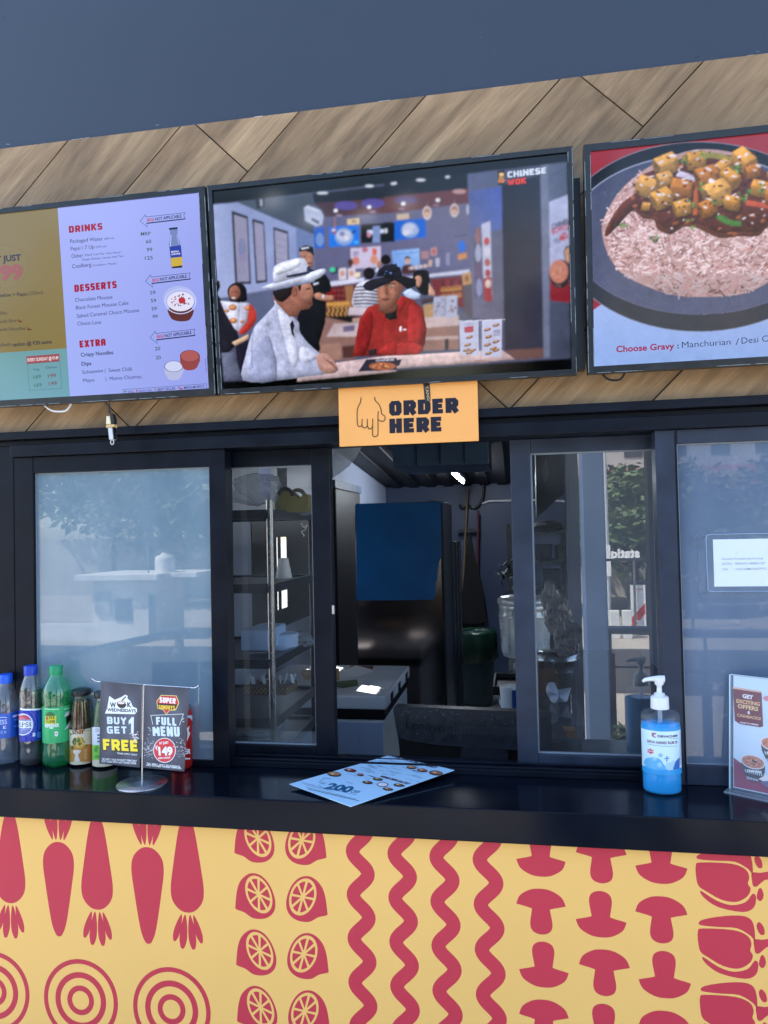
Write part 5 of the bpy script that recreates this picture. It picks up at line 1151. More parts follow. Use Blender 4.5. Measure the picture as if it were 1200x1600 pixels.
# front table
pa([(590, 1350), (1180, 1272), (1180, 1372), (590, 1432)], (206, 180, 186)); pb([(0, 1262), (686, 1222), (770, 1280), (0, 1338)], [(210, 186, 190), (206, 176, 176), (198, 168, 170), (206, 180, 184)])
haze(1)
# man in white with a wide white hat
pa([(268, 1424), (282, 1280), (330, 1120), (380, 1060), (450, 985), (470, 950), (560, 1050), (598, 1080), (606, 1140), (660, 1210), (720, 1262), (760, 1290), (770, 1380), (640, 1402), (470, 1424)], [(176, 182, 214)]*15, sm=3)
pa([(300, 1400), (320, 1260), (400, 1160), (440, 1200), (470, 1424), (290, 1424)], (150, 156, 192), sm=2); pa([(470, 1000), (560, 1060), (580, 1160), (600, 1300), (560, 1350), (520, 1200)], (206, 210, 236), sm=2); pa([(620, 1220), (700, 1268), (700, 1300), (630, 1320), (600, 1280)], (204, 208, 234), sm=2)
A.stroke([a(330, 1130), a(318, 1220), a(322, 1350)], .8, (110, 116, 156)); A.stroke([a(400, 1120), a(430, 1200), a(470, 1400)], .7, (130, 136, 174))
pa([(545, 1090), (562, 1064), (574, 1100), (566, 1130), (576, 1172), (556, 1150)], (30, 28, 44)); pa([(450, 950), (480, 960), (566, 1050), (590, 1072), (572, 1080), (540, 1050), (462, 984)], (196, 202, 232))
pa([(448, 880), (580, 850), (660, 840), (684, 900), (690, 920), (676, 940), (682, 972), (660, 1000), (610, 1008), (590, 1050), (540, 1046), (470, 970), (450, 940)], [(150, 98, 84)]*13); pa([(610, 860), (664, 845), (686, 905), (678, 940), (640, 950), (610, 930)], (172, 118, 102), sm=2)
pa([(448, 876), (552, 850), (560, 900), (540, 930), (500, 960), (458, 940)], (34, 26, 32), sm=2); ea(574, 900, 18, 30, (140, 86, 74)); pa([(592, 856), (616, 852), (610, 890), (600, 896)], (40, 30, 34)); pa([(640, 882), (668, 874), (668, 882), (642, 890)], (50, 34, 36)); pa([(654, 962), (682, 958), (680, 966), (656, 970)], (110, 60, 60))
pa([(380, 872), (450, 846), (620, 800), (730, 764), (758, 768), (752, 790), (700, 826), (560, 852), (450, 880), (400, 882)], (206, 212, 238), sm=3); pa([(450, 842), (446, 770), (470, 738), (560, 706), (620, 700), (646, 726), (664, 790), (560, 822), (470, 846)], [(196, 200, 226)]*9, sm=3)
pa([(456, 800), (462, 760), (560, 716), (610, 706), (600, 750), (500, 790)], (222, 226, 244), sm=2); pa([(524, 804), (660, 776), (664, 790), (600, 806), (528, 816)], (40, 44, 76)); ea(658, 766, 12, 20, (44, 52, 90))
pa([(380, 874), (450, 880), (560, 852), (700, 826), (690, 842), (560, 870), (452, 892)], (130, 136, 168))
pa([(704, 1290), (720, 1268), (770, 1266), (800, 1300), (832, 1350), (820, 1376), (760, 1386), (716, 1350)], (186, 140, 130), sm=2)
for i in range(4): A.stroke([a(756+i*12, 1300+i*10), a(800+i*8, 1322+i*12)], 1.0, (130, 84, 80))
# man in red with a dark hat
pa([(918, 1284), (940, 1160), (960, 1060), (1010, 990), (1080, 965), (1181, 940), (1181, 1276)], [(142, 38, 38)]*7); pb([(0, 1000), (60, 960), (106, 905), (170, 930), (226, 980), (250, 1100), (240, 1190), (200, 1250), (0, 1252)], [(142, 38, 38)]*9)
pa([(940, 1180), (980, 1060), (1030, 1010), (1040, 1100), (1010, 1240), (960, 1284)], (134, 26, 32), sm=2); pb([(150, 960), (210, 1000), (236, 1110), (200, 1200), (140, 1180)], (168, 42, 44), sm=2); pb([(0, 1220), (120, 1180), (220, 1200), (200, 1250), (0, 1252)], (170, 46, 46), sm=2); pa([(1060, 1262), (1120, 1210), (1181, 1190), (1181, 1276)], (166, 42, 44))
A.stroke([a(1000, 1100), a(1010, 1180), a(1000, 1260)], .8, (120, 22, 30)); A.stroke([b(40, 1230), b(130, 1180), b(200, 1170)], .8, (130, 26, 32)); pa([(1010, 1245), (1060, 1236), (1060, 1270), (1020, 1280)], (40, 30, 36))
pa([(1104, 1000), (1181, 990), (1181, 1060), (1140, 1066)], (30, 30, 38)); pb([(0, 990), (80, 975), (86, 985), (40, 1054), (0, 1030)], (30, 30, 38)); pb([(60, 960), (106, 905), (130, 950), (90, 1010)], (164, 40, 42)); pa([(1060, 1000), (1098, 975), (1120, 1080), (1100, 1070)], (164, 40, 42))
SK = (152, 100, 84)
pb([(-34, 960), (70, 950), (84, 985), (30, 1012), (-20, 1006)], (112, 70, 58), sm=2)
pb([(-36, 820), (0, 806), (70, 806), (100, 836), (98, 890), (76, 945), (40, 984), (4, 992), (-24, 972), (-38, 920), (-40, 860)], SK, sm=3); A.soft = 2; eb(0, 890, 24, 60, (172, 118, 100)); eb(52, 900, 18, 30, (168, 112, 94)); eb(-8, 838, 40, 20, (120, 76, 64)); A.soft = 1
eb(104, 862, 9, 24, (126, 78, 66)); eb(-14, 853, 12, 4.5, (210, 196, 196)); eb(46, 850, 13, 4.5, (210, 196, 196)); eb(-12, 853, 5, 4.5, (26, 16, 18)); eb(44, 850, 5, 4.5, (26, 16, 18)); pb([(-30, 840), (2, 836), (2, 842), (-30, 847)], (36, 24, 24)); pb([(26, 834), (66, 834), (66, 841), (26, 840)], (36, 24, 24)); pb([(8, 860), (20, 862), (26, 896), (16, 902), (4, 896)], (128, 80, 66), sm=2); pb([(-12, 926), (16, 920), (38, 925), (18, 936), (-4, 935)], (112, 58, 58), sm=2); A.soft = 0
pa([(980, 872), (1000, 840), (1060, 820), (1181, 800), (1181, 826), (1080, 870), (1020, 896)], (34, 32, 46), sm=2); pb([(0, 790), (120, 794), (190, 812), (186, 850), (140, 872), (100, 840), (50, 810), (0, 808)], (26, 24, 36)); pa([(1060, 810), (1070, 770), (1110, 742), (1181, 732), (1181, 804)], (30, 30, 44)); pb([(0, 730), (50, 722), (96, 744), (108, 800), (0, 800)], (30, 30, 44)); eb(22, 776, 24, 12, (120, 150, 226)); eb(22, 782, 18, 8, (30, 30, 44)); pa([(1082, 786), (1181, 768), (1181, 776), (1084, 796)], (14, 14, 24))
eb(98, 1102, 8, 16, (236, 226, 236)); eb(122, 1106, 12, 5, (230, 210, 220))
A.emb = 0; A.tex = .02
# printed mat and standing card on the table
pa([(952, 1372), (1000, 1300), (1181, 1290), (1181, 1362)], (44, 40, 60)); pb([(0, 1282), (104, 1280), (90, 1316), (0, 1330)], (44, 40, 60)); ea(1095, 1340, 80, 24, (170, 96, 70)); eb(30, 1318, 40, 16, (170, 96, 70)); A.text('CHINESE', a(1056, 1312), a(1166, 1306), (220, 220, 240), h=3, bold=.03)
for i in range(22): ea(1040+rnd.uniform(0, 110), 1330+rnd.uniform(-10, 24), 8, 4, rnd.choice([(220, 170, 110), (120, 60, 50), (200, 120, 80)]), n=8)
for pts in ([(440, 1060), (552, 1050), (556, 1258), (446, 1252)], [(572, 1050), (690, 1046), (688, 1266), (572, 1262)]): pb(pts, (190, 192, 222))
A.stroke([b(436, 1056), b(708, 1046)], .9, (226, 230, 246)); A.stroke([b(562, 1052), b(566, 1290)], .8, (150, 150, 180)); eb(566, 1292, 46, 8, (150, 120, 120))
pb([(470, 1090), (524, 1084), (524, 1120), (472, 1124)], (176, 70, 84)); A.text('CHINESE', b(470, 1082), b(524, 1077), (80, 84, 120), h=3)
for x, y in ((500, 1150), (490, 1195), (482, 1226), (520, 1226), (500, 1240), (655, 1080), (605, 1106), (612, 1148), (605, 1195), (655, 1176), (612, 1244), (656, 1226), (640, 1216)): eb(x, y, 22, 9, (96, 60, 60), rot=-.3, n=10); eb(x, y-3, 14, 5, (206, 150, 90), rot=-.3, n=10)
for i in range(3): pb([(640, 1112+i*12), (680, 1109+i*12), (680, 1114+i*12), (640, 1117+i*12)], (90, 96, 140))
# brand board top right
pb([(664, 182), (706, 170), (708, 258), (668, 262)], (40, 28, 26))
for i in range(5): pb([(672+i*6.4, 192), (676+i*6.4, 191), (676+i*6.4, 250), (672+i*6.4, 250)], (206, 156, 90))
pb([(668, 236), (706, 230), (706, 240), (668, 246)], (220, 110, 60)); eb(688, 200, 12, 10, (226, 190, 120))
A.block('CHINESE', b(722, 222), b(950, 196), (24, 34, 70), 40/3.75, wt=.25, gap=.1, grow=.1); A.block('CHINESE', b(722, 220), b(950, 193), (216, 228, 250), 36/3.75, wt=.25, gap=.1)
A.block('WOK', b(724, 266), b(832, 254), (60, 16, 24), 38/3.75, wt=.25, gap=.1, grow=.1); A.block('WOK', b(724, 265), b(832, 252), (222, 66, 54), 34/3.75, wt=.25, gap=.1)
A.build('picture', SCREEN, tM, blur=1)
# ---- right screen: rice dish
tR, A, P_, (u0, u1, v0, v1) = screen('rightmost screen showing a plate of rice with brown gravy', .1775, .1775+.893, (.015, .015, .016, .017), True)
C = conv(890, 180, 3.635)
A.rect(u0, v0, u1, v1, (156, 46, 60), px=False)
wq = A.px(*C(120, 1110)); wr = A.px(*C(205, 1060)); A.poly([(u0, v0), (u1, v0), (u1, wr.y+.2), (u0+.62, wr.y+.2), (u0+.3, wr.y+.045), (wr.x, wr.y), (u0, wq.y)], [(146, 176, 236), (150, 176, 230), (150, 170, 226), (160, 170, 216), (166, 182, 230), (170, 190, 238), (160, 184, 240)], px=False)
A.tex = .03
# rim and dish are cut at the screen's edge
def plate(cx, cy, rx, ry, col, edge=None):
    pts = []
    for i in range(72):
        t = 2*math.pi*i/72; q = A.px(*C(cx+rx*math.cos(t), cy+ry*math.sin(t))); pts.append((q.x, q.y))
    pts = clip(pts, 0, u0+.0002, False); pts = clip(pts, 0, u1, True)
    if edge: A.poly(pts, [tuple(col[k]+(edge[k]-col[k])*max(0, min(1, (v1-.02-p[1])/.4)) for k in range(3)) for p in pts], px=False)
    else: A.poly(pts, col, px=False)
plate(735, 693, 790, 537, (130, 136, 160)); plate(735, 693, 785, 533, (16, 19, 30), (66, 70, 80)); plate(735, 680, 734, 452, (150, 156, 190)); plate(735, 683, 730, 448, (66, 72, 104), (92, 98, 128))
rnd = random.Random(21); Pn = []
for i in range(1000):
    t = rnd.random()*6.28; r = rnd.uniform(.86, .985); x, y = 735+722*r*math.cos(t), 683+440*r*math.sin(t)
    if x < 108 or x > 1135: continue
    A.ell(*C(x, y), .5, .4, rnd.choice([(104, 112, 150), (46, 50, 76), (130, 138, 176)]), n=5); A.d -= 5e-6
rice = [(185, 650), (215, 550), (300, 420), (450, 300), (650, 215), (800, 200), (950, 225), (1060, 290), (1180, 400), (1260, 560), (1270, 760), (1150, 930), (1000, 1010), (850, 1030), (620, 1026), (430, 970), (290, 890), (215, 780)]
A.poly([C(*p) for p in rice], (186, 150, 152), sm=3)
def inside(x, y, P):
    r = False; j = len(P)-1
    for i in range(len(P)):
        if (P[i][1] > y) != (P[j][1] > y) and x < (P[j][0]-P[i][0])*(y-P[i][1])/(P[j][1]-P[i][1])+P[i][0]: r = not r
        j = i
    return r
n = 0; A.emb = .35; A.tex = 0
while n < 2200:
    x, y = rnd.uniform(175, 1270), rnd.uniform(330, 1035)
    if not inside(x, y, rice): continue
    n += 1; t = rnd.gauss(0, .9) if y > 800 else rnd.uniform(0, 3.14); L_ = rnd.uniform(13, 27); k = rnd.random(); sh = .72+.28*min(1, max(0, (1060-y)/300)) if y > 900 else 1.0
    sh *= 1-.16*(y > 520 and x > 900)*0
    col = (244, 222, 230) if k < .35 else ((228, 192, 198) if k < .65 else ((206, 160, 162) if k < .86 else (140, 96, 98)))
    col = tuple(c*sh for c in col); dx, dy = math.cos(t)*L_, math.sin(t)*L_*.8
    A.stroke([C(x-dx, y-dy), C(x+rnd.uniform(-3, 3), y+rnd.uniform(-3, 3)), C(x+dx, y+dy)], rnd.uniform(1.5, 2.4), col); A.d -= 5e-6
for i in range(26): x, y = rnd.uniform(220, 1130), rnd.uniform(560, 1000); A.ell(*C(x, y), 2.2, 1.3, rnd.choice([(96, 110, 70), (180, 110, 80), (110, 130, 80)]), rot=rnd.random()*3, n=8)
gv = [(200, 690), (225, 610), (300, 500), (370, 450), (390, 360), (470, 320), (640, 250), (800, 230), (960, 240), (1080, 300), (1190, 420), (1230, 560), (1120, 640), (1070, 690), (960, 690), (850, 700), (740, 650), (690, 640), (640, 640), (575, 680), (500, 650), (480, 600), (420, 590), (360, 548), (300, 600), (240, 670)]
A.emb = .5; A.tex = .2
A.poly([C(*p) for p in gv], (104, 54, 40), sm=3); A.poly([C(x*.97+30, y*.94+16) for x, y in gv], (84, 38, 28), sm=3)
for i in range(70):
    x, y = rnd.uniform(220, 1180), rnd.uniform(300, 690)
    if inside(x, y, gv): A.ell(*C(x, y), rnd.uniform(3, 9), rnd.uniform(1.5, 4), rnd.choice([(130, 70, 44), (66, 28, 22), (150, 84, 50), (100, 46, 30)]), rot=rnd.uniform(-.6, .6), n=12)
A.tex = .10; A.soft = 1; A.emb = .12
def cube(x, y, s, t, c):
    """a fried cube in three lit faces with a glossy smear"""
    sx = s*rnd.uniform(.75, 1.0); a_ = t*.9-.3; u = Vector((math.cos(a_), math.sin(a_)*.8))*sx; v = Vector((-math.sin(a_)*.9, math.cos(a_)*.55))*sx*.8; w = Vector((rnd.uniform(-6, 6), sx*.85)); o_ = Vector((x, y-s*.45))
    top = [o_-u*.8-v*.8, o_+u*.8-v*.8, o_+u*.8+v*.8, o_-u*.8+v*.8]
    hull = [top[0], top[1], top[1]+w*.8, top[2]+w, top[3]+w, top[0]+w*.7]
    A.poly([C(*(p+Vector((5, 10)))) for p in hull], (58, 24, 16), sm=2); A.poly([C(*p) for p in hull], tuple(q*.6 for q in c), sm=2)
    A.poly([C(*top[3]), C(*top[2]), C(*(top[2]+w)), C(*(top[3]+w))], [tuple(q*.86 for q in c), tuple(q*.78 for q in c), tuple(q*.55 for q in c), tuple(q*.6 for q in c)]); A.poly([C(*top[2]), C(*top[1]), C(*(top[1]+w*.8)), C(*(top[2]+w))], tuple(q*.62 for q in c))
    A.poly([C(*p) for p in top], [tuple(min(255, q*1.12) for q in c), tuple(min(255, q*1.0) for q in c), tuple(q*.95 for q in c), tuple(min(255, q*1.05) for q in c)], sm=0)
    for i in range(2): A.ell(*C(o_.x+rnd.uniform(-.5, .5)*s, o_.y+rnd.uniform(-.4, .3)*s), s*rnd.uniform(.1, .3)/3.6, s*rnd.uniform(.05, .12)/3.6, (236, 226, 230), rot=rnd.uniform(-.6, .6), n=8)
    for i in range(4): A.ell(*C(o_.x+rnd.uniform(-.8, .8)*s, o_.y+rnd.uniform(-.3, 1)*s), s*rnd.uniform(.08, .2)/3.6, s*.08/3.6, (96, 46, 24), rot=rnd.uniform(-.6, .6), n=7)
A.stroke([C(640, 250), C(800, 232), C(930, 262)], 9, (150, 140, 66), sm=3); A.stroke([C(610, 335), C(690, 360), C(730, 410)], 9, (206, 196, 226), sm=3); A.stroke([C(712, 380), C(718, 470), (C(714, 570))], 7, (180, 92, 44)); A.stroke([C(1000, 500), C(1127, 520), C(1200, 510)], 8, (180, 80, 56))
for q in ((550, 285, 62, .2), (720, 270, 60, .5), (985, 270, 58, .8), (880, 300, 50, .1), (780, 365, 66, .4), (1040, 340, 58, .3), (450, 410, 56, .6), (545, 370, 60, .2), (905, 375, 62, .9), (640, 430, 62, .5), (530, 480, 68, .3), (830, 455, 80, .15), (1090, 420, 60, .5), (640, 540, 62, .2), (915, 515, 64, .7), (785, 545, 62, .1), (445, 530, 24, .5), (1180, 360, 60, .2), (1160, 470, 56, .4)):
    cube(q[0]+rnd.uniform(-8, 8), q[1]+rnd.uniform(-8, 8), q[2]*rnd.uniform(1.0, 1.3), q[3]*2-.6+rnd.uniform(-.3, .3), rnd.choice([(208, 146, 58), (218, 158, 70), (190, 120, 46), (224, 168, 88)]))
for x, y in ((640, 270), (760, 230), (945, 305), (985, 470), (690, 610), (900, 600), (480, 700), (310, 630), (750, 420), (1080, 430), (700, 505), (1020, 440), (830, 500)):
    for i in range(7): A.ell(*C(x+rnd.gauss(0, 16), y+rnd.gauss(0, 14)), rnd.uniform(1.8, 4.5), rnd.uniform(1, 2.2), rnd.choice([(84, 130, 58), (56, 96, 50), (124, 160, 84), (44, 76, 44)]), rot=rnd.random()*3, n=8)
A.stroke([C(840, 575), C(900, 610), C(975, 620)], 8, (70, 128, 56), sm=3)
for i in range(30):
    x, y = rnd.uniform(420, 1150), rnd.uniform(240, 660)
    if inside(x, y, gv): A.ell(*C(x, y), rnd.uniform(1, 4), rnd.uniform(.6, 1.4), (236, 226, 240), rot=rnd.uniform(-.8, .8), n=7)
A.build('picture', SCREEN, tR, grain=.02); A = Art(P_(0, 0, -.0052), (1, 0, 0), TV_, step=6e-6, start=1e-4)
def tc_(s, x0, y0, x1, y1, col, h, b=0.0): A.text(s, C(x0, y0), C(x1, y1), col, h=h/3.635, bold=b)
tc_('Choose Gravy', 265, 1346, 595, 1327, (160, 34, 74), 36, .025); tc_(':', 612, 1324, 621, 1323, (40, 46, 88), 30, .03); tc_('Manchurian', 638, 1322, 914, 1303, (40, 52, 96), 37, -.004); tc_('/', 943, 1304, 962, 1303, (40, 52, 96), 37); tc_('Desi C', 977, 1298, 1128, 1285, (40, 52, 96), 37, -.004)
A.build('lettering', SCREEN, tR)
# gap plate, cables and the stick hanging under the screens
o = MB().box(.156, .174, -.05, -.02, 2.02, 2.48).build('screen_gap_plate', M_black); tag(o, 'dark bracket plate in the gap between the middle and right screens', 'bracket', kind='thing')
def cable(pts, Y, r, mat, label):
    o = MB().tube(smooth_pts([at(x, y, Y) for x, y in pts], 5, False), r, 8).build('cable', mat); tag(o, label, 'cable', kind='thing')
cable([(70, 634), (80, 641), (92, 643), (104, 641), (112, 630)], -.05, .0028, M_white, 'white cable loop showing under the left screen')
cable([(938, 576), (944, 588), (956, 594), (970, 592), (979, 578)], -.05, .0026, M_black, 'black cable loop showing under the right screen')
HY = -.10
hs = thing('stick_player', 'small plug-in player stick hanging on a short lead under the left screen', 'media stick', tuple(at(172, 640, HY)))
MB().tube([at(170, 630, HY), at(170.5, 641, HY), at(171, 645, HY)], .003, 8).build('lead', M_black, hs)
def chip(name, pts, mat, d=.012, dy=0): MB().prism([at(x, y, HY+dy) for x, y in pts], (0, d, 0)).build(name, mat, hs, bevel=.0012)
chip('adapter', [(171.5, 645), (176, 647), (178, 652), (178.5, 663), (173, 663)], M_black, dy=.0005)
chip('plug', [(166, 650), (171, 650), (173, 662.5), (165.5, 662.5)], pm('cream_plastic', (226, 214, 178), .4))
chip('collar', [(165.5, 663), (178.6, 662.8), (178.4, 667), (165.6, 668.4)], pm('tan_plastic', (206, 170, 112), .5), dy=-.0005)
chip('stick_body', [(168.5, 668.6), (175, 667.6), (177, 686), (170.3, 687)], pm('silver_plastic', (198, 202, 208), .35))
chip('stick_side', [(175.2, 667.6), (177, 667.4), (178.5, 686), (177.2, 686)], M_black)
c = at(174, 690.5, HY); MB().tube([(c.x+.0045*math.cos(k*.5236), HY+.004, c.z+.0065*math.sin(k*.5236)) for k in range(13)], .0014, 6).build('ring', pm('silver_plastic', (198, 202, 208), .35), hs)
o = MB().box(at(588, 259, -.06).x, at(601, 256, -.06).x, -.08, -.02, 2.522, 2.529).build('spacer_tab', M_white); tag(o, 'small white tab on top of the middle screen', 'tab', kind='thing')
# order sign
SY = -.062
sg = thing('order_sign', 'orange sign with a pointing hand reading order here', 'sign', tuple(at(638, 600, SY)))
s0, s1, s2, s3 = at(529, 612, SY), at(747, 596, SY), at(747, 689, SY), at(530, 698, SY)
xl, xr, zl_, zh = (s0.x+s3.x)/2, (s1.x+s2.x)/2, (s2.z+s3.z)/2, 2.012
MB().box(xl, xr, SY, SY+.005, zl_, zh).build('board', pm('orange_board', (236, 166, 92), .5, spec=.3, noise=(4, .05)), sg, bevel=.0012)
A = Art((0, SY, 0), (1, 0, 0), (0, 0, 1), step=2e-5, start=6e-5); K = (24, 25, 42)
q = conv(500, 580, 3.75)
A.block('ORDER', q(406, 262), q(812, 242), K, 86/3.75, wt=.285, gap=.12); A.block('HERE', q(408, 364), q(716, 352), K, 85/3.75, wt=.285, gap=.12)
LW = 1.25
for pts in ([(240, 155), (238, 180), (222, 215), (218, 240), (220, 310), (232, 325), (245, 318), (247, 280)], [(247, 318), (256, 332), (270, 330), (277, 318), (277, 280)], [(277, 318), (288, 338), (302, 334), (309, 318), (309, 278)], [(309, 318), (308, 370), (318, 384), (332, 380), (340, 364), (340, 262), (343, 235)], [(322, 153), (324, 172), (346, 195), (358, 225), (362, 250), (378, 262), (382, 278), (372, 293), (350, 290), (341, 282)]):
    A.stroke([q(*p) for p in pts], LW, (70, 44, 26), sm=4)
A.build('lettering', attr_mat('sign_print', rough=.5, spec=.3), sg)
tp_ = [at(x, y, SY-.0012) for x, y in ((661, 597), (671, 596), (673, 626), (664, 628))]
MB().prism(tp_, (0, .001, 0)).build('tape_strip', pm('dark_tape', (40, 34, 34), .3, noise=(60, .5)), sg)
A = Art((0, SY-.0012, 0), (1, 0, 0), (0, 0, 1), step=2e-5, start=6e-5); A.text('TANG', (664, 604), (668, 626), (190, 160, 120), h=5, bold=.01); A.build('tape_print', attr_mat('sign_print'), sg)
# ------------------------------------------------------------------ things on the counter
CZ = 1.0302
M_pet = glass_mat('clear_pet', (.95, .97, .99), 2.1, .02, .10, (.7, .75, .8)); M_petg = glass_mat('green_pet', (.52, .93, .70), 2.0, .03, .26, (.06, .56, .26))
M_jar = glass_mat('clear_jar_glass', (.92, .95, .95), 1.75)
M_label = attr_mat('label_print', rough=.3, spec=.5)
def bottle_frame(x, yb):
    p = atz(x, yb, CZ); return p, (p.y-CAM.y)*1.0/FPX*1.0
def prof(p, x, pts, grow=1.0, dz=0.0):
    k = (p.y-CAM.y)/math.cos(YAW)/FPX*.985; base = at(x, pts[0][1], p.y).z
    return [(hw*k*grow, max(0, at(x, y, p.y).z-CZ)+dz) for hw, y in pts]
def cyl_art(p, r, z0, step=8e-6, start=2e-4):
    a = Art((p.x, p.y-r, 0), (1, 0, 0), (0, 0, 1), step=step, start=start); a.cyl = (Vector((p.x, p.y, 0)), r); a.maxe = .0035; return a
def band(mb, p, r, z0, z1, mi=0, n=48): mb.lathe([(r, z0), (r, z1)], (p.x, p.y, 0), n, mi, caps=False)
petal = lambda a, z, r: 1+(.10*math.cos(5*a)*max(0, 1-z/.028) if z < .028 else 0)
ribs = lambda amp, k: (lambda a, z, r: 1+amp*math.sin(z*k)*(1 if z > .02 else 0))
# water bottle
def small_ring(t, p, r, z0, z1, mat, name='cap'):
    m = MB(); n = 40; m.lathe([(r, z0), (r*1.02, z0+.001), (r, z1-.0015), (r*.92, z1)], (p.x, p.y, CZ), n, wave=lambda a, z, rr: 1+.02*math.cos(20*a)); return m.build(name, mat, t)
p, _ = bottle_frame(10, 1191); t = thing('water_bottle', 'clear water bottle with a blue cap, leftmost of the drinks', 'bottle', (p.x, p.y, CZ), 'drinks displayed on the counter')
pr = prof(p, 10, [(12, 1191), (19.5, 1188), (20.5, 1182), (20, 1172), (21, 1165), (20, 1156), (20.8, 1148), (20.8, 1112), (20.8, 1100), (19.5, 1092), (16, 1082), (11.5, 1073), (9, 1069), (8.6, 1064)])
MB().lathe(pr, (p.x, p.y, CZ), 40, wave=petal).build('body', M_pet, t)
MB().lathe([(r*.96, z+.0012) for r, z in pr[:9]], (p.x, p.y, CZ), 32, wave=petal).build('water', glass_mat('water', (.9, .94, .98), 1.3, 0, .16, (.55, .66, .82)), t)
small_ring(t, p, prof(p, 10, [(11, 1060)])[0][0], prof(p, 10, [(11, 1067)])[0][1], prof(p, 10, [(11, 1053)])[0][1], pm('blue_cap', (26, 92, 214), .35))
R_ = pr[7][0]+.0007; zl0, zl1 = CZ+prof(p, 10, [(1, 1149)])[0][1], CZ+prof(p, 10, [(1, 1111)])[0][1]
m = MB(); band(m, p, R_, zl0, zl1); lb = m.build('label', pm('blue_wrap', (38, 92, 190), .3, noise=(30, .12)), t)
A = cyl_art(p, R_, CZ); W_ = (232, 240, 250)
A.text('ESS', (-.5, 1132), (11, 1131), W_, h=7.5, bold=.0); A.stroke([(-2, 1121), (6, 1120.5), (11, 1121.5)], .8, W_); A.text('E', (5, 1139), (10, 1138.5), W_, h=5); A.poly([(6, 1142), (10, 1142), (10, 1146), (6, 1146)], (110, 160, 226)); A.text('A C', (-2, 1146), (4, 1146), W_, h=4); A.poly([(20, 1118), (31, 1113), (31, 1116), (20, 1121)], W_); A.poly([(22, 1124), (31, 1121), (31, 1123), (22, 1126)], (120, 170, 230)); A.poly([(22, 1134), (31, 1131), (31, 1133), (22, 1136)], (120, 170, 230))
A.build('label_print', M_label, lb)
# cola bottle
p, _ = bottle_frame(49.5, 1194); t = thing('cola_bottle', 'dark cola bottle with a blue cap and blue label beside the green bottle', 'bottle', (p.x, p.y, CZ), 'drinks displayed on the counter')
pts = [(11, 1194), (16.5, 1191), (18.4, 1180), (17.2, 1168), (18.2, 1160), (18.8, 1154), (18.8, 1106), (18.2, 1100), (18.6, 1094), (18.5, 1084), (17, 1074), (13.5, 1063), (10, 1056), (9.4, 1050)]
pr = prof(p, 49.5, pts)
MB().lathe(pr, (p.x, p.y, CZ), 40, wave=petal).build('body', M_pet, t)
MB().lathe([(r*.965, z+.001) for r, z in pr[:9]]+[(pr[9][0]*.95, prof(p, 49.5, [(1, 1077)])[0][1])], (p.x, p.y, CZ), 40, wave=petal).build('cola', pm('cola', (22, 10, 10), .06, coat=.6), t)
small_ring(t, p, prof(p, 49, [(11, 1060)])[0][0], prof(p, 49, [(11, 1054.5)])[0][1], prof(p, 49, [(11, 1039.5)])[0][1], pm('deep_blue_cap', (20, 60, 176), .35))
R_ = pr[6][0]+.0007; zl0, zl1 = CZ+prof(p, 49, [(1, 1154)])[0][1], CZ+prof(p, 49, [(1, 1105)])[0][1]
m = MB(); band(m, p, R_, zl0, zl1); lb = m.build('label', pm('royal_blue_wrap', (30, 52, 170), .25), t)
A = cyl_art(p, R_, CZ)
A.poly([(31.5, 1106), (48, 1107.5), (66, 1106), (66, 1108.4), (48, 1110), (31.5, 1109)], W_)
for i in range(4): A.ell(36, 1132, 17+i*4.6, 20+i*4.6, (52, 82, 206), hole=1-1.2/(17+i*4.6), a0=-math.asin(min(.95, 21/(20+i*4.6))), a1=math.asin(min(.95, 21/(20+i*4.6))))
A.ell(36, 1132, 15.8, 17, W_, n=36); A.ell(36, 1132, 14.4, 15.4, (34, 52, 176), n=36)
A.poly([(22.6, 1124)]+[(36+14.4*math.cos(a_), 1132+15.4*math.sin(a_)) for a_ in [math.pi+.6+(math.pi-1.2)*i/14 for i in range(15)]]+[(49, 1124)], (206, 50, 62)); A.poly([(21.8, 1125.6), (50, 1125.6), (50, 1136.8), (21.8, 1136.8)], W_)
A.text('PEPSI', (24.5, 1135), (48, 1135), (14, 16, 36), h=7.4, bold=.012)
A.poly([(51, 1145), (55, 1145), (55, 1150), (51, 1151)], W_); A.stroke([(52, 1146), (54, 1149)], .8, (40, 60, 180)); A.poly([(58, 1144), (64, 1143), (64, 1152), (58, 1152.5)], (70, 130, 206)); A.poly([(60, 1112), (66, 1111), (66, 1138), (60, 1139)], (46, 90, 196))
A.build('label_print', M_label, lb)
# green bottle
p, _ = bottle_frame(89, 1195); t = thing('lemon_soda_bottle', 'green lemon soda bottle with a green cap and green label', 'bottle', (p.x, p.y, CZ), 'drinks displayed on the counter')
pts = [(14, 1195), (20, 1192), (22.6, 1184), (22.6, 1174), (21.5, 1164), (22, 1157), (22.2, 1154), (22.2, 1102), (21.5, 1096), (22.6, 1090), (22.2, 1080), (19, 1070), (14, 1061), (10.5, 1055), (9.6, 1050)]
pr = prof(p, 89, pts)
MB().lathe(pr, (p.x, p.y, CZ), 48, wave=petal).build('body', M_petg, t)
MB().lathe([(r*.95, z+.0015) for r, z in pr[:9]]+[(pr[9][0]*.94, prof(p, 89, [(1, 1084)])[0][1])], (p.x, p.y, CZ), 40, wave=petal).build('soda', glass_mat('green_soda', (.7, .95, .8), 1.3, 0, .2, (.07, .5, .24)), t)
small_ring(t, p, prof(p, 89, [(10.6, 1060)])[0][0], prof(p, 89, [(11, 1054)])[0][1], prof(p, 89, [(11, 1039.5)])[0][1], pm('green_cap', (24, 148, 96), .35))
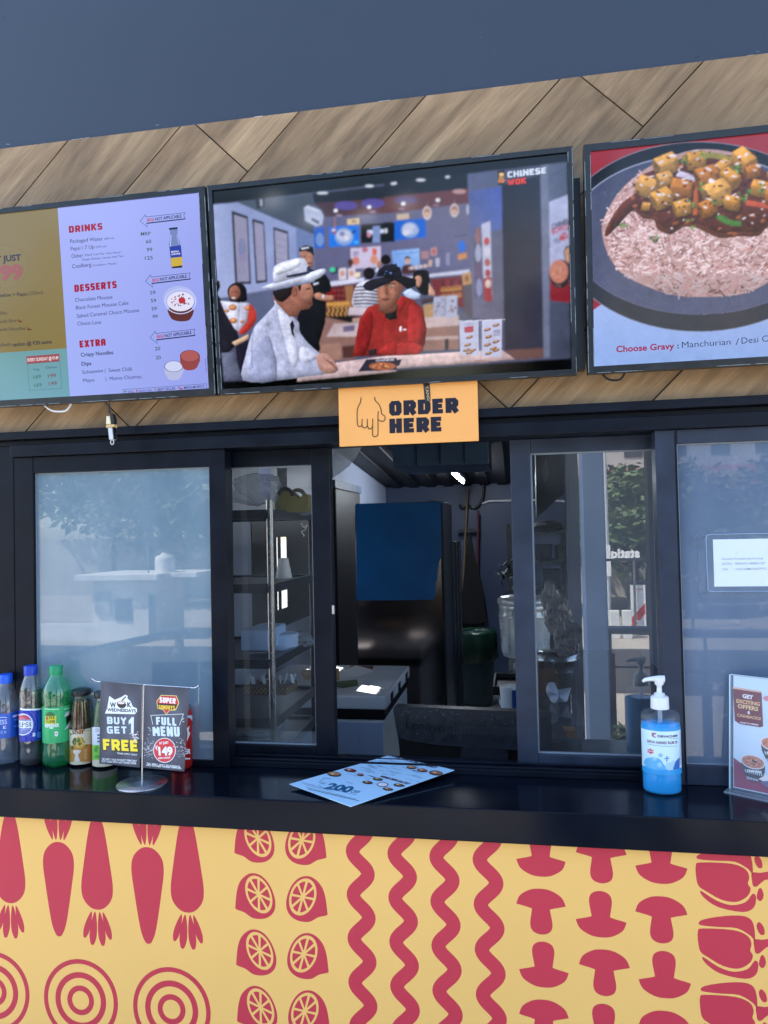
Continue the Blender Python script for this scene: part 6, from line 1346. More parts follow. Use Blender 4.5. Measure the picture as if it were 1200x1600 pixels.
R_ = pr[6][0]+.0007; zl0, zl1 = CZ+prof(p, 89, [(1, 1156)])[0][1], CZ+prof(p, 89, [(1, 1101)])[0][1]
m = MB(); band(m, p, R_, zl0, zl1); lb = m.build('label', pm('green_wrap', (44, 176, 108), .25, noise=(20, .06)), t)
A = cyl_art(p, R_, CZ)
A.stroke([(70, 1107), (80, 1108.4), (92, 1108)], .9, (206, 240, 220)); A.stroke([(100, 1108), (111, 1105)], .9, (206, 240, 220))
A.poly([(71, 1119), (74, 1113), (82, 1113), (86, 1119)], (52, 110, 66), sm=2); A.poly([(71, 1119), (88, 1118), (87.5, 1131), (71, 1131)], (228, 206, 40)); A.text('SUPER', (72, 1124), (87, 1123), (40, 110, 60), h=4.6, bold=.04); A.text('DUPER', (72, 1130), (87, 1129.4), (40, 110, 60), h=4.6, bold=.04); A.text('REFRESHER', (70.5, 1136), (92.5, 1135), (236, 246, 240), h=5.2, bold=.04); A.poly([(72, 1122), (74, 1120), (75, 1124), (73, 1126)], (190, 50, 50))
A.poly([(76, 1137), (85, 1136.6), (81, 1139)], (236, 246, 240)); A.poly([(85.5, 1143), (90.5, 1143), (90.5, 1149), (88, 1151), (85.5, 1149)], (236, 246, 240)); A.ell(88, 1146.4, 1.4, 1.4, (44, 150, 90))
A.poly([(100, 1120), (103, 1113), (112, 1108), (112, 1113), (106, 1118)], (196, 206, 202)); A.poly([(100, 1140), (112, 1117), (112, 1133)], (206, 214, 210)); A.poly([(103, 1121), (110, 1113), (112, 1116), (104, 1133)], (24, 30, 30))
A.build('label_print', M_label, lb)
# juice bottles (glass, dark screw lid)
def juice(x, yb, top, liquid, lab, prn, hw=19.0):
    p, _ = bottle_frame(x, yb); s = hw/19.0
    t = thing('juice_bottle', lab, 'bottle', (p.x, p.y, CZ), 'drinks displayed on the counter')
    pts = [(15*s, yb), (18.5*s, yb-2.5), (19*s, yb-8), (19*s, yb-56), (18.6*s, yb-62), (17*s, yb-80), (14.2*s, yb-98), (13.2*s, yb-106), (14*s, yb-109)]
    pr = prof(p, x, pts)
    MB().lathe(pr, (p.x, p.y, CZ), 40).build('body', M_jar, t)
    MB().lathe([(r*.94, z+.002) for r, z in pr[:7]], (p.x, p.y, CZ), 36).build('juice', liquid, t)
    MB().lathe([(prof(p, x, [(15.4*s, 1)])[0][0], prof(p, x, [(1, yb-107.5)])[0][1]), (prof(p, x, [(15.8*s, 1)])[0][0], prof(p, x, [(1, yb-108)])[0][1]), (prof(p, x, [(15.4*s, 1)])[0][0], prof(p, x, [(1, yb-115.5)])[0][1]), (prof(p, x, [(13.5*s, 1)])[0][0], prof(p, x, [(1, yb-116.5)])[0][1])], (p.x, p.y, CZ), 32).build('lid', M_black, t)
    R_ = pr[3][0]+.0006; m = MB(); z0_, z1_ = prof(p, x, [(1, yb-3.5)])[0][1], prof(p, x, [(1, yb-57)])[0][1]; band(m, p, R_, CZ+z0_, CZ+z1_)
    lb = m.build('label', pm('cream_wrap', (226, 214, 186), .35), t); A = cyl_art(p, R_, CZ); prn(A); A.build('label_print', M_label, lb)
def pr1(A):
    for k in range(12): A.poly([(108.4+k*3.4, 1165-.25*k), (108.4+(k+1)*3.4, 1164.8-.25*k), (108.4+(k+1)*3.4, 1190), (108.4+k*3.4, 1190)], (206, 140, 66))
    A.text('sher', (113, 1147), (133, 1145.5), (44, 26, 22), h=9, bold=.02); A.poly([(109.8, 1147), (111.6, 1145), (112, 1148), (110, 1149)], (44, 26, 22)); A.ell(125.6, 1142.4, 3, 3.6, (214, 130, 40), hole=.55); A.stroke([(123, 1138), (128, 1137.4)], 1.2, (60, 40, 30)); A.stroke([(134, 1142), (140, 1141)], .8, (60, 40, 30))
    A.ell(124, 1160, 8.4, 9, (218, 186, 90)); A.ell(125, 1162, 2.4, 3.4, (60, 70, 40), rot=.4); A.poly([(113, 1158), (117, 1152), (119.5, 1156), (118, 1164), (114, 1163)], (60, 92, 52), sm=2); A.poly([(120, 1157), (123, 1152), (126, 1158), (122, 1161)], (90, 116, 60), sm=2); A.poly([(111, 1168), (113, 1165), (116, 1168), (113, 1172)], (70, 104, 56), sm=2); A.stroke([(128, 1153), (130, 1158), (133, 1160)], 1, (70, 52, 40)); A.poly([(133, 1165), (136, 1163), (137, 1165), (134, 1167)], (90, 110, 60))
    A.poly([(115, 1172), (126, 1172), (125, 1176), (122, 1180), (125, 1189), (116, 1189), (118, 1180), (115, 1176)], (234, 226, 214), sm=2)
    for i in range(6): A.rect(131+(i % 2)*.6, 1171+i*2.8, 136-(i % 2), 1172.2+i*2.8, (232, 200, 150))
juice(128, 1193, 0, pm('brown_tea', (74, 44, 24), .1, coat=.4), 'glass iced tea bottle with an orange fruit label and black lid', pr1)
def pr2(A):
    for k in range(12): A.poly([(144+k*3.4, 1164), (144+(k+1)*3.4, 1164), (144+(k+1)*3.4, 1187), (144+k*3.4, 1187)], (130, 206, 84))
    for k in range(12): A.poly([(144+k*3.4, 1136), (144+(k+1)*3.4, 1136), (144+(k+1)*3.4, 1164), (144+k*3.4, 1164)], (216, 226, 236))
    A.text('Oh', (149.5, 1144), (155, 1143), (60, 84, 120), h=6); 
    for i in range(3): A.rect(152, 1147+i*5, 156.5, 1150+i*5, (96, 120, 150))
    A.poly([(147, 1172), (150, 1165), (154, 1168), (151, 1176)], (70, 160, 60), sm=2); A.rect(148.5, 1180, 155, 1184, (90, 170, 70))
juice(164, 1196, 0, glass_mat('pale_green_drink', (.6, .85, .65), 1.2, 0, .25, (.3, .5, .3)), 'glass bottle with a white and green label half hidden by the banner', pr2, hw=19.5)
# can
p, _ = bottle_frame(284, 1199); t = thing('drink_can', 'red drink can with a silver top behind the banner stand', 'can', (p.x, p.y, CZ), 'drinks displayed on the counter')
pr = prof(p, 284, [(14, 1199.5), (16.5, 1197), (18, 1193), (18, 1117), (15.5, 1107), (14.5, 1104.5), (15.2, 1103)])
MB().lathe(pr, (p.x, p.y, CZ), 40).build('body', pm('red_can_paint', (186, 36, 36), .25, metal=.35), t)
MB().lathe([(pr[4][0]+.0004, pr[4][1]-.001), (pr[5][0]+.0005, pr[5][1]), (pr[6][0]+.0006, pr[6][1]), (pr[6][0]*.9, pr[6][1]+.0006), (pr[6][0]*.86, pr[6][1]-.003)], (p.x, p.y, CZ), 40).build('rim', M_steel, t)
A = cyl_art(p, pr[3][0], CZ)
A.poly([(288, 1117.5), (301.5, 1117.5), (301.5, 1128), (295, 1121), (288, 1124)], (196, 204, 218)); A.text('ER', (287.5, 1178), (297.5, 1177.4), (236, 236, 240), h=7.5, bold=.04); A.rect(288, 1184, 297, 1186.5, (230, 200, 200)); A.poly([(292, 1138), (296, 1134), (294.5, 1142), (297, 1146), (292, 1158), (293, 1146)], (226, 226, 236)); A.poly([(291, 1124), (294.5, 1123), (294.5, 1128), (291, 1129)], (160, 40, 50))
A.build('can_print', M_label, t)

# tabletop banner stand
bp = atz(222, 1225, CZ); UB = Vector((math.cos(math.radians(11)), -math.sin(math.radians(11)), 0)); NB = Vector((UB.y, -UB.x, 0)); NB = -NB if NB.y > 0 else NB
st = thing('banner_stand', 'steel tabletop stand with two hanging grey offer banners', 'table banner', tuple(bp))
M_chr = pm('chrome_rod', (190, 192, 196), .16, metal=1); M_disc = pm('brushed_disc', (176, 178, 184), .3, metal=1, noise=(60, .08), rnoise=.1)
k = (bp.y-CAM.y)/FPX
MB().lathe([(41*k, 0), (41.4*k, .0015), (41*k, .003), (4*k, .0034)], bp, 64).build('base', M_disc, st)
def pl(px, py, off=0.0):
    r = ray(px, py); O = bp+NB*off; tt = (O-CAM).dot(NB)/r.dot(NB); return CAM+r*tt
MB().tube([bp+Vector((0, 0, .003)), pl(225, 1069)], .0026, 12).build('pole', M_chr, st)
top = [pl(x, y) for x, y in ((143.5, 1060), (147, 1062.5), (151, 1064.5), (158, 1065.2), (226, 1070), (296, 1074.4), (304, 1074.6), (308, 1073), (311.5, 1070.5))]
MB().tube(smooth_pts(top, 3, False), .0017, 8).build('cross_bar', M_chr, st)
M_ban = attr_mat('banner_print', rough=.4, spec=.4)
def banner(pts):
    A = Art(bp+NB*.004, UB, (0, 0, 1), step=1e-5, start=0.0); 
    n = 10; m_ = len(pts)
    for i in range(n):
        f = lambda tt: tuple(pts[0][j]+(pts[1][j]-pts[0][j])*tt for j in (0, 1)); g = lambda tt: tuple(pts[3][j]+(pts[2][j]-pts[3][j])*tt for j in (0, 1))
        for j in range(14):
            h = lambda tt, u: tuple(f(tt)[q]+(g(tt)[q]-f(tt)[q])*u for q in (0, 1))
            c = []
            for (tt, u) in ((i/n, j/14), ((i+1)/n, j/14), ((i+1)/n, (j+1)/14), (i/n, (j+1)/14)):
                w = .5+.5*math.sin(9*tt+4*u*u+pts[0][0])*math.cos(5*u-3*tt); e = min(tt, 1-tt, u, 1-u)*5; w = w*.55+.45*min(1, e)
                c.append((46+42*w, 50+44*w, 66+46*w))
            A.poly([h(i/n, j/14), h((i+1)/n, j/14), h((i+1)/n, (j+1)/14), h(i/n, (j+1)/14)], c); A.d -= 1e-5
    A.d += 2e-5
    return A
Bq = conv(140, 1050, 6.667); V_ = (232, 240, 246); YL = (246, 222, 60)
def bt(A, s, x0, y0, x1, y1, c, h, b=.03, **k): A.text(s, Bq(x0, y0), Bq(x1, y1), c, h=h/6.667, bold=b, **k)
L1 = [(158, 1064.5), (222, 1069.5), (218.5, 1199), (156, 1192.5)]; L2 = [(227.5, 1070.5), (296, 1074.6), (288, 1205), (224, 1199)]
for L_ in (L1, L2):
    b0 = MB(); Pb = [pl(x, y, .0015) for x, y in L_]; b0.prism(Pb, NB*.002); b0.build('banner', pm('banner_cloth', (60, 64, 82), .5), st)
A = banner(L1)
A.poly([Bq(*p) for p in ((205, 250), (262, 290), (330, 262), (370, 236), (398, 250), (392, 272), (430, 310), (448, 360), (492, 380), (494, 412), (470, 440), (160, 432), (185, 370))], V_)
A.poly([Bq(*p) for p in ((286, 330), (382, 332), (368, 368), (336, 378), (304, 366))], (40, 34, 40), sm=2); A.ell(*Bq(330, 318), 6, 2.6, (226, 214, 206)); A.stroke([Bq(335, 300), Bq(378, 256)], 2.2, (110, 70, 44)); A.ell(*Bq(330, 322), 6.8, 2.8, (110, 60, 40), hole=.8)
bt(A, 'W', 214, 368, 278, 366, (50, 54, 72), 50, .05); bt(A, 'K', 392, 364, 438, 366, (50, 54, 72), 50, .05); bt(A, 'WEDNESDAYS', 184, 408, 484, 420, (44, 48, 66), 32, .04)
A.block('BUY', Bq(184, 540), Bq(386, 548), (206, 222, 236), 74/6.667, wt=.24, gap=.2); A.block('GET', Bq(184, 640), Bq(392, 642), (206, 222, 236), 74/6.667, wt=.24, gap=.2); A.poly([Bq(*p) for p in ((408, 508), (440, 468), (462, 468), (460, 642), (432, 641), (433, 528), (408, 548))], (216, 228, 240))
A.block('FREE', Bq(146, 820), Bq(512, 838), (60, 46, 20), 118/6.667, wt=.25, gap=.14, grow=.07); A.block('FREE', Bq(144, 810), Bq(508, 828), YL, 114/6.667, wt=.25, gap=.14)
for i in range(40): 
    x, y = random.gauss(478, 26), random.gauss(680, 26); A.ell(*Bq(x, y), 1.2, .7, random.choice([(206, 200, 206), (170, 150, 160), (236, 236, 240)]), n=6); A.d -= 9e-6
bt(A, 'TERMS APPLY ONLY', 286, 852, 500, 870, V_, 16, .02); bt(A, 'T&C APPLY. VALID ON SELECT ITEMS ONLY', 130, 914, 494, 936, V_, 20, .02); bt(A, 'NOT VALID WITH ANY OTHER OFFER', 128, 938, 490, 962, V_, 20, .02)
A.build('banner_print', M_ban, st)
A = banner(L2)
A.poly([Bq(*p) for p in ((744, 238), (906, 246), (934, 322), (898, 400), (834, 402), (800, 446), (764, 396), (706, 380), (696, 306))], (226, 196, 120)); A.poly([Bq(*p) for p in ((750, 246), (900, 254), (924, 322), (890, 392), (830, 394), (800, 436), (768, 388), (712, 374), (704, 308))], (34, 24, 34))
A.poly([Bq(*p) for p in ((752, 250), (900, 258), (922, 322), (910, 338), (716, 326), (706, 310))], (206, 44, 62)); A.poly([Bq(*p) for p in ((768, 390), (834, 394), (800, 434))], (206, 50, 60))
A.block('SUPER', Bq(728, 318), Bq(894, 330), (240, 236, 240), 56/6.667, wt=.24, gap=.12, slant=.12); A.block('SUNDAYS', Bq(716, 384), Bq(890, 394), (236, 196, 70), 42/6.667, wt=.24, gap=.12, slant=.12)
A.stroke([Bq(660, 545), Bq(640, 452), Bq(980, 436), Bq(938, 556)], .7, V_); A.stroke([Bq(966, 500), Bq(984, 480)], .7, V_); A.stroke([Bq(970, 520), Bq(988, 514)], .7, V_); A.stroke([Bq(612, 576), Bq(632, 590)], .7, V_); A.stroke([Bq(628, 610), Bq(642, 604)], .7, V_)
A.block('FULL', Bq(696, 548), Bq(910, 560), (206, 222, 236), 82/6.667, wt=.24, gap=.16); A.block('MENU', Bq(662, 664), Bq(944, 672), (206, 222, 236), 100/6.667, wt=.24, gap=.14)
for i in range(150):
    s = random.choice((-1, 1)); x, y = (784+s*random.uniform(120, 210), random.gauss(800, 55)); A.stroke([Bq(x, y), Bq(x+random.uniform(-18, 18), y+random.uniform(-8, 8))], random.uniform(.5, 1.1), random.choice([(160, 166, 182), (206, 208, 214), (120, 120, 140), (190, 170, 170)])); A.d -= 9e-6
A.ell(*Bq(784, 814), 17.8, 19.6, (226, 226, 234)); A.ell(*Bq(784, 814), 16.6, 18.4, (206, 52, 60), n=36)
bt(A, 'AT JUST', 728, 752, 828, 744, V_, 24, .03); bt(A, '\u20b9', 690, 812, 716, 812, V_, 46, .02); bt(A, '149', 724, 862, 872, 862, V_, 84, .05); A.stroke([Bq(874, 772), Bq(880, 780)], .8, V_); bt(A, 'EVERY SUNDAY', 722, 906, 848, 898, V_, 18, .03)
bt(A, 'T&C APPLY. ONLY ON SUNDAYS.', 598, 962, 950, 996, V_, 20, .02); bt(A, 'NO OTHER OFFER APPLIES', 596, 976, 960, 1010, V_, 14, .02)
A.build('banner_print', M_ban, st)

# menu leaflet lying across the sill
VL = Vector((0, 1, .062)).normalized(); LO = Vector((0, -.225, 1.034))
A = Art(LO, (1, 0, 0), VL, step=1.2e-5, start=4e-5)
LC = [(452, 1225), (608, 1180), (710, 1203), (548, 1260)]
QC = [A.px(*c) for c in LC]
lf = thing('menu_leaflet', 'pale blue printed menu leaflet lying across the counter edge and sill', 'leaflet', tuple(A.to3(QC[0], 0)))
m = MB(); m.prism([A.to3(q, -.0014) for q in QC], Vector((0, 0, .0013))); m.build('sheet', pm('leaflet_paper', (176, 214, 240), .35, spec=.5), lf)
Lq = conv(440, 1160, 4.2857); IN = (44, 62, 96)
def lt(s, x0, y0, x1, y1, c=IN, h=None, b=.01): A.text(s, Lq(x0, y0), Lq(x1, y1), c, h=(h/4.2857 if h else None), bold=b)
lt('200', 282, 306, 452, 336, (40, 92, 130), 38, .05); lt('OFF', 458, 336, 512, 344, (40, 92, 130), 20, .02); A.stroke([Lq(250, 268), Lq(285, 238), Lq(330, 244)], .8, (60, 110, 150)); A.stroke([Lq(246, 284), Lq(270, 300), Lq(500, 352)], .6, (60, 110, 150)); lt('FLAT', 256, 276, 284, 282, IN, 12)
A.stroke([Lq(176, 312), Lq(520, 392)], .9, (60, 80, 110)); A.stroke([Lq(166, 302), Lq(500, 380)], .6, (70, 90, 120))
for i in range(4): A.stroke([Lq(120+i*14, 262+i*9), Lq(230+i*40, 290+i*13)], .35, (110, 140, 170))
rndl = random.Random(5)
for i in range(60):
    x0, y0 = rndl.uniform(430, 900), 0; y0 = 100+abs(x0-690)*.25+rndl.uniform(0, 110); l = rndl.uniform(24, 70)
    A.stroke([Lq(x0, y0), Lq(x0+l, y0+l*.30)], rndl.uniform(.35, .6), rndl.choice([(110, 130, 160), (90, 112, 148), (130, 150, 176)])); A.d -= 8e-6
A.d += 5e-5
lt('CHOOSE YOUR BOWL AND GRAVY', 712, 90, 1030, 176, (54, 44, 66), 12, .04)
def dish(x, y, rx, ry, c): rx *= .84; ry *= .84; A.ell(*Lq(x, y), rx/4.28, ry/4.28, (60, 44, 44), rot=.1); A.ell(*Lq(x, y-3), rx*.86/4.28, ry*.7/4.28, c, rot=.1); A.ell(*Lq(x-rx*.2, y-4), rx*.3/4.28, ry*.3/4.28, (226, 190, 150))
for q in ((870, 168, 40, 14, (170, 120, 90)), (942, 188, 42, 15, (160, 100, 80)), (1034, 206, 56, 20, (150, 100, 76)), (460, 188, 50, 14, (150, 60, 60)), (352, 214, 56, 20, (170, 120, 80)), (528, 218, 26, 12, (150, 70, 80)), (645, 248, 40, 12, (110, 96, 60)), (576, 270, 42, 13, (110, 80, 56)), (786, 288, 44, 13, (110, 92, 70)), (712, 314, 42, 13, (120, 92, 70))): dish(*q)
A.ell(*Lq(676, 284), 9, 3.6, (130, 40, 56)); A.ell(*Lq(676, 284), 7.6, 2.8, (226, 226, 236)); lt('MOMOS MENU ALL DAY', 658, 232, 850, 284, (90, 40, 60), 11, .04)
A.build('leaflet_print', attr_mat('leaflet_ink', rough=.35), lf)

# hand sanitizer
p = atz(1035, 1236, CZ); sz = thing('sanitizer_bottle', 'pump bottle of bright blue hand sanitizer on the right of the counter', 'bottle', (p.x, p.y, CZ))
def zs(y, x=1033): return at(x, y, p.y).z-CZ
k = (p.y-CAM.y)/FPX*.985; SR = 28*k; SQ = .62
def sq(pr, name, mat, n=56, caps=True):
    m = MB(); m.lathe(pr, (p.x, p.y, CZ), n, sy=.8, caps=caps); return m.build(name, mat, sz)
sq([(SR*.86, 0), (SR*.98, .003), (SR, .008), (SR, zs(1122)), (SR*.97, zs(1115)), (SR*.84, zs(1110)), (SR*.5, zs(1107)), (SR*.46, zs(1104))], 'body', glass_mat('clear_bottle', (.97, .98, .99), 1.45, .02, .05, (.7, .78, .86)))
sq([(SR*.84, .002), (SR*.95, .005), (SR*.965, .01), (SR*.965, zs(1128)), (SR*.5, zs(1127.8))], 'liquid', pm('blue_gel', (8, 152, 222), .12, spec=.4))
MB().lathe([(13*k, zs(1106.5)), (13.2*k, zs(1106)), (12.8*k, zs(1089)), (11.5*k, zs(1087.5)), (8*k, zs(1087)), (7.6*k, zs(1083)), (4*k, zs(1082.5)), (3.4*k, zs(1072)), (6.4*k, zs(1069)), (7*k, zs(1062)), (5*k, zs(1060))], (p.x, p.y, CZ), 32).build('pump_collar', M_white, sz)
hd_ = [at(x, y, p.y) for x, y in ((1038, 1061), (1028, 1060.4), (1016, 1060.8), (1008, 1062), (1004, 1065))]
MB().tube(hd_, [5.4*k, 4.6*k, 3.4*k, 2.8*k, 2.2*k], 12).build('pump_spout', M_white, sz)
MB().lathe([(8.6*k, zs(1063)), (8.8*k, zs(1061)), (7.6*k, zs(1058.6))], (p.x, p.y, CZ), 24).build('pump_head', M_white, sz)
MB().tube([Vector((p.x, p.y, CZ+zs(1106))), Vector((p.x-.002, p.y, CZ+.012))], 3.2*k, 10).build('dip_tube', glass_mat('cloudy_tube', (.9, .93, .95), 1.3, 0, .4, (.8, .86, .9)), sz)
class EArt(Art):
    def to3(s, q, d):
        c, R = s.cyl; a_ = q[0]/R; return Vector((c.x+(R+d)*math.sin(a_), c.y-(R*.8+d)*math.cos(a_), c.z+q[1]))
A = EArt((p.x, p.y-SR, 0), (1, 0, 0), (0, 0, 1), step=1.5e-5, start=3e-4); A.cyl = (Vector((p.x, p.y, CZ)), SR); A.maxe = .004
Sq = conv(990, 1040, 7.62)
def sp(x, y):
    """label position: x across the bottle face in picture units, y height"""
    xa = 112+(545-112)*0; f = (x-(112+ (y-780)*.045))/420*2-1; f = max(-.999, min(.999, f)); return (math.asin(f)*SR, at(1033, 1040+y/7.62, p.y-.02).z-CZ)
def spoly(pts, c, sm=0): A.poly([sp(*q) for q in pts], c, px=False, sm=sm)
def strip(y0, y1, c, x0=112, x1=528, n=16):
    for i in range(n):
        a_, b_ = x0+(x1-x0)*i/n, x0+(x1-x0)*(i+1)/n; spoly([(a_+(y0-780)*.045, y0), (b_+(y0-780)*.045, y0), (b_+(y1-780)*.045, y1), (a_+(y1-780)*.045, y1)], c); A.d -= 1.5e-5
    A.d += 1.5e-5
strip(722, 764, (40, 150, 214)); strip(764, 1216, (204, 232, 246)); strip(1216, 1282, (46, 160, 226))
spoly([(150, 1216), (150, 1130), (180, 1096), (240, 1076), (300, 1100), (336, 1160), (390, 1216)], (96, 180, 228), sm=2); spoly([(430, 1216), (440, 1150), (470, 1110), (522, 1076), (526, 1216)], (50, 110, 190)); spoly([(350, 1190), (360, 1130), (400, 1130), (440, 1100), (450, 1150), (420, 1216), (380, 1216)], (170, 212, 238), sm=2)
for x, y, r, c in ((290, 1160, 26, (150, 206, 236)), (240, 1096, 20, (150, 206, 236)), (296, 1046, 22, (140, 190, 226))):
    spoly([(x+r*math.cos(q), y+r*1.1*math.sin(q)) for q in [i*.524 for i in range(12)]], c)
spoly([(356, 1050), (370, 1050), (370, 1120), (356, 1120)], (80, 150, 210)); spoly([(336, 1076), (390, 1072), (390, 1086), (336, 1090)], (80, 150, 210))
spoly([(x_+(38 if i % 2 else 22)*math.cos(i*.5236), y_+(38 if i % 2 else 22)*math.sin(i*.5236)) for i in range(12) for x_, y_ in ((198, 1014),)], (196, 40, 90)); 
def st_(s, x0, x1, y, h, c, b=.02):
    a_, b_ = sp(x0, y), sp(x1, y); A.text(s, (a_[0], a_[1]), (b_[0], b_[1]), c, h=abs(sp(300, y)[1]-sp(300, y-h)[1]), bold=b, px=False)
st_('NEW', 178, 220, 1022, 18, (240, 230, 236)); st_('DEVACHEM', 262, 480, 834, 26, (86, 50, 96), .05); st_('DEVA HAND RUB-70', 164, 478, 912, 32, (110, 60, 96), .04)
spoly([(168, 930), (474, 938), (474, 943), (168, 935)], (90, 110, 150)); spoly([(390, 848), (480, 850), (480, 855), (390, 853)], (110, 120, 150))
spoly([(206, 790), (246, 788), (246, 804), (228, 806), (228, 828), (246, 830), (246, 842), (216, 838), (206, 820)], (150, 90, 130), sm=2)
spoly([(508, 780), (526, 780), (536, 1210), (510, 1212)], (214, 226, 238))
for i in range(14): spoly([(512, 800+i*28), (528, 800+i*28), (528, 812+i*28), (512, 812+i*28)], (140, 160, 190))
A.build('label', M_label, sz)

# acrylic offer card holder
hp = atz(1146, 1235, CZ); an = math.radians(33); UH = Vector((math.cos(an), -math.sin(an), 0)); FH = Vector((-math.sin(an), -math.cos(an), 0)); VH = (Vector((0, 0, 1))-FH*.10).normalized()
hh = thing('card_holder', 'clear acrylic stand holding a maroon and white offer card', 'card stand', tuple(hp))
M_acr = glass_mat('acrylic_sheet', (.97, .98, .99), 1.22, 0, .08, (.75, .82, .88)); HW, HH = .19, .262
def hb(mb, u0, u1, v0, v1, d0, d1, V=VH):
    Nn = UH.cross(V); Nn = -Nn if Nn.dot(FH) < 0 else Nn
    vs = [hp+UH*u+V*v+Nn*d for d in (d0, d1) for v in (v0, v1) for u in (u0, u1)]
    mb.add(vs, [(0, 2, 3, 1), (4, 5, 7, 6), (0, 1, 5, 4), (2, 6, 7, 3), (0, 4, 6, 2), (1, 3, 7, 5)])
m = MB(); hb(m, -.006, HW, .004, HH, .0016, .0036); m.build('front_sheet', M_acr, hh)
m = MB(); hb(m, -.006, HW, .004, HH, -.0030, -.001); m.build('back_sheet', M_acr, hh)
m = MB(); hb(m, -.0085, -.0062, .004, HH, -.0032, .0038); hb(m, -.006, HW, HH+.0002, HH+.0014, -.0032, .0038); m.build('polished_edge', pm('acrylic_edge', (190, 214, 226), .2), hh)
m = MB(); b_ = [hp+UH*u+FH*d for u, d in ((-.012, .028), (HW, .028), (HW, -.05), (-.012, -.05))]; m.prism(b_, (0, 0, .0035)); m.build('foot', glass_mat('acrylic_foot', (.85, .9, .93), 1.5, .05, .35, (.6, .68, .74)), hh, bevel=.0008)
m = MB(); hb(m, 0, HW-.004, .007, HH-.001, -.0008, .0006); m.build('card', pm('card_white', (206, 222, 236), .4), hh)
Nn = UH.cross(VH); Nn = -Nn if Nn.dot(FH) < 0 else Nn
A = Art(hp+Nn*.0008, UH, VH, step=1e-5, start=5e-5); Hq = conv(1125, 1060, 8.0); MR = (112, 22, 50)
def hl(s, x0, y0, x1, y1, c, h, b=.03): A.text(s, Hq(x0, y0), Hq(x1, y1), c, h=h/8.0, bold=b)
A.poly([Hq(*q) for q in ((160, 104), (520, 164), (540, 600), (500, 612), (250, 572), (184, 528))], MR); A.poly([Hq(*q) for q in ((160, 104), (520, 164), (520, 182), (160, 128))], (222, 170, 140))
hl('GET', 280, 240, 412, 262, (240, 236, 240), 48, .04); hl('EXCITING', 206, 302, 498, 344, (240, 190, 130), 46, .03); hl('OFFERS', 222, 366, 478, 408, (240, 200, 140), 50, .03); hl('&', 342, 440, 378, 446, (240, 236, 240), 38, .03); hl('CASHBACKS!', 214, 474, 512, 522, (240, 190, 130), 36, .02); hl('SCAN TO ORDER', 252, 556, 484, 590, (240, 236, 240), 16, .04)
qe = A.px(*Hq(172, 990)); q0 = A.px(*Hq(176, 1376)); q1 = (HW-.006)
A.poly([(qe.x, qe.y), (qe.x+.02, qe.y-.012), (qe.x+.06, qe.y-.028), (q1, qe.y-.05), (q1, .009), (q0.x, .009)], [(132, 50, 90), (132, 46, 86), (138, 44, 80), (134, 40, 74), (150, 56, 92), (160, 66, 100)], px=False)
def tubcup(x, y, s):
    P = lambda L: [Hq(x+a_*s, y+b_*s) for a_, b_ in L]
    A.poly(P(((-150, -40), (150, 20), (110, 220), (60, 256), (-10, 246), (-80, 200))), (70, 70, 84), sm=2)
    for i in range(9): A.stroke(P(((-100+i*26, 90+i*6), (-84+i*24, 130+i*6))), 1.4, (206, 206, 214))
    for i in range(8): A.stroke(P(((-78+i*20, 180+i*5), (-66+i*18, 214+i*4))), 1.2, (206, 206, 214))
    A.poly(P([(152*math.cos(t_)*1.0, 152*math.cos(t_)*.2+88*math.sin(t_)) for t_ in [i*.2618 for i in range(24)]]), (226, 222, 226)); A.poly(P([(140*math.cos(t_), 140*math.cos(t_)*.2+76*math.sin(t_)) for t_ in [i*.2618 for i in range(24)]]), (196, 126, 106))
    for i in range(40):
        t_, r_ = random.random()*6.28, random.random()**.5; A.ell(*P([(130*r_*math.cos(t_), 26*r_*math.cos(t_)+66*r_*math.sin(t_))])[0], 1.6, .8, random.choice([(230, 170, 140), (150, 70, 60), (216, 140, 110), (120, 90, 70)]), n=7)
    A.ell(*P([(20, -6)])[0], 4.5, 1.6, (80, 50, 66), rot=.4)
    hl('CHINESE', x-70*s, y+118*s, x+110*s, y+140*s, (236, 236, 240), 26, .05)
tubcup(412, 1044, 1.0); tubcup(660, 820, 1.0); A.poly([Hq(*q) for q in ((484, 1254), (560, 1216), (640, 1190), (640, 1280), (540, 1284))], (220, 214, 216)); A.poly([Hq(*q) for q in ((500, 1290), (640, 1280), (640, 1380), (590, 1360))], (110, 104, 136)); A.ell(*Hq(585, 250), 5, 4, (206, 130, 140))
A.build('card_print', attr_mat('card_ink', rough=.4), hh)

# notice behind plastic on the right pane
NY = .0118
nc = thing('notice_sleeve', 'white company notice in a clear sleeve taped on the right pane', 'notice', tuple(at(1113, 843, NY)))
def npl(nm, pts, mat, d, y): MB().prism([at(x, y_, y) for x, y_ in pts], (0, d, 0)).build(nm, mat, nc)
def nx(x, y): return (x, y)
n0, n1 = at(1113, 843, NY), at(1116, 916.5, NY); xr_ = n0.x+.20
npl('paper', [(1113, 843)], M_paper, .0003, NY) if False else MB().box(n0.x+.001, xr_, NY-.0009, NY-.0005, n1.z, n0.z).build('paper', pm('bright_paper', (244, 246, 246), .6), nc)
MB().box(n0.x-.016, xr_+.016, NY-.0017, NY-.0011, n1.z-.012, n0.z+.013).build('sleeve', glass_mat('sleeve_film', (.97, .98, .99), 1.3, body=.10, bodycol=(.62, .7, .8)), nc, bevel=.0002)
sv = MB(); z_a, z_b = n1.z-.0115, n0.z+.0125
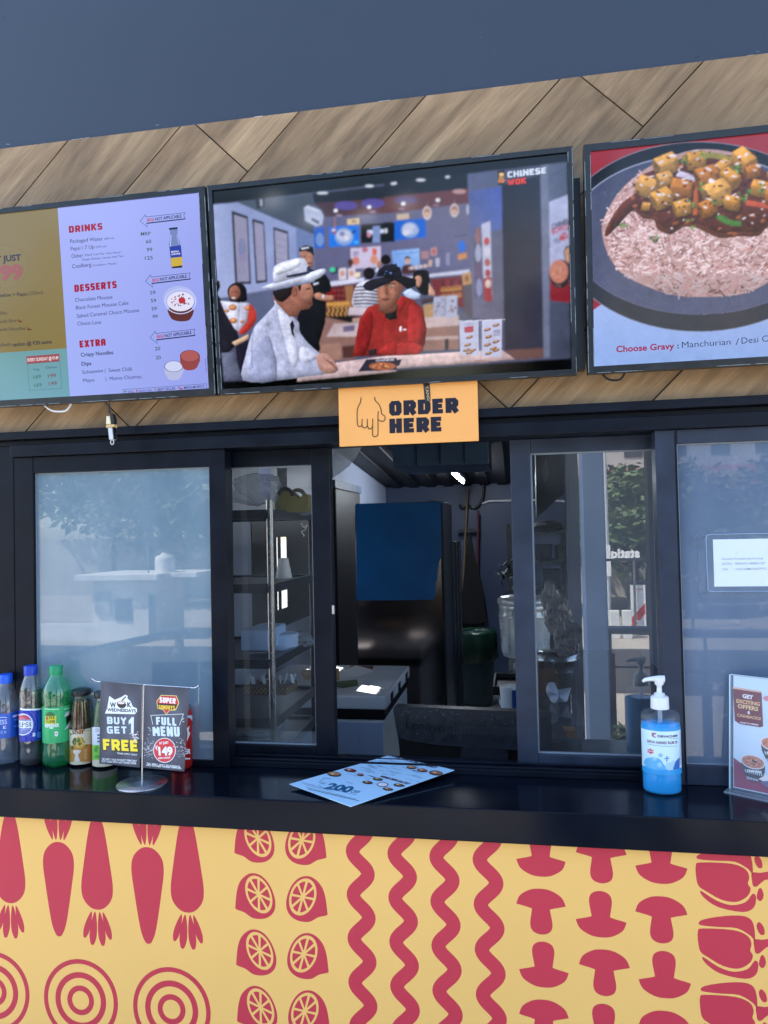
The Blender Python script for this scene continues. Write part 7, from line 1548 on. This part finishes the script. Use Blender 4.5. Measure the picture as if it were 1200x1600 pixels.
sv.tube([(n0.x-.015, NY-.0020, z_b-.012), (n0.x-.012, NY-.0021, z_b-.002), (n0.x-.002, NY-.0021, z_b), (xr_+.01, NY-.0021, z_b)], .0010, 6).tube([(n0.x-.015, NY-.0020, z_b-.012), (n0.x-.014, NY-.0021, z_a+.004), (n0.x-.008, NY-.0021, z_a), (xr_+.01, NY-.0021, z_a)], .0009, 6)
sv.build('sleeve_seam', pm('sleeve_edge', (150, 176, 206), .25), nc)
M_tape = glass_mat('clear_tape', (.86, .9, .94), 1.4, .15, .22, (.5, .58, .68), dirt=.2)
MB().box(n0.x-.034, n0.x-.0165, NY-.0010, NY-.0006, n1.z-.02, n0.z+.010).build('tape', M_tape, nc)
MB().box(n0.x-.030, xr_, NY-.0010, NY-.0006, n1.z-.026, n1.z-.0125).build('tape', M_tape, nc)
MB().prism(smooth_pts([at(x, y, NY-.0026) for x, y in ((1080, 850), (1086, 836), (1092, 832), (1093, 827), (1102, 829), (1110, 833), (1108, 838), (1104, 842), (1103, 852), (1092, 852))], 2), (0, .0006, 0)).build('tape', M_tape, nc)
A = Art((0, NY-.0009, 0), (1, 0, 0), (0, 0, 1), step=1e-5, start=5e-5); Nq = conv(1080, 820, 10.0); GY = (96, 112, 128)
for s, q in (('Lenexis Foodworks Pvt Ltd', (482, 548, 1118, 540)), ('GSTIN', (484, 626, 630, 622)), (': 08AAACL4000H1Z0', (660, 622, 1150, 616)), ('CIN', (488, 712, 566, 710)), (': U55100MH2007PTC1', (664, 710, 1210, 702))): A.text(s, Nq(q[0], q[1]), Nq(q[2], q[3]), GY, h=3.4, bold=.002)
A.ell(*Nq(712, 450), .7, .6, (80, 90, 110)); A.build('notice_print', attr_mat('notice_ink', rough=.6), nc)
# ------------------------------------------------------------------ the street in front of the kiosk (seen mirrored in the glass)
M_rail = pm('rail_steel', (120, 124, 130), .35, metal=.7); M_pil = pm('grey_plaster', (86, 112, 148), .8, noise=(3, .08), bump=(30, .2))
M_hutw = pm('white_plaster', (226, 222, 214), .85, noise=(1.2, .10), bump=(8, .2))
rl = thing('terrace_railing', 'grey steel railing along the terrace edge facing the kiosk', 'railing', (.6, -2.4, 0))
m = MB(); m.tube([(.5, -2.38, 1.05), (3.6, -2.38, 1.05)], .024, 12); m.build('top_rail', M_rail, rl)
m = MB(); m.tube([(.5, -2.38, .84), (3.6, -2.38, .84)], .007, 8); m.build('lower_rail', M_rail, rl)
for x in (.52, 1.0, 1.9, 2.8, 3.55): MB().box(x-.022, x+.022, -2.40, -2.36, 0, .92).tube([(x, -2.38, .92), (x, -2.38, 1.03)], .009, 8).build('post', M_rail, rl)
for x in (.74, 1.45, 2.35): MB().tube([(x, -2.38, .02), (x, -2.38, .84)], .006, 8).build('bar', M_rail, rl)
sr = thing('side_railing', 'grey steel railing at the left end of the terrace', 'railing', (-2.2, -2.0, 0))
MB().tube([(-2.33, -1.0, 1.05), (-2.05, -2.38, 1.05)], .024, 12).build('top_rail', M_rail, sr); MB().tube([(-2.33, -1.0, .80), (-2.05, -2.38, .80)], .007, 8).build('lower_rail', M_rail, sr)
for k in (0.0, .34, .67, 1.0): x, y = -2.33+.28*k, -1.0-1.38*k; MB().box(x-.02, x+.02, y-.02, y+.02, 0, 1.03).build('post', M_rail, sr)
pi_ = thing('terrace_pillar', 'plain grey plaster pillar standing at the terrace edge', 'pillar', (.5, -2.25, 0))
MB().box(.36, .475, -2.24, -2.06, 0, 3.0).build('shaft', M_pil, pi_, bevel=.006); MB().box(.34, .495, -2.26, -2.04, 3.0, 3.08).build('cap', M_pil, pi_, bevel=.004)
# leaves
M_leaf = pm('leaf_green', (84, 104, 62), .55, noise=(1.5, .45)); M_leafd = pm('leaf_dark', (44, 62, 38), .55, noise=(4, .4)); M_bark = pm('bark', (84, 68, 52), .9, noise=(5, .3))
def crown(mb, c, R, n, size, seed, clumps=9, flat=.8):
    rnd = random.Random(seed); cl = []
    for i in range(clumps):
        a_ = rnd.random()*6.28; e = rnd.uniform(-.7, 1.2); r = R*rnd.uniform(.35, .75); cl.append((Vector(c)+Vector((math.cos(a_)*math.cos(e)*r, math.sin(a_)*math.cos(e)*r, math.sin(e)*r*flat)), R*rnd.uniform(.28, .5)))
    for i in range(n):
        q, rr = rnd.choice(cl); d = Vector((rnd.gauss(0, 1), rnd.gauss(0, 1), rnd.gauss(0, 1))).normalized()*rr*rnd.uniform(.55, 1.08); p_ = q+d
        u = Vector((rnd.uniform(-1, 1), rnd.uniform(-1, 1), rnd.uniform(-.6, .6))).normalized(); v = u.cross(Vector((rnd.uniform(-1, 1), rnd.uniform(-1, 1), 1))).normalized(); s = size*rnd.uniform(.6, 1.3)
        mb.quad([p_+u*s, p_+v*s*.5, p_-u*s, p_-v*s*.5])
def tree(x, y, h, R, seed, label, n=4200, size=.26):
    t = thing('street_tree', label, 'tree', (x, y, -2.6), 'trees across the street'); rnd = random.Random(seed)
    m = MB(); m.tube([(x, y, -2.6), (x+.1, y, -2.6+h*.25), (x-.05, y+.1, -2.6+h*.5), (x, y, -2.6+h*.75)], [.22, .17, .12, .04], 8)
    for i in range(5):
        a_ = i*1.3+seed; z = -2.6+h*(.3+.08*i); m.tube([(x, y, z), (x+math.cos(a_)*R*.4, y+math.sin(a_)*R*.4, z+R*.3), (x+math.cos(a_)*R*.75, y+math.sin(a_)*R*.75, z+R*.5)], [.08, .05, .02], 6)
    m.build('trunk', M_bark, t)
    m = MB(); crown(m, (x, y, -2.6+h*.58), R, n, size, seed, 22, 1.0); m.build('crown', M_leaf, t, recalc=False)
for q in ((5.4, -34, 7.0, 3.0, 1, 'loose leafy tree behind the charging box across the street'), (8.6, -35, 7.0, 3.2, 2, 'leafy tree right of the charging box across the street'), (2.2, -36, 6.6, 3.0, 3, 'leafy tree beside the tall lamp pole across the street'),
          (-12.0, -30, 9.5, 3.6, 4, 'broad leafy tree right of the white hut'), (-8.0, -29, 9.0, 3.4, 5, 'broad leafy tree standing alone across the street'), (-21, -38, 10.5, 4.2, 6, 'tall tree left behind the white hut'), (-16, -41, 10, 4.0, 7, 'tall tree right behind the white hut'), (-28, -46, 17, 7.5, 9, 'leftmost broad tree far behind the white hut'), (-19.5, -48, 18, 8.0, 10, 'tallest broad tree far behind the white hut'), (-10.5, -47, 17, 7.5, 11, 'broad tree far behind the hut on its right'), (4.0, -40, 8.5, 3.4, 12, 'taller tree behind the charging box and the lamp pole'), (7.2, -41, 8.5, 3.6, 14, 'taller tree behind the right end of the lettered bar'), (13.0, -34, 8, 3.4, 8, 'rightmost leafy tree across the street')): tree(*q, n=(7000 if q[2] > 15 else 4200), size=(.42 if q[2] > 15 else .26))
def planter(x, y, w, h, seed, label, z0=0.0, ph=.4):
    t = thing('potted_shrub', label, 'potted plant', (x, y, z0), 'potted shrubs on the terrace')
    MB().lathe([(w*.34, 0), (w*.42, ph*.9), (w*.45, ph*.9), (w*.45, ph), (w*.4, ph), (w*.38, ph*.92)], (x, y, z0), 24).build('pot', pm('pale_pot', (176, 180, 186), .6), t)
    MB().tube([(x, y, ph*.8), (x+.01, y, h*.7)], [.02, .008], 6).build('stem', M_bark, t)
    m = MB(); rnd = random.Random(seed)
    n = int(900*(h-ph))
    for i in range(n):
        k = rnd.random(); r = w*.5*(1-.55*k**2)*rnd.uniform(.5, 1.05); a_ = rnd.random()*6.28; p_ = Vector((x+math.cos(a_)*r, y+math.sin(a_)*r, ph*.85+(h-ph*.85)*k)); u = Vector((rnd.uniform(-1, 1), rnd.uniform(-1, 1), rnd.uniform(-.4, 1))).normalized(); v = u.cross(Vector((rnd.uniform(-1, 1), .3, 1))).normalized(); s = rnd.uniform(.022, .045)
        m.quad([p_+u*s, p_+v*s*.5, p_-u*s, p_-v*s*.5])
    m.build('foliage', M_leafd, t, recalc=False)
planter(.545, -2.0, .24, .60, 12, 'small potted bush at the foot of the terrace pillar', ph=.3)
M_pan = pm('dark_panel', (5, 6, 9), .8, spec=.04, noise=(2, .2))
def boardp(name, x0, x1, y, z0, z1, lab, cat):
    t = thing(name, lab, cat, ((x0+x1)/2, y, z0)); MB().box(x0, x1, y-.02, y+.02, z0+.06, z1).build('panel', M_pan, t, bevel=.004)
    MB().box(x0, x0+.04, y+.021, y+.06, z0, z1).box(x1-.04, x1, y+.021, y+.06, z0, z1).build('post', M_frame, t)
boardp('reflection_dark_panel', .075, .355, -2.3, 0, 2.5, 'narrow dark partition panel beside the terrace pillar', 'partition')  # added out of view so the right sash mirrors something dark
boardp('reflection_dark_board', -5.05, -3.15, -10, -2.6, 3.6, 'wide dark hoarding board standing on the street before the kiosk', 'hoarding')  # added out of view to keep the left sash's reflection dark
for x, r, lab in ((-4.55, .018, 'thicker pale post before the dark hoarding board'), (-4.80, .010, 'thinner pale post before the dark hoarding board')):
    o = MB().tube([(x, -9.6, -2.6), (x, -9.6, 4.2)], r, 10).build('pale_post', pm('pale_post_paint', (190, 194, 198), .5)); tag(o, lab, 'post', kind='thing')
# white hut with a water tank
hu = thing('white_hut', 'small white plastered hut with a flat roof across the street', 'hut', (-15.8, -27.4, -2.6))
HYf = -25.94
MB().box(-17.2, -14.42, HYf-2.6, HYf, -2.6, -.14).build('wall', M_hutw, hu)
MB().box(-17.75, -14.1, HYf-3.0, HYf+.45, -.1399, .10).build('roof', M_hutw, hu, bevel=.02); MB().box(-14.099, -12.9, HYf-3.0, HYf-.6, -.1, .10).build('roof', M_hutw, hu, bevel=.02)
w_ = MB().box(-16.2, -15.45, HYf+.001, HYf+.05, -1.8, -.9).build('window', pm('window_frame_grey', (110, 116, 124), .5), hu)
MB().box(-16.15, -15.86, HYf+.051, HYf+.06, -1.75, -.95).box(-15.79, -15.5, HYf+.051, HYf+.06, -1.75, -.95).build('shutter', pm('shutter_grey', (60, 68, 80), .5), w_)
MB().box(-17.05, -16.35, HYf+.001, HYf+.12, -1.5, -.6).build('meter_box', pm('meter_grey', (170, 172, 172), .6, noise=(3, .3)), hu, bevel=.02); MB().box(-14.7, -14.43, HYf+.001, HYf+.05, -2.5, -.75).build('door', pm('hut_door', (96, 108, 122), .5), hu)
tk = thing('water_tank', 'white cylindrical water tank on the hut roof', 'tank', (-14.5, -27, .1))
MB().lathe([(.42, 0), (.43, .1), (.41, .13), (.43, .2), (.41, .3), (.43, .4), (.41, .5), (.42, .56), (.36, .68), (.16, .76), (.15, .82)], (-14.5, -27, .1), 28).build('tank', M_hutw, tk)
o = MB().tube([(-15.05, -26.6, .1), (-15.05, -26.6, 1.4)], .03, 6).build('roof_pipe', M_rail); tag(o, 'thin vent pipe standing on the hut roof by the tank', 'pipe', kind='thing')
o = MB().box(-24, -17.25, -26.2, -26.0, -2.6, -1.95).build('boundary_wall', M_hutw); tag(o, 'low white boundary wall running left from the hut', 'wall', kind='thing')
# lamp pole, charger, lettered bar, building
lp = thing('lamp_pole', 'tall pale lamp pole across the street', 'lamp pole', (3.5, -27.8, -2.6))
MB().tube([(3.5, -27.8, -2.6), (3.5, -27.8, 6.5)], [.12, .08], 12).build('pole', pm('galvanised', (190, 194, 196), .5), lp); MB().box(3.36, 3.62, -27.95, -27.65, -.3, .9).build('pole_sign', M_white, lp); MB().tube([(3.5, -27.8, 6.4), (3.5, -26.6, 6.7)], .05, 8).build('arm', M_rail, lp); MB().box(3.38, 3.62, -26.7, -26.1, 6.62, 6.74).build('lamp_head', M_rail, lp)
ch = thing('charging_box', 'tall charging cabinet with a red and white front across the street', 'charging station', (4.8, -28.2, -2.6))
MB().box(4.3, 5.25, -28.5, -27.85, -2.6, -.56).build('cabinet', pm('charger_dark', (40, 44, 50), .5), ch, bevel=.02); MB().box(4.34, 4.9, -27.849, -27.835, -2.5, -.66).build('front_panel', M_white, ch)
A = Art((4.9, -27.834, 0), (-1, 0, 0), (0, 0, 1), step=2e-4, start=5e-4); A.N = Vector((0, 1, 0))
A.poly([(.56, -1.95), (.02, -1.35), (.02, -1.75), (.56, -2.45)], (206, 50, 40), px=False); A.text('EXICOM', (.08, -.86), (.46, -.86), (206, 60, 50), h=.07, bold=.04, px=False); A.poly([(.1, -2.1), (.4, -2.1), (.4, -2.02), (.1, -2.02)], (230, 230, 236), px=False)
A.build('front_print', M_label, ch); MB().tube([(5.0, -27.82, -1.0), (5.12, -27.7, -1.5), (5.0, -27.8, -2.1)], .03, 8).build('charging_cable', M_black, ch)
sb_ = thing('lettered_bar', 'dark overhead bar carrying white letters above the charging cabinet', 'sign', (4.4, -27.7, .3))
MB().box(3.3, 6.6, -27.75, -27.65, .28, .38).build('bar', pm('dark_bar', (44, 48, 56), .5), sb_); MB().box(4.44, 4.52, -27.75, -27.65, -2.6, .2799).box(6.5, 6.58, -27.75, -27.65, -2.6, .2799).build('post', M_rail, sb_)
A = Art((4.70, -27.66, .40), (-1, 0, 0), (0, 0, 1), step=1e-4, start=0); A.N = Vector((0, 1, 0)); A.text('statiq', (0, .02), (1.06, .02), (240, 240, 240), bold=.05, px=False)
A.build('letters', M_label, sb_)
for i, x in enumerate((3.45, 3.9)):
    o = MB().box(x, x+.34, -27.2, -26.9, -2.6, -1.55+.0*i).build('service_cabinet', pm('cabinet_white', (206, 208, 206), .6), bevel=.02); tag(o, ('white service cabinet at the foot of the lamp pole', 'white service cabinet left of the charging cabinet')[i], 'cabinet', 'white cabinets across the street', 'thing')
bd = thing('apartment_block', 'pale grey apartment block with a pink balcony rail behind the trees', 'building', (6, -50, -2.6))
MB().box(-2, 22, -60, -47, -2.6, 12).build('wall', pm('pale_render', (190, 186, 182), .85, noise=(.5, .12)), bd)
wm = MB()
for i in range(8): MB().box(-.8+i*2.6, .3+i*2.6, -46.999, -46.95, 6.0, 7.4).build('window', pm('dark_pane', (50, 54, 60), .2), bd)
pk_ = pm('pink_rail', (206, 120, 110), .7); m = MB(); m.box(-2, 22, -46.6, -46.4, 4.1, 4.5).box(-2, 22, -46.6, -46.4, 5.0, 5.25)
for i in range(12): m.box(-1.8+i*2, -1.4+i*2, -46.61, -46.39, 3.6, 5.26)
m.build('balcony_rail', pk_, bd)
bk_ = thing('long_wall', 'long pale wall standing behind the trees across the street', 'wall', (0, -47, -2.6)); MB().box(-60, -3, -47.2, -47, -2.6, 1.5).box(-3, 40, -44.2, -44, -2.6, .3).build('wall_face', pm('pale_wall', (176, 170, 160), .85, noise=(.6, .15)), bk_)
